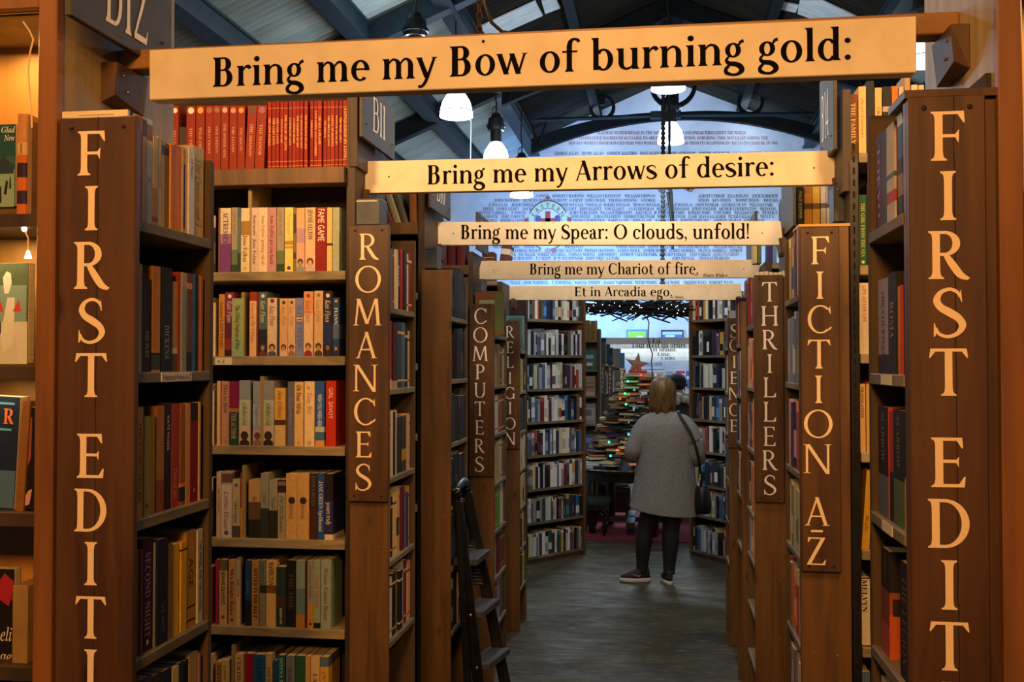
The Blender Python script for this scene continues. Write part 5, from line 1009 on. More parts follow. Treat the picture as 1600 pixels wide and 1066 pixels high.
row_front(YB, zB[4], [(64, 124, 134, '#ccac8e', {'title': 'THE LANDING', 'tcol': '#7a3a38', 'style': 'I'}), (127, 250, 132, '#cdbdae', {'bands': ((.8, 1, '#a89aa0'), (.83, .97, '#6a4a40')), 'title': 'Ember House', 'tcol': '#7a3440', 'style': 'I', 'rng': (.12, .7), 'dot': (.07, '#4a4a78')}), (254, 345, 224, '#b5a684', {'bands': ((0, .2, '#4a4a46'),), 'title': 'Linda England', 'tcol': '#3a3034', 'style': 'I', 'rng': (.25, .62), 'dot': (.9, '#5a4468')}), (349, 410, 146, '#b53a1a', {'bands': ((0, .46, '#d49a1e'), (.9, 1, '#8a3a1a')), 'dot': (.08, '#b04a1c', .3), 'title': 'WINTER', 'tcol': '#d9703a', 'style': 'T', 'rng': (.48, .88)}),
    (448, 590, 232, '#c49a5e', {'bands': ((0, .32, '#2a2a18'), (.32, .62, '#6a4c34')), 'title': 'Wayward', 'tcol': '#8a5a34', 'style': 'I', 'rng': (.5, .72)}), (592, 690, 150, '#989880', {'bands': ((0, .46, '#343c36'),), 'title': 'Tyne', 'tcol': '#4a4438', 'style': 'I', 'rng': (.5, .72)}), (694, 792, 232, '#a09c80', {'bands': ((0, .48, '#33301c'),), 'title': 'Thunder', 'tcol': '#6a5c44', 'style': 'I', 'rng': (.5, .72)}), (796, 890, 228, '#a59a7e', {'bands': ((.78, 1, '#33261e'), (.9, .97, '#8a6a5a')), 'title': 'The Matchmaker', 'tcol': '#4a4234', 'style': 'I', 'rng': (.1, .74)}),
    (893, 1030, 155, '#d2a562', {'title': 'Daybreak', 'tcol': '#9a4a3c', 'style': 'I', 'rng': (.3, .56), 'dot': (.59, '#2a2420', .30)}), (1032, 1170, 155, '#d0a260', {'title': 'Daybreak', 'tcol': '#9a4a3c', 'style': 'I', 'rng': (.3, .56), 'dot': (.59, '#2a2420', .30)}), (1174, 1262, 152, '#33241e', {'bands': ((0, .46, '#4a221c'),), 'title': 'JANE GREEN', 'tcol': '#6a5a4c', 'style': 'T', 'rng': (.5, .97)}), (1264, 1345, 152, '#264c8c', {'title': 'JANE GREEN Spellbound', 'tcol': '#b9c4d4', 'style': 'T', 'capf': .62}), (1348, 1450, 158, '#2a2a5c', {'bands': ((0, .08, '#d9c9a4'), (.6, 1, '#201820')), 'title': 'yours truly', 'tcol': '#e2d8cc', 'style': 'I', 'rng': (.22, .56), 'capf': .6, 'desc': 'navy paperback lettered yours truly'})], 330, 720, 7.614, G4, WR(3))
row_front(YB, zB[5], [(60, 102, 112, '#a01f34'), (108, 200, 115, '#c4a06e', {'bands': ((.83, 1, '#6a5a44'),), 'title': 'HONOR GRAVENEY', 'tcol': '#3a2a18', 'style': 'T', 'rng': (.3, .82), 'dot': (.12, '#8a2a28')}), (214, 302, 118, '#bd8a52', {'title': 'Mrs Knight Rules', 'tcol': '#5a2f1c', 'style': 'T', 'dot': (.08, '#5a3444')}), (304, 358, 118, '#a8a294', {'bands': ((0, .6, '#cdb07c'),), 'title': 'THE LOVE', 'tcol': '#7a6440', 'style': 'T'}), (412, 488, 122, '#20426a', {'bands': ((0, .38, '#1a2028'),), 'title': 'Second', 'tcol': '#5a80a8', 'style': 'I'}), (490, 584, 125, '#b8874a', {'title': 'BITTER IN THE BELT', 'tcol': '#33200f', 'style': 'T'}),
    (592, 660, 118, '#76807a', {'bands': ((0, .5, '#8a8272'), (.5, .62, '#3a3224')), 'title': 'HAMILTON', 'tcol': '#4a5a54', 'style': 'T', 'rng': (.62, .97)}), (662, 784, 122, '#dcb46a', {'bands': ((.5, .62, '#7a5230'),), 'title': 'HAMILTON', 'tcol': '#4a2c14', 'style': 'T', 'rng': (.62, .97)}), (788, 900, 200, '#2a3a36', {'bands': ((.32, .5, '#4a2f24'),), 'title': 'MATTHEW & SON', 'tcol': '#d8ccaa', 'style': 'T', 'rng': (.05, .32)}), (902, 1014, 122, '#1a1712', {'title': 'THE TIDE', 'tcol': '#4a4230', 'style': 'T'}), (1018, 1126, 122, '#7d948a', {'bands': ((0, .2, '#a8742e'), (.2, .58, '#5f7a80'))}), (1130, 1146, 128, '#3a2414'),
    (1150, 1224, 122, '#8d8c7a', {'bands': ((0, .36, '#b5853a'),), 'title': 'An Italian Holiday', 'tcol': '#55554a', 'style': 'I', 'rng': (.4, .95), 'dot': (.06, '#1c1c1c')}), (1226, 1304, 122, '#8c9a80', {'bands': ((0, .08, '#171a1c'),), 'title': 'COSY NIGHT', 'tcol': '#a85a3a', 'style': 'T'}), (1308, 1434, 118, '#8a9d88', {'title': 'Winter Comes Home', 'tcol': '#7a4040', 'style': 'T', 'capf': .4})], 330, 860, 7.614, G4, WR(4))
row_front(YB, zB[6], [(66, 145, 420, '#b88a50', {'title': 'HERVEY', 'tcol': '#5a3416', 'style': 'T', 'rng': (.5, .95)}), (147, 230, 395, '#d0b468', {'title': 'Linden', 'tcol': '#4a3a1c', 'style': 'I', 'rng': (.5, .95)}), (304, 400, 325, '#d4b078', {'title': 'CURTIS', 'tcol': '#6a4620', 'style': 'T', 'rng': (.55, .95)}), (404, 414, 328, '#8a6a44'), (416, 524, 322, '#9a1830'), (526, 660, 330, '#1f5e8c', {'title': 'HARRIET', 'tcol': '#153a52', 'style': 'T', 'rng': (.5, .95), 'dot': (.36, '#d9773a', .30)}), (664, 740, 322, '#c9a468', {'title': 'THE HERON', 'tcol': '#7a6a4a', 'style': 'T'}), (752, 800, 402, '#1c5280'), (803, 892, 342, '#1b5c5c', {'title': 'DONNA HAY', 'tcol': '#a8b8a8', 'style': 'T', 'rng': (.4, .96), 'desc': 'teal paperback with pale lettering'}), (904, 1008, 345, '#70767c', {'title': 'Home Bird', 'tcol': '#4a5054', 'style': 'T'}), (1012, 1130, 350, '#2a5a38'), (1134, 1192, 352, '#c99a5c'), (1196, 1304, 362, '#d8b47c', {'title': 'LADY', 'tcol': '#6a4a28', 'style': 'T'}), (1310, 1410, 362, '#d4a244', {'bands': ((.84, 1, '#5a6a7a'),), 'title': 'The Estate', 'tcol': '#8a5a2a', 'style': 'I'})], 330, 980, 7.62, G4, WR(5))
for k in range(1, 7): mass_row((-2.26, YB + .002), (U(330 + (66 if k > 2 else 78) / 7.614, 568, YB).x - .012, YB + .002), zB[k], .12, (.18, .205), 34, ['#e8d2a8', '#d8bc94', '#b98a5a', '#c9a0a0', '#8a2a24', '#2a3a5a', '#4a5a54', '#e0c890', '#7a4a6a', '#33302a', '#a8a088'])
# ROMANCES end unit
G5 = 'books on the ROMANCES end unit'
def WE(k): return f"on {ORD[k]} shelf of ROMANCES end"
row_fill(XL, -1, zBe[0], YB0 + .03, YB1 - .03, [('#c9ad72', {'h': .20}), '#77706a', ('#26231f', {'h': .215}), '#d8c8a4', ('#16151a', {'title': 'NOIR', 'tcol': '#c9c0b0', 'h': .205}), ('#9a2018', {'h': .21}), ('#8a4a20', {'bands': ((0, .25, '#1a1414'), (.4, .6, '#c98a3a'))}), '#1f2024', ('#cfc6b0', {'h': .205}), '#7a1a1c'], (.19, .215), G5, WE(0))
row_fill(XL, -1, zBe[1], YB0 + .03, YB1 - .03, [('#b02318', {'bands': ((0, .14, '#d8c4a4'),), 'h': .225, 'desc': 'scarlet hardback with cream foot', 'hard': True}), ('#3a1c1c', {'h': .22, 'bands': ((0, .12, '#b08a74'),)}), ('#2a3a48', {'h': .225}), ('#4a6070', {'h': .225, 'hard': True}), '#171a22', ('#c9a878', {'h': .20})], (.2, .225), G5, WE(1), hard=False)
row_fill(XL, -1, zBe[2], YB0 + .03, YB1 - .03, [('#c98a44', {'h': .205}), ('#d8c4a0', {'h': .215}), '#1a1a1e', ('#c8c0b2', {'h': .215}), '#2a2c2c', ('#3f3a24', {'bands': ((.2, .4, '#a88a34'),)}), '#c9a080', '#d8b898'], (.19, .225), G5, WE(2))
row_fill(XL, -1, zBe[3], YB0 + .03, YB1 - .03, ['#d8bc84', '#2a2018', '#d2b680', ('#c09a72', {'bands': ((.3, .6, '#4a3428'),)}), '#d8c8b0', '#5a1822', '#6a5a6a', '#2f3a7a', '#c9964e'], (.185, .225), G5, WE(3))
row_fill(XL, -1, zBe[4], YB0 + .03, YB1 - .03, ['#c98a66', '#d8cdb8', '#17181a', '#8a7a4c', '#1a1a1c', '#b9b9c0', '#6a2a34', '#c99a7a'], (.19, .225), G5, WE(4))
0 and row_fill(XL, -1, zBe[5], YB0 + .03, YB1 - .03, ['#1c1a1a', '#a8a49a', '#d0a070', '#bfae86', '#3a2230', '#8a2a24', '#c9763a'], (.19, .22), G5, WE(5))
m = MB(); a, b = U(546, 352, YB0 + .02), U(594, 309, YB0 + .02)
def lightbox(px0, px1, py0, py1, Y, label):
    a, b = U(px0, py1, Y), U(px1, py0, Y); r = MB().box(a.x, Y, a.z, b.x, Y + .09, b.z).build('metal_box', METAL, bevel=.003); tag(r, label, 'box', 'grey metal boxes on the end units')
    m = MB(); m.box(a.x + .01, Y - .002, b.z - .012, b.x - .01, Y, b.z - .008); m.build('seam', NAIL, r); return r
lightbox(546, 594, 309, 352, YB0 + .02, 'grey metal box standing on top of the ROMANCES end')
# ================================================================== RIGHT SIDE: FICTION and beyond
XF, YF0, YF1 = .42, 3.19, 3.55
CF = .567
zF = [UX(1248, y, XF).z for y in (461, 600, 739, 869, 1005)]; zF += [zF[-1] - .26, zF[-1] - .5]
eF = end_unit(1, XF, CF, YF0, YF1, UX(1248, 354, XF).z, zF, 'brown end unit lettered FICTION A-Z', BOARD2, SHELFG)
FIC = [('F', 369.7, 413), ('I', 424.5, 467), ('C', 477.7, 520.5), ('T', 531, 576), ('I', 587, 630), ('O', 641, 684), ('N', 694.4, 739.5), ('A', 778, 821.6), ('-', 828, 833), ('Z', 840, 883)]
sign_board(eF, YF0 - .016, 1250, 1315, 355, 895, FIC, (1282, 1276), CAPF, CREAML, BOARD, 1.05)
m = MB(); a, b = U(1248, 355, YF0), U(1328, 349, YF0); m.box(a.x, YF0 - .002, a.z + .001, b.x, YF0 + .14, b.z); tag(m.build('flat_book', BOOK if False else mat('mustard_cover', '#c9963a', .5)), 'mustard covered book lying flat on top of the FICTION end', 'book')
G6 = 'books on the FICTION end unit'
def WF(k): return f"on {ORD[k]} shelf of FICTION end"
for k, (cols, hs) in enumerate([(['#c9922c', '#202a4a', '#2a3466', '#8a3a2a', '#3a3a6a', '#b9a06a'], (.2, .225)), ([('#6a7a94', {'bands': ((0, .08, '#d9a870'), (.08, .3, '#c99a70'), (.3, .33, '#3a3f5a')), 'title': 'E', 'tcol': '#a89a6a', 'h': .235}), '#d8caa8', '#b8c0a0', '#b09a7a', '#8a8a9a'], (.2, .235)),
        ([('#8a1a14', {'bands': ((.9, 1, '#c98a2a'),), 'h': .22}), '#c9a0a8', '#3a2a5a', '#2a2a4a', '#b0563a'], (.2, .22)), (['#cdc09a', '#8a8a6a', '#a8a884', '#c9b890', '#6a7a5a', '#d8c8a0'], (.19, .215)), ([('#d2a276', {'bands': ((.3, .7, '#c96a3a'),), 'h': .225}), '#c98a6a', '#d8bca0', '#a84a34', '#8a5a3a'], (.2, .22)), (['#d2c8ac', '#6a5a7a', '#c9bb94', '#3a4a6a', '#b8a684'], (.19, .21))]):
    row_fill(XF, 1, zF[k], YF0 + .03, YF1 - .03, cols, hs, G6, WF(k), d=.11, mass=True)
# deep case behind it: slotted black upright, top row against the light, slivers of its front shelves
YD = 3.22
zD = [U(1350, y, YD).z for y in (240, 415, 553, 707, 859, 1011)]; zD += [zD[-1] - .29]
cD = case(1, CF + .004, 1.9, YD, 3.55, 2.32, zD, 'deep dark bookcase behind FICTION A-Z', sm=SHELF)
m = MB(); a, b = U(1329, 568, YD - .012), U(1342, 568, YD - .012); m.box(a.x, YD - .02, 0, b.x, YD - .008, U(1335, 252, YD).z); up = m.build('slotted_upright', BLKM, cD)
m = MB()
for k in range(60):
    z = .2 + k * .036
    m.box((a.x + b.x) / 2 - .0028, YD - .0212, z, (a.x + b.x) / 2 + .0028, YD - .0201, z + .02)
m.build('slots', mat('slot_dark', '#020202', .9), up)
m = MB(); a, b = U(1316, 190, YD - .005), U(1329, 255, YD - .005); m.box(a.x, YD - .015, U(1316, 300, YD).z, b.x, YD + .28, U(1316, 142, YD).z); m.build('top_upright', DARKW, cD)
G7 = 'books on top of the case behind FICTION'
row_front(YD, zD[0], [(345, 383, 178, '#7a4a1c', {'title': 'THE FAMILY', 'tcol': '#d8b070', 'style': 'T', 'bands': ((.0, .2, '#5a3214'),)}), (386, 418, 145, '#e8bd78', {'title': 'the art of surrender', 'tcol': '#8a5a24', 'style': 'I'}), (421, 452, 122, '#23252c', {'title': 'the girl', 'tcol': '#d9962c', 'style': 'S', 'rng': (.1, .4), 'title2': None}), (455, 484, 150, '#e2b474', {'title': 'GRACE', 'tcol': '#7a4a24', 'style': 'T'}), (487, 522, 146, '#241f1e', {'bands': ((.62, .7, '#b8a090'),), 'title': 'Trench', 'tcol': '#b89a7a', 'style': 'I', 'rng': (.1, .6)}), (526, 552, 143, '#d9721c', {'bands': ((0, .3, '#c95a1a'),)}), (556, 576, 146, '#cdb48a'), (580, 603, 95, '#b8925a'), (607, 634, 138, '#e2cda4'), (637, 660, 140, '#dcc49a')], 1200, 80, 2.665, G7, 'on top behind FICTION', d=.11)
G8 = 'books seen between the FICTION post and the nearer end'
def sl(k, x0, x1, yt, col, desc, **o):
    a, b = U(x0, 568, YD), U(x1, 568, YD); h = min(.25, U((x0 + x1) / 2, yt, YD).z - zD[k]); book(((a.x + b.x) / 2, YD + .004, zD[k]), 0, b.x - a.x, h, .11, col, desc, G8, **o)
sl(1, 1344.5, 1356, 304, '#1f5a2c', 'green paperback beside the slotted black upright', title='THE GIRL FROM THE SEA', tcol='#b8a860', style='T', dot=(.05, '#d8c8a0'))
sl(1, 1357, 1364, 286, '#2a1c1c', 'black paperback behind the green one near the slotted upright')
sl(2, 1343.5, 1360, 442, '#e8d2ae', 'cream paperback with orange capitals beside the slotted black upright', title='LIFE AFTER LIFE', tcol='#c9692c', style='S', rng=(.4, .98), capf=.34)
sl(3, 1342, 1352, 600, '#dcb470', 'tan paperback in a red boxed pair near the slotted upright', title='TRANSLATION', tcol='#5a3a1c', style='T', rng=(.5, .96))
sl(3, 1353.5, 1361, 597, '#d8ac6a', 'second tan paperback of the red boxed pair', bands=((.97, 1, '#a8301c'),))
sl(4, 1344.5, 1356, 735, '#d2a02c', 'golden yellow paperback leaning beyond the slotted upright', lean=.07, title='Murphy', tcol='#6a4a14', style='I', rng=(.1, .5))
sl(5, 1340.5, 1357, 903, '#dccaa4', 'cream framed paperback low beside the slotted upright', title='MELVYN', tcol='#2a2018', style='T', rng=(.5, .97), bands=((0, .02, '#3a2a1c'), (.98, 1, '#3a2a1c')))
sl(6, 1339, 1356, 1050, '#5a6a86', 'blue grey paperback lowest beside the slotted upright')
lightbox(1303, 1328, 290, 347, YF0 + .10, 'grey metal box standing on top of the FICTION end')
# third right stack: THRILLERS
XT, YT0, YT1, CT = .40, 4.47, 4.85, .545
zT = [UX(1178, y, XT).z for y in (507, 606, 705, 806, 880, 960, 1040)]
eT = end_unit(1, XT, CT, YT0, YT1, UX(1178, 433, XT).z, zT, 'brown end unit lettered THRILLERS', BOARD2, SHELFG)
sign_board(eT, YT0 - .016, 1178.5, 1226, 430, 786, [('T', 441, 471.5), ('H', 478.5, 509), ('R', 515.7, 546), ('I', 553.7, 583), ('L', 590, 621), ('L', 628, 659), ('E', 667, 697), ('R', 704, 734.6), ('S', 742.7, 773.5)], (1202.5, 1203), CAPF, WHITEL, BOARD, 1.02)
G9 = 'books on the THRILLERS end unit'
for k, cols in enumerate([['#7a1a14', '#a82a18', '#2a1a1c', '#c9451c', '#5a1a1a'], ['#a83a1c', '#c9a06a', '#3a2a2a', '#c98a5a'], ['#c95a24', '#d8b08a', '#2a3a5a', '#c9a884'], ['#d8c4a0', '#c98a5a', '#1a1a24', '#b8582c'], ['#cdb08a', '#c97a4a', '#8a8a9a', '#3a2a3a']]):
    row_fill(XT, 1, zT[k], YT0 + .03, YT1 - .03, cols, (.19, .22), G9, f"on {ORD[k]} shelf of THRILLERS end", d=.11, mass=True)
m = MB(); a, b = U(1180, 433, YT0), U(1226, 427, YT0)
for k in range(7): m.box(a.x + k * .019, YT0, a.z + .001, a.x + k * .019 + .0165, YT0 + .1, b.z + rnd.uniform(0, .012))
tag(m.build('loose_papers', PAGE), 'row of upright booklets on top of the THRILLERS end', 'booklets', kind='stuff')
YE = 4.5
zE = [U(1260, 351, YE).z]; zE += [zE[0] - .32 * k for k in range(1, 5)]
cE = case(1, CT + .004, 1.9, YE, 4.85, 2.42, zE, 'deep dark bookcase behind THRILLERS')
row_front(YE, zE[0], [(95, 123, 562, '#1c1a1c', {'title': 'TRUST ME', 'tcol': '#c9402c', 'style': 'S'}), (126, 152, 562, '#201f20', {'title': 'PALE SLEEPER', 'tcol': '#9ab05a', 'style': 'S'}), (156, 188, 560, '#c98f28', {'bands': ((.4, .55, '#5a4018'), (.8, 1, '#a8702a'))}), (190, 221, 560, '#d8a83c', {'bands': ((.4, .55, '#7a5420'),)}), (224, 246, 560, '#d2c4ae', {'bands': ((.42, .55, '#6a6058'),)}), (248, 268, 560, '#d8ccb8', {'bands': ((.42, .55, '#6a6058'),)}), (272, 296, 560, '#a8a29a')], 1200, 80, 2.665, 'books above the FICTION sign', 'above FICTION sign', d=.11)
# further right posts
XS = .41
eU = end_unit(1, XS, .53, 5.30, 5.62, UX(1157, 472, XS).z, [UX(1157, 568 + d, XS).z for d in (-30, 50, 125, 205, 285)], 'plain brown end unit standing next beyond THRILLERS', BOARD2, SHELFG)
for k, cols in enumerate([['#1a2438', '#3a2a2a', '#c9702c'], ['#d8cdb8', '#3a4a8a', '#2a2a2a'], ['#c9c0aa', '#2a3a6a', '#1a1a1a'], ['#d8c8b0', '#5a2a2a', '#3a3a3a']]):
    mass_row((XS, 5.60), (XS, 5.32), UX(1157, 568 + (-30, 50, 125, 205)[k], XS).z, -.1 if False else .1, (.19, .23), 9, cols)
eV = end_unit(1, XS, .53, 6.26, 6.58, UX(1138, 497, XS).z, [UX(1138, 568 + d, XS).z for d in (-25, 45, 110, 180, 245, 310)], 'brown end unit with white letters half hidden beyond the plain end', BOARD2, SHELFG)
sign_board(eV, 6.244, 1137, 1158, 497, 700, [('S', 507, 528), ('C', 530, 549), ('I', 556, 575), ('E', 581, 600), ('N', 606, 625), ('C', 631, 650), ('E', 656, 675)], (1147.5, 1147), CAPF, WHITEL, BOARD, 1.0)
for k, d_ in enumerate((-25, 45, 110, 180, 245)): mass_row((XS, 6.56), (XS, 6.28), UX(1138, 568 + d_, XS).z, .1, (.19, .23), 8)
o = book((XS + .04, 6.20, UX(1138, 553, XS).z), -pi / 2, .03, .33, .15, '#3c1226', 'maroon hardback facing out above the half hidden white letters', 'large books facing out by the far bookcases', hard=True)
for Yc, lb in ((5.3, 'deep dark bookcase third along behind the plain right post'), (6.3, 'deep dark bookcase last along, next to the angled right bookcase')):
    cc = case(1, .535, 1.9, Yc, Yc + .33, 2.20, [U(1210, 411, Yc).z if Yc < 6 else 2.0, 1.7, 1.4], lb)
row_front(5.3, U(1210, 411, 5.3).z, [(1178, 1184, 384, '#c9b878'), (1185, 1191, 386, '#5a6a5a'), (1200, 1207, 384, '#3a2f7a', {'desc': 'violet paperback'}), (1208, 1215, 385, '#6a88b8', {'desc': 'sky blue paperback'})], 0, 0, 1, 'books right of the Chariot sign', 'right of Chariot sign', d=.11)

# ================================================================== LEFT SIDE BEYOND ROMANCES
YCf = 4.26
zC = [U(620, 349, YCf).z]; zC += [zC[0] - .3 * k for k in range(1, 5)]
cC = case(-1, CL + .012, -2.2, YCf, 4.64, 2.50, zC, 'deep dark bookcase behind ROMANCES with old leather books on top')
bx('top_ledge', BOARD2, cC, CL - .018, YCf - .025, zC[0] - .05, -2.17, YCf + .015, zC[0] - .0005)
row_front(YCf, zC[0], [(560, 590, 296, '#5a3018'), (593, 603, 300, '#6a4a2a', {'lean': -.35}), (604, 614, 300, '#5a2f1a', {'lean': -.35}), (615, 626, 299, '#8a7a5a', {'lean': -.33}), (627, 637, 298, '#4a4436', {'lean': -.33}), (639, 652, 302, '#7a4a24', {'lean': -.05})], 0, 0, 1, 'old leather books above the ROMANCES sign', 'above ROMANCES sign', d=.13, hard=True)
eC = end_unit(-1, XL, CL, 4.236, 4.63, UX(705, 422, XL).z, [UX(708, y, XL).z for y in (496, 593, 692, 790, 885, 985)], 'plain brown end unit with screw heads and no lettering', BOARD2, SHELFG)
for k, y_ in enumerate((496, 593, 692, 790, 885, 985)):
    row_fill(XL, -1, UX(708, y_, XL).z, 4.27, 4.60, [['#17161a', '#201c1c', '#131318', '#2a2422', '#1a1a20', '#241c18'], ['#1c2a20', '#3a1c1a', '#17171a', '#6a4a3a', '#201c24'], ['#1a1a1e', '#23211f', '#151518', '#2a2a30', '#1c1c20', '#3a3a3a'], ['#1a1c22', '#23476a', '#17181c', '#2a2c34', '#1c2630'], ['#17171a', '#2a2a2a', '#1c1c1c', '#33302a'], ['#1a1a1a', '#c9c4b4', '#17171a', '#8a8a84', '#1c1c1c']][k], (.19, .225), 'dark books on the plain end unit', f"on {ORD[k]} shelf of the unlettered end", d=.11, mass=True)
lightbox(656, 683, 384, 420, 4.26, 'grey metal box standing on top of the unlettered end')
YDf = 5.40
zDl = [U(700, 415, YDf).z]; zDl += [zDl[0] - .3 * k for k in range(1, 4)]
cDl = case(-1, CL + .012, -2.1, YDf, 5.84, 2.28, zDl, 'deep dark bookcase behind the unlettered end with maroon books on top')
bx('top_ledge', BOARD2, cDl, CL - .01, YDf - .02, zDl[0] - .05, -2.07, YDf + .01, zDl[0] - .0005)
row_front(YDf, zDl[0], [(676, 687, 384, '#4a1620'), (688, 698, 384, '#5a1a24'), (699, 711, 384, '#541822'), (713, 726, 384, '#5c1c26')], 0, 0, 1, 'maroon bound books under the Spear sign', 'under Spear sign', d=.13, hard=True)
eD = end_unit(-1, XL, CL, 5.38, 5.83, UX(772, 477, XL).z, [UX(773, y, XL).z for y in (524, 603, 680, 757, 832, 906, 981)], 'brown end unit lettered COMPUTERS', BOARD2, SHELFG)
sign_board(eD, 5.364, 733, 771.5, 475, 745, [('C', 482, 506), ('O', 512, 535), ('M', 541, 564), ('P', 569.5, 593), ('U', 598.5, 621.5), ('T', 627.7, 650), ('E', 657, 679), ('R', 686, 707.4), ('S', 714, 737)], (751, 749), CAPF, WHITEL, BOARD, 1.02)
G10 = 'books on the COMPUTERS end unit'
zz = [UX(773, y, XL).z for y in (524, 603, 680, 757, 832, 906, 981)]
b0 = U(738, 520, 5.40); b1 = U(787, 455, 5.40)
book((b1.x, 5.415, zz[0]), pi / 2, .03, b1.z - zz[0], .155, '#7a4a28', 'large brown quarter-bound hardback with marbled panel above COMPUTERS', G10, hard=True, cover=[(.0, .32, .05, .93, '#4a5a26'), (.32, .86, .06, .80, '#8f8a6a'), (.36, .5, .2, .5, '#4a4a3a'), (.55, .75, .4, .7, '#5a5a44'), (.62, .82, .1, .3, '#b0aa84')])
for k, cols in enumerate([['#5a1a2a', '#8a7a54', '#14110f', '#171310'], [('#b9a877', {'h': .225}), '#8a7444', '#5a3a28', '#b99a58'], [('#a81c18', {'hard': True, 'h': .245, 'desc': 'scarlet hardback'}), '#d8d4c8', '#8a4a30', '#6a3a24'], ['#5a5a8a', '#b9a878', '#cdbb8a', '#8a5a4a'], ['#b8402c', ('#5f9a2a', {'h': .22, 'desc': 'bright green hardback', 'hard': True}), '#d8d0b8'], ['#8a8a6a', ('#5c1418', {'h': .235, 'hard': True, 'desc': 'deep crimson hardback'}), '#7a2a24'], ['#5a7a94', '#8a3a3a', '#8a8a8c', '#5a5248', '#3a3a3a']]):
    row_fill(XL, -1, zz[k], 5.45 if k == 0 else 5.41, 5.80, cols, (.20, .235), G10, f"on {ORD[k]} shelf of COMPUTERS end", d=.12)
m = MB(); a = U(752, 440, 5.45); 
book((U(762, 440, 6.45).x, 6.45, U(762, 440, 6.45).z), 0, .075, .19, .14, '#5a241a', 'red brown leather hardback with gilt lines left of the Chariot sign', 'old bindings beside the Chariot sign', hard=True, bands=((.6, .62, '#b08a4a'), (.7, .72, '#b08a4a'), (.8, .82, '#b08a4a')))
book((U(787, 400, 6.45).x, 6.45, U(787, 412, 6.45).z), 0, .06, .12, .14, '#5a3a34', 'small red and white book on top beside the Chariot sign', 'old bindings beside the Chariot sign', hard=True, lean=.15, bands=((.5, .8, '#d8d0c8'),))
cEl = case(-1, CL + .012, -2.0, 6.42, 6.75, 2.20, [U(762, 440, 6.45).z, 1.7, 1.4], 'deep dark bookcase behind COMPUTERS')
lightbox(733, 752, 437, 455, 5.45, 'grey metal box standing on top of the COMPUTERS end')
eE = end_unit(-1, XL, CL, 6.40, 6.72, UX(812, 503, XL).z, [UX(813, y, XL).z for y in (548, 612, 675, 735, 795, 858, 920)], 'brown end unit lettered RELIGION', BOARD2, SHELFG)
sign_board(eE, 6.384, 780, 811.5, 501, 702, [('R', 509.5, 528), ('E', 534, 552), ('L', 557, 575), ('I', 582, 599.6), ('G', 605, 623.5), ('I', 628.6, 647), ('O', 653, 671), ('N', 676, 695)], (797, 797), CAPF, WHITEL, BOARD, 1.0)
zz = [UX(813, y, XL).z for y in (548, 612, 675, 735, 795, 858, 920, 975)]
book((U(820, 540, 6.45).x, 6.42, zz[0]), pi / 2, .03, .22, .12, '#5f9ab0', 'tall pale blue hardback above RELIGION', 'books on the RELIGION end unit', hard=True, cover=[(.08, .8, .05, .95, '#4a6a5a')])
for k, cols in enumerate([['#6a9a3a', '#8ab04a', '#3a4a2a'], ['#b9b05a', '#3a2a4a', '#8a8a4a', '#b8b070'], ['#1c1c20', '#23232a', '#2a2a30'], ['#b8b2a0', '#c9c2ac', '#8a867a'], ['#3a3a34', '#b8a878', '#23231f'], ['#c9963a', '#3a3a4a', '#23344a'], ['#8a8a24', '#a8a83a', '#23281a']]):
    for_z = zz[k]; mass_row((XL, 6.46 if k == 0 else 6.43), (XL, 6.69), for_z, .11, (.18, .22), 6, cols)
book((XL - .01, 6.47, .64), pi / 2, .035, .25, .12, '#7a1830', 'crimson hardback lowest on the RELIGION end near the floor', 'books on the RELIGION end unit', hard=True)

# ================================================================== ANGLED BOOKCASES AT THE END OF THE AISLE
def angled(p, q, zt, zs, label, dark_first):
    p, q = Vector((*p, 0)), Vector((*q, 0)); u = (q - p).normalized(); n = Vector((-u.y, u.x, 0)); L = (q - p).length
    r = tag(empty('bookcase', ((p + q) / 2 + n * .12)), label, 'bookcase', 'angled bookcases at the end of the aisle')
    def slab(name, a0, a1, d0, d1, z0, z1, m_):
        P = [p + u * a + n * d for a, d in ((a0, d0), (a1, d0), (a1, d1), (a0, d1))]
        m = MB(); m.hexa([(v.x, v.y, z0) for v in P] + [(v.x, v.y, z1) for v in P]); return m.build(name, m_, r)
    slab('side_panel', -.012, .014, -.012, .25, 0, zt, DARKW if dark_first else BOARD2); slab('side_panel', L - .014, L + .012, -.012, .25, 0, zt, BOARD2 if dark_first else DARKW); slab('back_panel', .014, L - .014, .235, .25, 0, zt, BACKW)
    slab('plinth', .014, L - .014, .0, .03, 0, zs[-1] - .02, DARKW)
    for z in zs: slab('shelf', .014, L - .014, -.004, .235, z - .022, z, SHELFG)
    return p + u * .018, q - u * .018, n
zFc = [U(866, y, 8.8).z for y in (500, 555, 607, 657.5, 709, 760, 811, 863)]
pa, qa, na = angled((-1.11, 8.50), (-.66, 9.06), 2.29, zFc, 'tall bookcase at aisle end left of the woman in the grey coat', True)
for k, z in enumerate(zFc): mass_row((pa.x, pa.y), (qa.x, qa.y), z, .14, (.18, .225) if k < 6 else (.175, .20), 22)
zGc = [U(1110, y, 8.9).z for y in (498.5, 555, 606, 656.5, 707, 760, 809, 866)]
pb, qb, nb = angled((.275, 9.14), (.80, 8.42), 2.29, zGc, 'tall bookcase at aisle end behind the shoulder bag of the woman', False)
for k, z in enumerate(zGc): mass_row((pb.x, pb.y), (qb.x, qb.y), z, .14, (.18, .225), 26)
# ================================================================== THE FAR ROOM
tag(MB().box(-2.4, 9.75, .001, 2.2, 12.1, .012).build('carpet', noisy('red_carpet', '#5e1522', '#7c2230', (14, 30, 10), .95, 6)), 'worn red carpet beyond the end of the aisle', 'carpet')
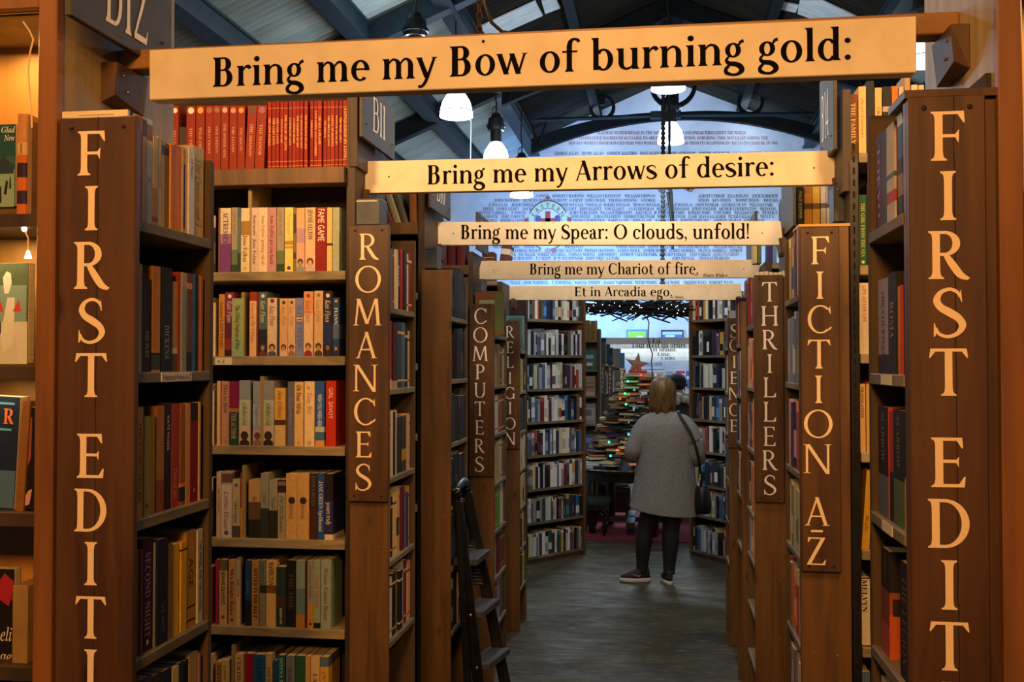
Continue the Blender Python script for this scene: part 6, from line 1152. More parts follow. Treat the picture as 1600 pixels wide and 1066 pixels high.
# dark tangle with fairy lights over the way through
tg = MB(); r2 = random.Random(5)
for k in range(330):
    x = r2.uniform(915, 1080); y = 479 + r2.gauss(0, 4.5) + (4 if x > 1000 else 0); a = U(x, y, 9.25 + r2.uniform(-.12, .12)); L = r2.uniform(.1, .30); an = r2.gauss(0, .22) + (pi if r2.random() < .5 else 0)
    tg.tube([a, a + Vector((L * .5 * cos(an), r2.uniform(-.05, .05), L * .5 * sin(an) + r2.uniform(-.015, .015))), a + Vector((L * cos(an), r2.uniform(-.08, .08), L * sin(an)))], r2.uniform(.003, .009), 4, cap=False)
tgo = tag(tg.build('branch_tangle', mat('black_twigs', '#0b0c10', .7)), 'dark tangle of branches with fairy lights over the way to the far room', 'decoration', kind='stuff')
bb = MB()
for k in range(34):
    p = U(r2.uniform(914, 1078), 482 + r2.gauss(0, 8), 9.10); bb.ball(p.x, p.y, p.z, .0036, 6)
bb.build('fairy_bulbs', mat('cool_bulb', '#dce8ff', .4, emit=6), tgo)
wr = MB()
for pts in (((912, 494), (918, 490), (926, 491), (931, 493), (933, 487)), ((945, 488), (955, 491), (966, 489)), ((1002, 491), (1010, 495), (1018, 494), (1023, 498)), ((1068, 490), (1070, 497), (1075, 502), (1082, 504))):
    wr.tube([U(x, y, 9.1) for x, y in pts], .004, 5)
wr.build('fairy_wire', mat('dark_green_wire', '#16303a', .5), tgo)
m = MB(); m.tube([U(x, y, 9.3) for x, y in ((1008, 480), (1010, 490), (1011, 497), (1014, 504), (1013, 515), (1012.5, 530), (1016, 543), (1019.5, 553), (1018, 565), (1019, 580), (1020, 594))], .0055, 6)
tag(m.build('hanging_cable', BLK), 'wavy black cable hanging from the dark tangle over the star', 'cable')
# hung poem boards deeper in
for i, (x0, yt, yb, tx, tl, tr, cap, lb) in enumerate([(940, 527.5, 538, 'Là.', 1019, 1035, 7.5, 'grey board reading Là in the far room, topmost of five'), (952, 536, 545, "Tout n'est qu'ordre", 986, 1072, 8, "second grey board down in the far room, reading Tout n'est qu'ordre"), (970, 543.5, 551, 'et beauté,', 1020, 1058, 6.5, 'third grey board down in the far room, reading et beauté'), (976, 550, 558, 'Luxe,', 1027, 1048, 6.5, 'fourth grey board down in the far room, reading Luxe'), (980, 557, 563.5, 'Calme,', 1033, 1056, 5.5, 'lowest of five grey boards in the far room, reading Calme')]):
    Y = 12.4 + i * 1.25; a, b = U(x0, yb, Y), U(1100, yt, Y); h = .088; zc = a.z
    r = MB().box(a.x, Y, zc, b.x, Y + .03, max(b.z, zc + .07)).build('poem_board', noisy('grey_sign' + str(i), '#b4b3b1', '#c6c5c2', (8, 8, 8), .6)); tag(r, lb, 'sign', 'poem boards hung in the far room')
    m = MB()
    for xx in (b.x - .03,): m.box(xx - .02, Y + .031, .0, xx + .02, Y + .07, zc + .088)
    m.build('support_post', BLKM, r)
    m = MB(); m.col('#15120f'); p, q = U(tl, yb - 1.6, Y - .001), U(tr, yb - 1.6, Y - .001); t2 = tx.replace('à', 'a').replace('é', 'e')
    put_small(m, 'T', t2, p, (1, 0, 0), (0, 0, 1), q.x - p.x, cap * Y / 1600)
    if 'à' in tx or 'é' in tx:
        f = .72 if 'à' in tx else .80; s_ = -1 if 'à' in tx else 1; xx = p.x + (q.x - p.x) * f; z1 = p.z + cap * Y / 1600
        m.face([(xx - s_ * .012, Y - .001, z1 - .004), (xx - s_ * .004, Y - .001, z1 - .006), (xx + s_ * .012, Y - .001, z1 + .012), (xx + s_ * .002, Y - .001, z1 + .014)])
    m.build('small_lettering', INK, r)
# pictures and posters on the far wall
def flat(px0, px1, py0, py1, Y, th, m_, name, label, cat, prints=(), frame=None, group=None):
    a, b = U(px0, py1, Y), U(px1, py0, Y); r = MB().box(a.x, Y, a.z, b.x, Y + th, b.z).build(name, m_); tag(r, label, cat, group); W, H = b.x - a.x, b.z - a.z
    p = MB()
    for k, (x0, z0, x1, z1, c) in enumerate(prints): p.col(c); yy = Y - .001 - k * .0004; p.face([(a.x + x0 * W, yy, a.z + z0 * H), (a.x + x1 * W, yy, a.z + z0 * H), (a.x + x1 * W, yy, a.z + z1 * H), (a.x + x0 * W, yy, a.z + z1 * H)])
    if prints: p.build('picture_print', INK, r)
    return r, a, W, H
flat(979, 1011, 515, 540, YW - .06, .04, mat('blue_frame', '#2f7fb0', .5), 'picture', 'bright green picture in a blue frame on the far wall', 'picture', [(.06, .06, .94, .90, '#8fbf2a'), (.5, .45, .8, .6, '#e8e6da'), (.55, .4, .75, .5, '#d8704a')])
flat(1033, 1068, 515.5, 540, YW - .06, .04, mat('black_frame', '#101114', .5), 'picture', 'blue sea picture in a black frame on the far wall', 'picture', [(.06, .06, .94, .92, '#2f66b0'), (.06, .70, .94, .86, '#a8c4dc'), (.2, .55, .6, .66, '#dce8f0'), (.06, .1, .94, .4, '#1a2a4a')])
r, a, W, H = flat(1002, 1037, 566, 577, YW - .03, .028, WALLW, 'food_sign', 'white sign lettered FOOD & DRINK hanging before the far wall', 'sign')
m = MB(); m.col('#2a2c33'); put_small(m, 'T', 'FOOD & DRINK', (a.x + .04, YW - .032, a.z + .045), (1, 0, .06), (0, 0, 1), W * .85, .075); m.build('small_lettering', INK, r)
for i, (x0, x1, y0, y1, c, pr, lb) in enumerate([(1025, 1036, 582, 588, '#c9a878', [(.1, .1, .9, .9, '#b08a5a')], 'small tan poster on the far wall'), (1039, 1053, 580, 592, '#c9ccd6', [(0, 0, 1, .5, '#7a5a5a'), (.1, .55, .9, .95, '#8a94b8'), (.3, .1, .7, .4, '#2a2a34')], 'grey and brown poster left of the pink spotted one'), (1055, 1071, 578.5, 597, '#e8d8e4', [(.05, .7, .95, .95, '#b01a7a'), (.05, .35, .95, .6, '#d85a9a'), (.05, .1, .95, .28, '#e8a0c0')], 'pink spotted poster on the far wall'), (1072, 1078, 580, 606, '#3a66b8', [(.2, .5, .8, .7, '#dce6f2')], 'blue poster at the edge of the far wall'), (1004, 1022, 582, 594, '#6a6c86', [(0, .6, 1, .8, '#b0b4c4'), (.1, .1, .9, .3, '#2a2a3a')], 'slate grey poster beside the black cable'), (990, 1000, 580, 588, '#d8d8e0', [(.2, .3, .8, .7, '#c9a060')], 'pale poster behind the paper star')]):
    flat(x0, x1, y0, y1, YW - .03, .012, mat('poster' + str(i), c, .6), 'poster', lb, 'poster', pr, group='posters on the far wall')
# face-out display case left of the tree
Yd = 11.0
zd = [U(920, y, Yd).z for y in (532, 578, 619, 663, 706, 750)]
a, b = U(900, 568, Yd), U(936, 568, Yd)
r = tag(empty('display_bookcase', ((a.x + b.x) / 2, Yd + .1, 0)), 'tall narrow case with books facing out beyond the left angled bookcase', 'bookcase')
bx('side_panel', DARKW, r, b.x - .02, Yd, 0, b.x + .01, Yd + .25, 2.05); bx('back_panel', BOARD2, r, a.x - .2, Yd + .2, 0, b.x - .02, Yd + .22, 2.0); bx('side_panel', DARKW, r, a.x - .22, Yd, 0, a.x - .2, Yd + .25, 2.05)
for z in zd: bx('shelf', SHELFG, r, a.x - .2, Yd, z - .02, b.x - .02, Yd + .2, z)
for k, (x0, x1, y0, c, pr, lb) in enumerate([(908, 933, 547, '#1c5a3c', [(.2, .55, .8, .75, '#7aa8c4'), (.1, .2, .8, .45, '#8a5a5a'), (.35, .2, .7, .35, '#d8d8d0')], 'green jacketed book facing out in the narrow case'), (908, 930, 588, '#a88a72', [(0, .0, 1, .2, '#c9b090'), (.1, .4, .9, .5, '#7a5a44'), (.1, .62, .9, .7, '#8a6a54')], 'brown sepia book facing out in the narrow case'), (908, 931, 631, '#8a8486', [(.1, .2, .9, .8, '#a8a0a2'), (.3, .4, .7, .7, '#6a6468')], 'grey book facing out in the narrow case'), (908, 928, 679, '#3f5c8a', [(.1, .5, .9, .8, '#7a94b4')], 'blue book facing out in the narrow case')]):
    z = zd[k + 1]; p, q = U(x0, 568, Yd + .05), U(x1, y0, Yd + .05); o = MB().box(p.x, Yd + .05, z, q.x, Yd + .075, q.z).build('book', mat('facing_book' + str(k), c, .5)); tag(o, lb, 'book', 'books facing out in the narrow case')
    pm = MB(); W, H = q.x - p.x, q.z - z
    for j, (u0, v0, u1, v1, cc) in enumerate(pr): pm.col(cc); yy = Yd + .049 - j * .0004; pm.face([(p.x + u0 * W, yy, z + v0 * H), (p.x + u1 * W, yy, z + v0 * H), (p.x + u1 * W, yy, z + v1 * H), (p.x + u0 * W, yy, z + v1 * H)])
    pm.build('cover_print', INK, o)
mass_row((a.x, Yd + .02), (b.x - .025, Yd + .02), zd[0], .14, (.2, .22), 8, ['#8a6a34', '#9a7a3e', '#7a5a2c'])
# TRAVEL end units in the far room
for i, (x0, x1, Y, yt, tcol) in enumerate([(937, 946.5, 11.5, 572, 0), (949, 957.5, 12.6, 573, 0), (968, 975.5, 14.2, 578, 0)]):
    a, b = U(x0, yt, Y), U(x1, 568, Y)
    r = tag(empty('travel_unit', ((a.x + b.x) / 2, Y, 0)), ['nearest narrow end unit lettered TRAVEL beside the narrow display case', 'middle narrow end unit lettered TRAVEL left of the book tree', 'farthest narrow end unit lettered TRAVEL next to the paper star'][i], 'bookcase', 'end units lettered TRAVEL in the far room')
    bx('near_panel', BOARD, r, a.x, Y, 0, b.x, Y + .02, a.z); bx('far_panel', BOARD, r, a.x, Y + .5, 0, b.x, Y + .52, a.z)
    bx('back_panel', BACKW, r, a.x - .5, Y + .02, 0, a.x, Y + .5, a.z + .3)
    m = MB(); cx = (a.x + b.x) / 2
    for k, ch in enumerate('TRAVEL'):
        g, adv = CAPF.get(ch); cap = .042 if False else 4.9 * Y / 1600 * 1.0; zt_ = a.z - (.5 + 1.32 * k) * 5.2 * Y / 1600 - cap
        for pl in g: m.face([(cx + (x - adv / 2) * cap, Y - .001, zt_ + y * cap) for x, y in pl])
    m.build('small_lettering', WHITEL, r)['kind'] = 'stuff'
    for k, z in enumerate([a.z + .02, a.z - .3, a.z - .6, a.z - .9]):
        bx('shelf', SHELFG, r, a.x - .5, Y + .02, z - .02, b.x, Y + .5, z)
        if k: mass_row((b.x, Y + .03), (b.x, Y + .49), z, .11, (.2, .25), 12, ['#23344a', '#17202c', '#7a9a3a', '#8aa83a', '#c9ccd0', '#2a3a5a'])
    mass_row((a.x - .3, Y + .03), (b.x, Y + .03), a.z + .02, .14, (.2, .30), 8, ['#16222c', '#1c2c38', '#223a5a', '#2a3a8a', '#17202a', '#b9c2c8', '#3a4a44'])
# table
tx, ty_, tz = -.28, 10.35, .665
r = tag(empty('round_table', (tx, ty_, 0)), 'dark round wooden table carrying the tree of books', 'table')
DT = noisy('dark_table_wood', '#17110d', '#2a2019', (6, 6, 20), .3, 4)
MB().loft([(tx, ty_, z, q, q) for z, q in ((tz - .04, .60), (tz - .035, .63), (tz - .008, .64), (tz, .63))], 40).build('tabletop', DT, r, smooth=False)
m = MB(); m.loft([(tx, ty_, z, q, q) for z, q in ((tz - .13, .50), (tz - .04, .50))], 32); m.build('apron', DT, r)
for k in range(4):
    an = pi / 4 + k * pi / 2 - .25; x, y = tx + .44 * cos(an), ty_ + .44 * sin(an)
    MB().loft([(x, y, z, q, q) for z, q in ((.012, .035), (.06, .03), (.10, .048), (.3, .055), (.48, .06), (.53, .045), (tz - .04, .058))], 14).build('leg', DT, r, smooth=True)
bx('stretcher', DT, r, tx - .42, ty_ - .04, .10, tx + .42, ty_ + .04, .15); bx('stretcher', DT, r, tx - .04, ty_ - .42, .10, tx + .04, ty_ + .42, .15)
m = MB()
for k, c in enumerate(['#c8d2dc', '#8aa8c8', '#e0e4e8', '#b8c0c8']): m.col(c); m.box(-.82 + k * .004, 9.98, tz + k * .013, -.57 - k * .006, 10.18, tz + k * .013 + .012)
tag(m.build('leaflet_pile', CLOTHM), 'pile of white and blue leaflets at the edge of the round table', 'leaflets')
# tree built from stacked books
btx, bty = -.20, 10.32
bt = tag(empty('book_tree', (btx, bty, tz)), 'Christmas tree built of stacked books with coloured lights on the round table', 'book tree')
r3 = random.Random(8); z = tz; pal = ['#3a2a1c', '#6a5436', '#8a744a', '#23262c', '#2c3a2c', '#7a2a20', '#b8a880', '#1a1a1a', '#4a3a2a', '#5a6a72', '#8a4a30', '#d0c8a0', '#2a4a6a', '#3a2a4a']
rows = 0
while z < tz + .895 and rows < 34:
    f = (z - tz) / .95; R = .47 * (1 - f) ** .8 + .10; th = r3.uniform(.022, .036); nb_ = max(3, int(R * 15))
    for k in range(nb_):
        an = 2 * pi * (k + .5 * (rows % 2)) / nb_ + r3.uniform(-.2, .2); L, Wd = r3.uniform(.15, .20), min(.15, R * 2.2 / nb_ * 1.6)
        cx, cy = btx + cos(an) * (R - .09), bty + sin(an) * (R - .09); u = Vector((cos(an + r3.uniform(-.25, .25)), sin(an + r3.uniform(-.25, .25)), 0)).normalized(); n = Vector((-u.y, u.x, 0)); t = th * r3.uniform(.75, .98)
        c = Vector((cx, cy, 0)); P = [c - u * L / 2 - n * Wd / 2, c + u * L / 2 - n * Wd / 2, c + u * L / 2 + n * Wd / 2, c - u * L / 2 + n * Wd / 2]
        m = MB(); m.col(r3.choice(pal)); pc = '#b8a682'
        m.hexa([(v.x, v.y, z) for v in P] + [(v.x, v.y, z + .004) for v in P]); m.hexa([(v.x, v.y, z + t - .004) for v in P] + [(v.x, v.y, z + t) for v in P])
        if r3.random() < .55: m.col(pc)
        Q = [c + (v - c) * .97 for v in P]; m.hexa([(v.x, v.y, z + .004) for v in Q] + [(v.x, v.y, z + t - .004) for v in Q])
        if len([o for o in bt.children]) < 280: m.build('book', BOOK, bt)
    z += th; rows += 1
topz = z
m = MB(); MBc = m.box(btx - .1, bty - .07, topz, btx + .08, bty + .06, topz + .03).col('#c9452c').build('book', mat('red_top_book', '#b0402a', .5), bt)
# folded paper star
sc_ = U(995, 570, bty - .05); R0, R1 = .125, .05; fr = []
for k in range(10):
    an = radians(80) + k * pi / 5; q = R0 if k % 2 == 0 else R1; fr.append((sc_.x + q * cos(an), bty - .05, sc_.z + q * sin(an)))
m = MB()
for k in range(10):
    a, b = fr[k], fr[(k + 1) % 10]; m.face([a, b, (sc_.x, bty - .085, sc_.z)]); m.face([b, a, (sc_.x, bty - .015, sc_.z)])
m.build('paper_star', noisy('kraft_star', '#a8826a', '#b99078', (30, 30, 30), .8), bt)
for i, (x, y, c) in enumerate([(1002, 586, '#ff2a14'), (981, 596, '#19e07a'), (1017, 605, '#ff9a1e'), (976.5, 615, '#19e07a'), (969, 623, '#ff2a14'), (1014, 625, '#ff2a14'), (978, 632, '#19e07a'), (982, 679, '#19e07a'), (951.5, 691, '#19c8e0'), (964.5, 703.5, '#ff2a14'), (954, 712.5, '#19e07a'), (985, 718.5, '#ff9a1e'), (1004, 715, '#ff2a14'), (1003, 721, '#ff2a6a')]):
    p = U(x, y, bty - .5); f = max(0, min(1, (p.z - tz) / .95)); R = .47 * (1 - f) ** .8 + .15
    dx = p.x - btx; yy = bty - math.sqrt(max(.0004, R * R - min(dx * dx, R * R * .8))) - .01; p = U(x, y, yy)
    MB().ball(p.x, p.y, p.z, .0095, 8).build('light_bulb', mat('bulb_' + c[1:], c, .4, emit=9), bt, smooth=True)
    if i % 1 == 0: lamp('tree_glow', 'POINT', (p.x, p.y - .03, p.z + .01), .16, lin(c), .02)
# chair with cushions, stool
r = tag(empty('wooden_chair', (-.62, 11.2, 0)), 'dark slatted wooden chair with pale cushion beyond the round table', 'chair')
a, b = U(930, 760, 11.1), U(984, 745, 11.1)
bx('seat', DT, r, a.x, 11.0, a.z - .035, b.x, 11.45, a.z)
for x in (a.x + .02, b.x - .02):
    for y in (11.02, 11.43): bx('leg', DT, r, x - .02, y - .02, .012, x + .02, y + .02, a.z - .035)
for k in range(9): x = a.x + .03 + k * (b.x - a.x - .06) / 8; bx('slat', DT, r, x - .009, 11.012, .12, x + .009, 11.024, a.z - .035)
bx('slat_light_block', DT, r, a.x + .02, 11.026, .12, b.x - .02, 11.034, a.z - .04)  # added board that blocks light from behind, keeping the slats dark
bx('rail', DT, r, a.x, 11.005, .09, b.x, 11.03, .12)
m = MB(); m.loft([((a.x + b.x) / 2, 11.22, a.z + h, q * .19, q * .2) for h, q in ((0, .85), (.02, 1), (.06, 1), (.085, .8))], 20); m.build('cushion', noisy('pale_cushion', '#b9a888', '#d0c2a0', (40, 40, 40), .9), r, smooth=True)
m = MB(); m.loft([((a.x + b.x) / 2 + .02, 11.34, a.z + .09 + h, q * .17, q * .06) for h, q in ((0, .8), (.05, 1), (.13, 1), (.17, .7))], 18); m.build('back_cushion', noisy('patterned_cushion', '#5a3a34', '#c0a488', (26, 26, 26), .9, 2, .45, .55), r, smooth=True)
st = UZ(926, 818, .0); sx, sy = -.63, 10.05; zs_ = .385
r = tag(empty('footstool', (sx, sy, 0)), 'round green topped footstool with curved dark legs by the left bookcase', 'stool')
MB().loft([(sx, sy, z, q, q) for z, q in ((zs_ - .09, .145), (zs_ - .08, .16), (zs_ - .03, .165), (zs_ - .005, .15), (zs_, .11))], 24).build('cushion', noisy('green_velvet', '#16281f', '#22382b', (20, 20, 20), .9), r, smooth=True)
MB().loft([(sx, sy, z, .14, .14) for z in (zs_ - .12, zs_ - .09)], 20).build('frame', DT, r)
for k in range(4):
    an = pi / 4 + k * pi / 2; c, s_ = cos(an), sin(an)
    MB().tube([(sx + c * q, sy + s_ * q, z) for q, z in ((.12, zs_ - .10), (.155, zs_ - .16), (.145, zs_ - .24), (.125, .08), (.15, .025))], [.024, .026, .018, .014, .018], 8).build('leg', DT, r, smooth=True)

# ================================================================== STEP LADDER
TB = noisy('ladder_black', '#0c0c0d', '#161617', (10, 10, 10), .3, 3)
TREAD = noisy('ladder_tread', '#33363b', '#45484d', (60, 4, 4), .5)
def to_floor(p, q): p, q = Vector(p), Vector(q); return p + (q - p) * (p.z / (p.z - q.z))
T1, T2, T3 = U(714, 778, 4.29), U(729, 768, 4.56), U(709, 782, 4.27)
B1, B2, B3 = to_floor(T1, U(748, 1066, 4.31)), to_floor(T2, U(789, 1066, 4.58)), to_floor(T3, U(722, 1066, 4.255))
r = tag(empty('step_ladder', (B1 + B2) / 2), 'black folding step ladder leaning against the plain brown end unit', 'ladder')
def rail(p, q, nm, wx=.045, wy=.025):
    m = MB(); p, q = Vector(p), Vector(q); sx = Vector((wx / 2, 0, 0)); sy = Vector((0, wy / 2, 0)); m.hexa([p - sx - sy, p + sx - sy, p + sx + sy, p - sx + sy, q - sx - sy, q + sx - sy, q + sx + sy, q - sx + sy]); return m.build(nm, TB, r, bevel=.004)
rail(B1, T1, 'front_rail'); rail(B2, T2, 'front_rail', .05); rail(B3 + Vector((.025, 0, 0)), T3 + Vector((.02, 0, 0)), 'rear_rail', .03)
m = MB(); m.tube(_cat([tuple(T1), tuple(T1 + Vector((-.004, 0, .035))), tuple((T1 + T2) / 2 + Vector((0, 0, .055))), tuple(T2 + Vector((-.004, 0, .035))), tuple(T2)], 5), .021, 8); m.build('top_loop', TB, r, smooth=True)
for f in (.14, .34, .54, .74):
    p, q = B1.lerp(T1, f), B2.lerp(T2, f); m = MB(); dx = Vector((.05, 0, 0)); dz = Vector((0, 0, .03))
    m.hexa([p - dx, p + dx, q + dx, q - dx, p - dx + dz, p + dx + dz, q + dx + dz, q - dx + dz]); m.build('tread', TREAD, r, bevel=.003)
    m = MB(); m.ball(p.x + .0, p.y - .014, p.z + .015, .007, 8); m.ball(q.x + .0, q.y - .014, q.z + .015, .007, 8); m.build('rivets', NAIL, r)['kind'] = 'stuff'
p, q = B2.lerp(T2, .62), B2.lerp(T2, .80); lb = MB(); ax = Vector((-.034, -.016, 0)); lb.hexa([p + ax + Vector((-.03, 0, 0)), p + ax + Vector((.03, 0, 0)), p + ax + Vector((.03, .003, 0)), p + ax + Vector((-.03, .003, 0)), q + ax + Vector((-.03, 0, 0)), q + ax + Vector((.03, 0, 0)), q + ax + Vector((.03, .003, 0)), q + ax + Vector((-.03, .003, 0))])
lo = lb.build('safety_label', mat('label_dark', '#1f2024', .4), r); t = MB(); t.col('#8a8c90')
for k in range(12):
    c = p.lerp(q, (k + .5) / 13) + ax + Vector((0, -.0008, 0)); e_ = p.lerp(q, (k + .75) / 13) + ax + Vector((0, -.0008, 0)); w0 = .027 - .006 * (k % 3)
    t.col('#c4c6ca' if k in (6, 7) else '#77797d'); t.face([c + Vector((-.027, 0, 0)), c + Vector((w0 - .0, 0, 0)), e_ + Vector((w0, 0, 0)), e_ + Vector((-.027, 0, 0))])
t.build('label_print', INK, lo)

# ================================================================== PEOPLE
def skin_body(name, m_, root, J, E_, sub=2):
    me = bpy.data.meshes.new(name); me.from_pydata([tuple(Vector(p) - WORLD[root.name]) for p, _ in J], E_, []); me.materials.append(m_)
    o = bpy.data.objects.new(name, me); COL.objects.link(o); o.parent = root; WORLD[o.name] = WORLD[root.name]
    sk = o.modifiers.new('skin', 'SKIN'); sk.use_smooth_shade = True
    for i, (_, q) in enumerate(J):
        v = me.skin_vertices[0].data[i]; v.radius = q if isinstance(q, tuple) else (q, q); v.use_root = (i == 0); 
    s = o.modifiers.new('subsurf', 'SUBSURF'); s.levels = s.render_levels = sub
    return o
SKIN = noisy('skin', '#b98a6c', '#c4967a', (20, 20, 20), .55)
HAIR = noisy('light_brown_hair', '#4a3820', '#74562c', (70, 70, 5), .45, 4, bump=.4)
COAT = noisy('grey_wool_coat', '#72726f', '#878785', (90, 90, 90), .95, 3, bump=.2)
def face_on(root, hx, hy, hz, s, fy):               # fy = +1: face looks towards +y
    for dx in (-.03, .03): MB().ball(hx + dx * s, hy + fy * .088 * s, hz + .005 * s, .012 * s, 8).build('eye', mat('eye_white', '#d8d4cc', .3), root, smooth=True)
    MB().loft([(hx, hy + fy * (.092 + d) * s, hz + z_ * s, w_ * s, .012 * s) for z_, d, w_ in ((-.045, .0, .012), (-.035, .016, .016), (-.01, .008, .01), (.015, .0, .006))], 10).build('nose', SKIN, root, smooth=True)
    MB().ball(hx, hy + fy * .086 * s, hz - .068 * s, .024 * s, 8, (1, .35, .35)).build('mouth', mat('lips', '#9a5a50', .5), root, smooth=True)
    for dx in (-.078, .078): MB().ball(hx + dx * s, hy, hz - .01 * s, .03 * s, 8, (.35, .6, 1)).build('ear', SKIN, root, smooth=True)
wx, wy = .045, 7.98
wr_ = tag(empty('person', (wx, wy, 0)), 'person in grey wool coat and black leggings seen from behind, black bag at hip', 'person', 'people browsing')
LF, RF = Vector((-.135, 7.98, 0)), Vector((.065, 7.93, 0))
J = [((wx - .01, wy, .76), (.13, .10)), ((wx - .01, wy, .93), (.11, .09)), ((wx, wy, 1.12), (.14, .095)), ((wx, wy, 1.26), (.10, .07)), ((wx - .02, wy + .01, 1.345), .045), ((wx - .02, wy + .02, 1.42), (.07, .08)), ((wx - .02, wy + .02, 1.50), (.075, .09)),
     ((wx - .08, wy, .72), .085), ((-.105, wy + .0, .42), .058), ((-.125, wy - .01, .30), .055), ((-.135, wy, .07), .036), ((wx + .07, wy, .72), .085), ((.085, wy - .02, .42), .058), ((.078, wy - .04, .30), .055), ((.07, wy - .05, .07), .036),
     ((wx - .15, wy, 1.225), .055), ((wx - .225, wy - .01, .99), .042), ((wx - .16, wy + .20, 1.0), .033), ((wx - .14, wy + .26, 1.01), (.034, .018)), ((wx + .15, wy, 1.225), .055), ((wx + .215, wy + .0, .97), .042), ((wx + .16, wy + .19, 1.0), .033), ((wx + .13, wy + .25, 1.01), (.034, .018))]
E_ = [(0, 1), (1, 2), (2, 3), (3, 4), (4, 5), (5, 6), (0, 7), (7, 8), (8, 9), (9, 10), (0, 11), (11, 12), (12, 13), (13, 14), (3, 15), (15, 16), (16, 17), (17, 18), (3, 19), (19, 20), (20, 21), (21, 22)]
skin_body('body', SKIN, wr_, J, E_)
for s, base, hand in ((-1, Vector((wx - .14, wy + .26, 1.01)), -1), (1, Vector((wx + .13, wy + .25, 1.01)), 1)):      # fingers, curled round what each hand holds
    JJ, EE = [(base, .016)], []
    for k, L in enumerate((.062, .072, .066, .05)):
        o0 = base + Vector((-s * .004, .03, .024 - k * .016)); p1 = o0 + Vector((-s * .008, L * .5, 0)); p2 = p1 + Vector((-s * .022, L * .32, 0)); p3 = p2 + Vector((-s * .022, L * .05, 0))
        i0 = len(JJ); JJ += [(o0, .0085), (p1, .008), (p2, .0075), (p3, .0065)]; EE += [(0, i0), (i0, i0 + 1), (i0 + 1, i0 + 2), (i0 + 2, i0 + 3)]
    i0 = len(JJ); JJ += [(base + Vector((-s * .02, .01, .03)), .010), (base + Vector((-s * .04, .03, .042)), .009), (base + Vector((-s * .05, .055, .04)), .008)]; EE += [(0, i0), (i0, i0 + 1), (i0 + 1, i0 + 2)]
    skin_body('hand', SKIN, wr_, JJ, EE, 1)
hb = MB(); hb.box(wx - .09, wy + .31, .98, wx + .08, wy + .325, 1.22); 
LEG = noisy('black_leggings', '#0c0c0e', '#141416', (40, 40, 40), .8)
m = MB()
for pts, rr in (([(wx - .08, wy, .78), (wx - .09, wy, .62), (-.105, wy, .42), (-.122, wy - .015, .31), (-.132, wy, .16), (-.135, wy + .005, .075)], [.098, .088, .066, .064, .048, .044]), ([(wx + .07, wy, .78), (wx + .065, wy, .62), (.085, wy - .02, .42), (.08, wy - .045, .31), (.072, wy - .045, .16), (.068, wy - .05, .075)], [.098, .088, .066, .064, .048, .044])):
    m.tube(_cat([(*p, q) for p, q in zip(pts, rr)], 4) and [p[:3] for p in _cat([(*p, q) for p, q in zip(pts, rr)], 4)], [p[3] for p in _cat([(*p, q) for p, q in zip(pts, rr)], 4)], 16)
m.build('leggings', LEG, wr_, smooth=True)
# coat: shell with shoulders, two sleeves, hem
m = MB()
R_ = [(-.012, 0, .55, .262, .175), (-.012, 0, .565, .262, .175), (-.008, 0, .66, .25, .168), (-.002, 0, .78, .235, .16), (0, 0, .92, .222, .148), (0, 0, 1.05, .214, .138), (0, 0, 1.15, .212, .13), (0, 0, 1.22, .198, .118), (0, .002, 1.265, .165, .10), (-.004, .005, 1.30, .115, .085), (-.008, .008, 1.325, .078, .07), (-.012, .01, 1.355, .066, .064)]
RR = []
for a, b in zip(R_, R_[1:]):
    for k in range(3): RR.append(tuple(x + (y - x) * k / 3 for x, y in zip(a, b)))
RR.append(R_[-1]); n = 40; B = []
for cx, cy, z, rx, ry in RR:
    B.append(len(m.V))
    for k in range(n):
        an = 2 * pi * k / n; w_ = 1 + .018 * sin(5 * an + z * 6) * max(0, 1 - (z - .45) / .8) + .008 * sin(9 * an - z * 11)
        hz = .02 * sin(an) - .028 * cos(an) if z < .57 else 0
        m.V.append((wx + cx + rx * w_ * cos(an), wy + cy + ry * w_ * sin(an), z + hz))
for a, b in zip(B, B[1:]):
    for k in range(n): m.F.append((a + k, a + (k + 1) % n, b + (k + 1) % n, b + k)); m.C.append(m.c)
ct = m.build('coat', COAT, wr_, smooth=True); sl_ = ct.modifiers.new('thick', 'SOLIDIFY'); sl_.thickness = .008
for s, el, wrst in ((-1, (wx - .245, wy - .02, .99), (wx - .17, wy + .20, 1.0)), (1, (wx + .232, wy - .01, .97), (wx + .16, wy + .19, 1.0))):
    P = _cat([(wx + s * .07, wy, 1.255, .045), (wx + s * .125, wy, 1.222, .072), (wx + s * .175, wy - .005, 1.155, .080), (wx + s * .215, wy - .012, 1.07, .078), (*el, .073), (el[0] * .8 + wrst[0] * .2 + s * .01, el[1] + .06, el[2] - .01, .068), (*wrst, .055)], 5)
    m = MB(); m.tube([p[:3] for p in P], [p[3] for p in P], 18); m.build('sleeve', COAT, wr_, smooth=True)
m = MB(); m.tube([(wx - .012 + .070 * cos(k * pi / 10), wy + .01 + .068 * sin(k * pi / 10), 1.352) for k in range(21)], .016, 8); m.build('collar', noisy('grey_collar', '#8f8c88', '#a09c98', (60, 60, 60), .95), wr_, smooth=True)
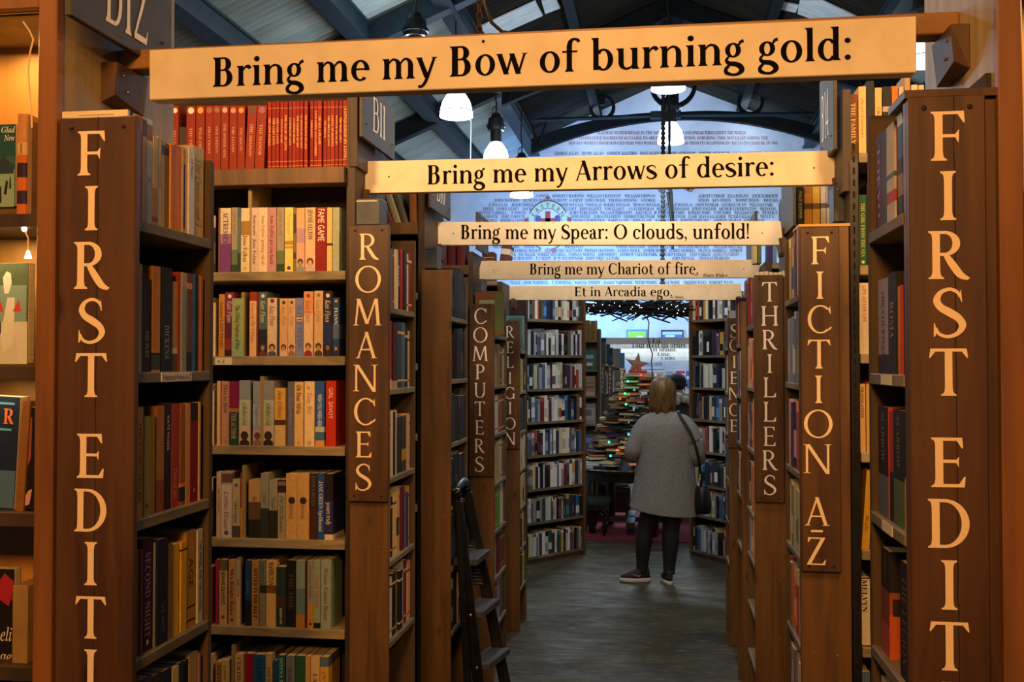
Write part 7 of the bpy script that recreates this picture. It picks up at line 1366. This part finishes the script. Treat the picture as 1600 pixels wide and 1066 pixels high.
# hair: bob reaching the collar, combed into locks
m = MB(); hx, hy, hz = wx - .02, wy + .015, 1.47; n = 48; B = []
prof = [(1.295, .080, .07), (1.32, .098, .085), (1.36, .106, .095), (1.41, .104, .105), (1.46, .103, .115), (1.50, .102, .116), (1.535, .088, .104), (1.56, .065, .08), (1.578, .035, .045), (1.585, .006, .008)]
for z, rx, ry in prof:
    B.append(len(m.V))
    for k in range(n):
        an = 2 * pi * k / n; lk = 1 + .06 * sin(9 * an + 2.2 * sin(z * 26)) * max(0, min(1, (1.53 - z) / .15)) + .022 * sin(25 * an + 9 * z)
        front = max(0, sin(an)) ; ry2 = ry * (1 - .55 * front * (1 if z < 1.50 else .0))
        m.V.append((hx + rx * lk * cos(an), hy - .02 + ry2 * lk * sin(an), z + (.02 * sin(7 * an + 1) if z < 1.32 else 0)))
for a, b in zip(B, B[1:]):
    for k in range(n): m.F.append((a + k, a + (k + 1) % n, b + (k + 1) % n, b + k)); m.C.append(m.c)
m.build('hair', HAIR, wr_, smooth=True)
face_on(wr_, hx, hy + .005, 1.455, 1.0, 1)
SOLE, UPPER = mat('white_sole', '#c9c2b4', .6), noisy('dark_trainer', '#15151a', '#22222a', (50, 50, 50), .7)
def shoe(p, ang, tagx):
    c, s = cos(ang), sin(ang)
    def tr(x, y, z): return (p.x + x * c - y * s, p.y + x * s + y * c, z)
    def shell(prof, nm, m_):
        m = MB(); n = 20; B = []
        for z, x0, x1, w_ in prof:
            B.append(len(m.V))
            for k in range(n):
                an = 2 * pi * k / n; ex = (x0 + x1) / 2 + (x1 - x0) / 2 * cos(an); nar = 1 - .22 * (cos(an) * .5 + .5) ** 3 if cos(an) > 0 else 1
                m.V.append(tr(ex, w_ * sin(an) * nar * (.85 if cos(an) < -.2 else 1), z))
        for a, b in zip(B, B[1:]):
            for k in range(n): m.F.append((a + k, a + (k + 1) % n, b + (k + 1) % n, b + k)); m.C.append(m.c)
        m.F.append(tuple(B[-1] + k for k in range(n))); m.C.append(m.c); m.F.append(tuple(B[0] + k for k in reversed(range(n)))); m.C.append(m.c)
        return m.build(nm, m_, wr_, smooth=True)
    so = shell([(.0, -.062, .165, .040), (.008, -.068, .175, .044), (.028, -.068, .176, .044), (.032, -.064, .170, .041)], 'shoe_sole', SOLE)
    up_ = shell([(.030, -.064, .170, .041), (.05, -.06, .160, .041), (.068, -.058, .12, .040), (.09, -.055, .06, .038), (.105, -.052, .045, .036)], 'shoe', UPPER)
    sw = MB()
    for sd in (-1, 1): sw.face([tr(.01, sd * .0425, .058), tr(.03, sd * .0425, .046), tr(.10, sd * .036, .068), tr(.035, sd * .0425, .056)])
    sw.build('shoe_flash', mat('shoe_flash', '#c98a90', .5), up_)
shoe(LF, radians(188), 0); shoe(RF, radians(105), 0)
# shoulder bag and strap
bagc = Vector((wx + .275, wy - .03, .655)); BAGM = noisy('black_bag', '#0b0b0d', '#151517', (30, 30, 30), .5)
bg = tag(empty('shoulder_bag', bagc), 'black shoulder bag hanging at the right hip of the grey coat', 'bag')
MB().loft([(bagc.x, bagc.y, bagc.z + z, rx, ry) for z, rx, ry in ((-.115, .055, .08), (-.11, .066, .10), (-.04, .07, .12), (.05, .062, .115), (.09, .045, .10), (.10, .02, .08))], 18).build('bag_body', BAGM, bg, smooth=True)
m = MB(); P = _cat([(bagc.x - .01, bagc.y - .05, bagc.z + .09), (wx + .262, wy - .10, .85), (wx + .235, wy - .145, 1.02), (wx + .185, wy - .13, 1.16), (wx + .115, wy - .085, 1.275), (wx + .10, wy, 1.31), (wx + .12, wy + .09, 1.25)], 5); m.tube(P, .011, 6); m.build('strap', BAGM, bg, smooth=True)
m = MB(); m.ball(bagc.x - .03, bagc.y - .08, bagc.z + .11, .012, 8); m.ball(bagc.x - .02, bagc.y - .09, bagc.z + .15, .008, 6); m.tube([(bagc.x - .03, bagc.y - .085, bagc.z + .10), (bagc.x - .015, bagc.y - .09, bagc.z + .19)], .005, 5); m.build('key_charm', mat('pale_charm', '#b8a89a', .4), bg)
# two people further in
def bystander(x, y, hz, label, coat, hat=None, fur=False, hairc='#1c1612'):
    r = tag(empty('person', (x, y, 0)), label, 'person', 'people browsing'); k = hz / 1.5
    J = [((x, y, .85 * k), (.13, .10)), ((x, y, 1.05 * k), (.13, .10)), ((x, y, 1.22 * k), (.10, .08)), ((x, y, 1.32 * k), .05), ((x, y + .01, 1.40 * k), (.07, .08)), ((x, y + .01, 1.49 * k), (.075, .09)), ((x - .09, y, .75 * k), .085), ((x - .1, y, .42 * k), .06), ((x - .1, y, .10), .04), ((x - .1, y + .12, .045), .035), ((x + .09, y, .75 * k), .085), ((x + .1, y, .42 * k), .06), ((x + .1, y, .10), .04), ((x + .1, y + .12, .045), .035),
         ((x - .16, y, 1.2 * k), .05), ((x - .23, y, .95 * k), .04), ((x - .16, y + .2, .9 * k), .033), ((x + .16, y, 1.2 * k), .05), ((x + .23, y, .95 * k), .04), ((x + .16, y + .2, .9 * k), .033)]
    E_ = [(0, 1), (1, 2), (2, 3), (3, 4), (4, 5), (0, 6), (6, 7), (7, 8), (8, 9), (0, 10), (10, 11), (11, 12), (12, 13), (2, 14), (14, 15), (15, 16), (2, 17), (17, 18), (18, 19)]
    skin_body('body', SKIN, r, J, E_, 1)
    m = MB(); m.loft([(x, y, z * k, rx, ry) for z, rx, ry in ((.62, .23, .17), (.8, .235, .175), (1.0, .235, .17), (1.15, .225, .15), (1.24, .18, .12), (1.29, .11, .09), (1.32, .08, .075))], 24); m.build('jacket', coat, r, smooth=True)
    for s in (-1, 1): m = MB(); m.tube([(x + s * .16, y, 1.2 * k), (x + s * .24, y, .97 * k), (x + s * .17, y + .2, .9 * k)], [.075, .07, .055], 12); m.build('sleeve', coat, r, smooth=True)
    for s in (-1, 1): m = MB(); m.tube([(x + s * .08, y, .8 * k), (x + s * .1, y, .42 * k), (x + s * .1, y, .06)], [.11, .08, .07], 12); m.build('trouser_leg', LEG, r, smooth=True)
    for s in (-1, 1):
        m = MB(); m.loft([(x + s * .1, y + .06, z, .048 * q, .14 * q) for z, q in ((0, .95), (.03, 1), (.06, .9), (.09, .6))], 14); m.build('shoe', UPPER, r, smooth=True)
    m = MB(); m.ball(x, y - .005, 1.485 * k, .108, 14, (.92, 1.02, .95)); m.build('woolly_hat' if hat else 'hair', hat or noisy('dark_hair' + label[:3], hairc, '#2a2019', (60, 60, 8), .5), r, smooth=True)
    if hat: m = MB(); m.tube([(x + .096 * cos(q * pi / 10), y + .103 * sin(q * pi / 10), 1.455 * k) for q in range(21)], .02, 8); m.build('hat_brim', hat, r, smooth=True)
    if fur:
        m = MB(); rr = random.Random(3)
        for q in range(70): an = rr.uniform(0, 2 * pi); m.ball(x + .03 + .145 * cos(an), y - .05 + .11 * sin(an), 1.30 * k + rr.uniform(-.045, .05), rr.uniform(.025, .045), 6)
        m.build('fur_hood', noisy('pale_fur', '#a8a494', '#ccc8b8', (60, 60, 60), .95), r, smooth=True)
    face_on(r, x, y + .01, 1.42 * k, 1.0, 1)
    return r
bystander(U(1058, 568, 11.4).x, 11.4, 1.49, 'person in dark woolly hat and fur hooded jacket behind the grey coat', noisy('dark_green_jacket', '#1a1c16', '#2a2c22', (20, 20, 20), .8), hat=noisy('dark_hat', '#10140f', '#1c211a', (60, 60, 60), .95), fur=True)
bystander(U(1023, 568, 12.4).x, 12.4, 1.47, 'person with dark hair almost hidden beyond the other two', noisy('navy_jacket', '#14161f', '#20242f', (20, 20, 20), .8))
# ------------------------------------------------------------------ the far books past the countable limit, as one mass
tag(MASS.build('far_books', BOOK, loc=(-.3, 9, 0)), 'close rows of many coloured books on the angled and far bookcases', 'books', kind='stuff')
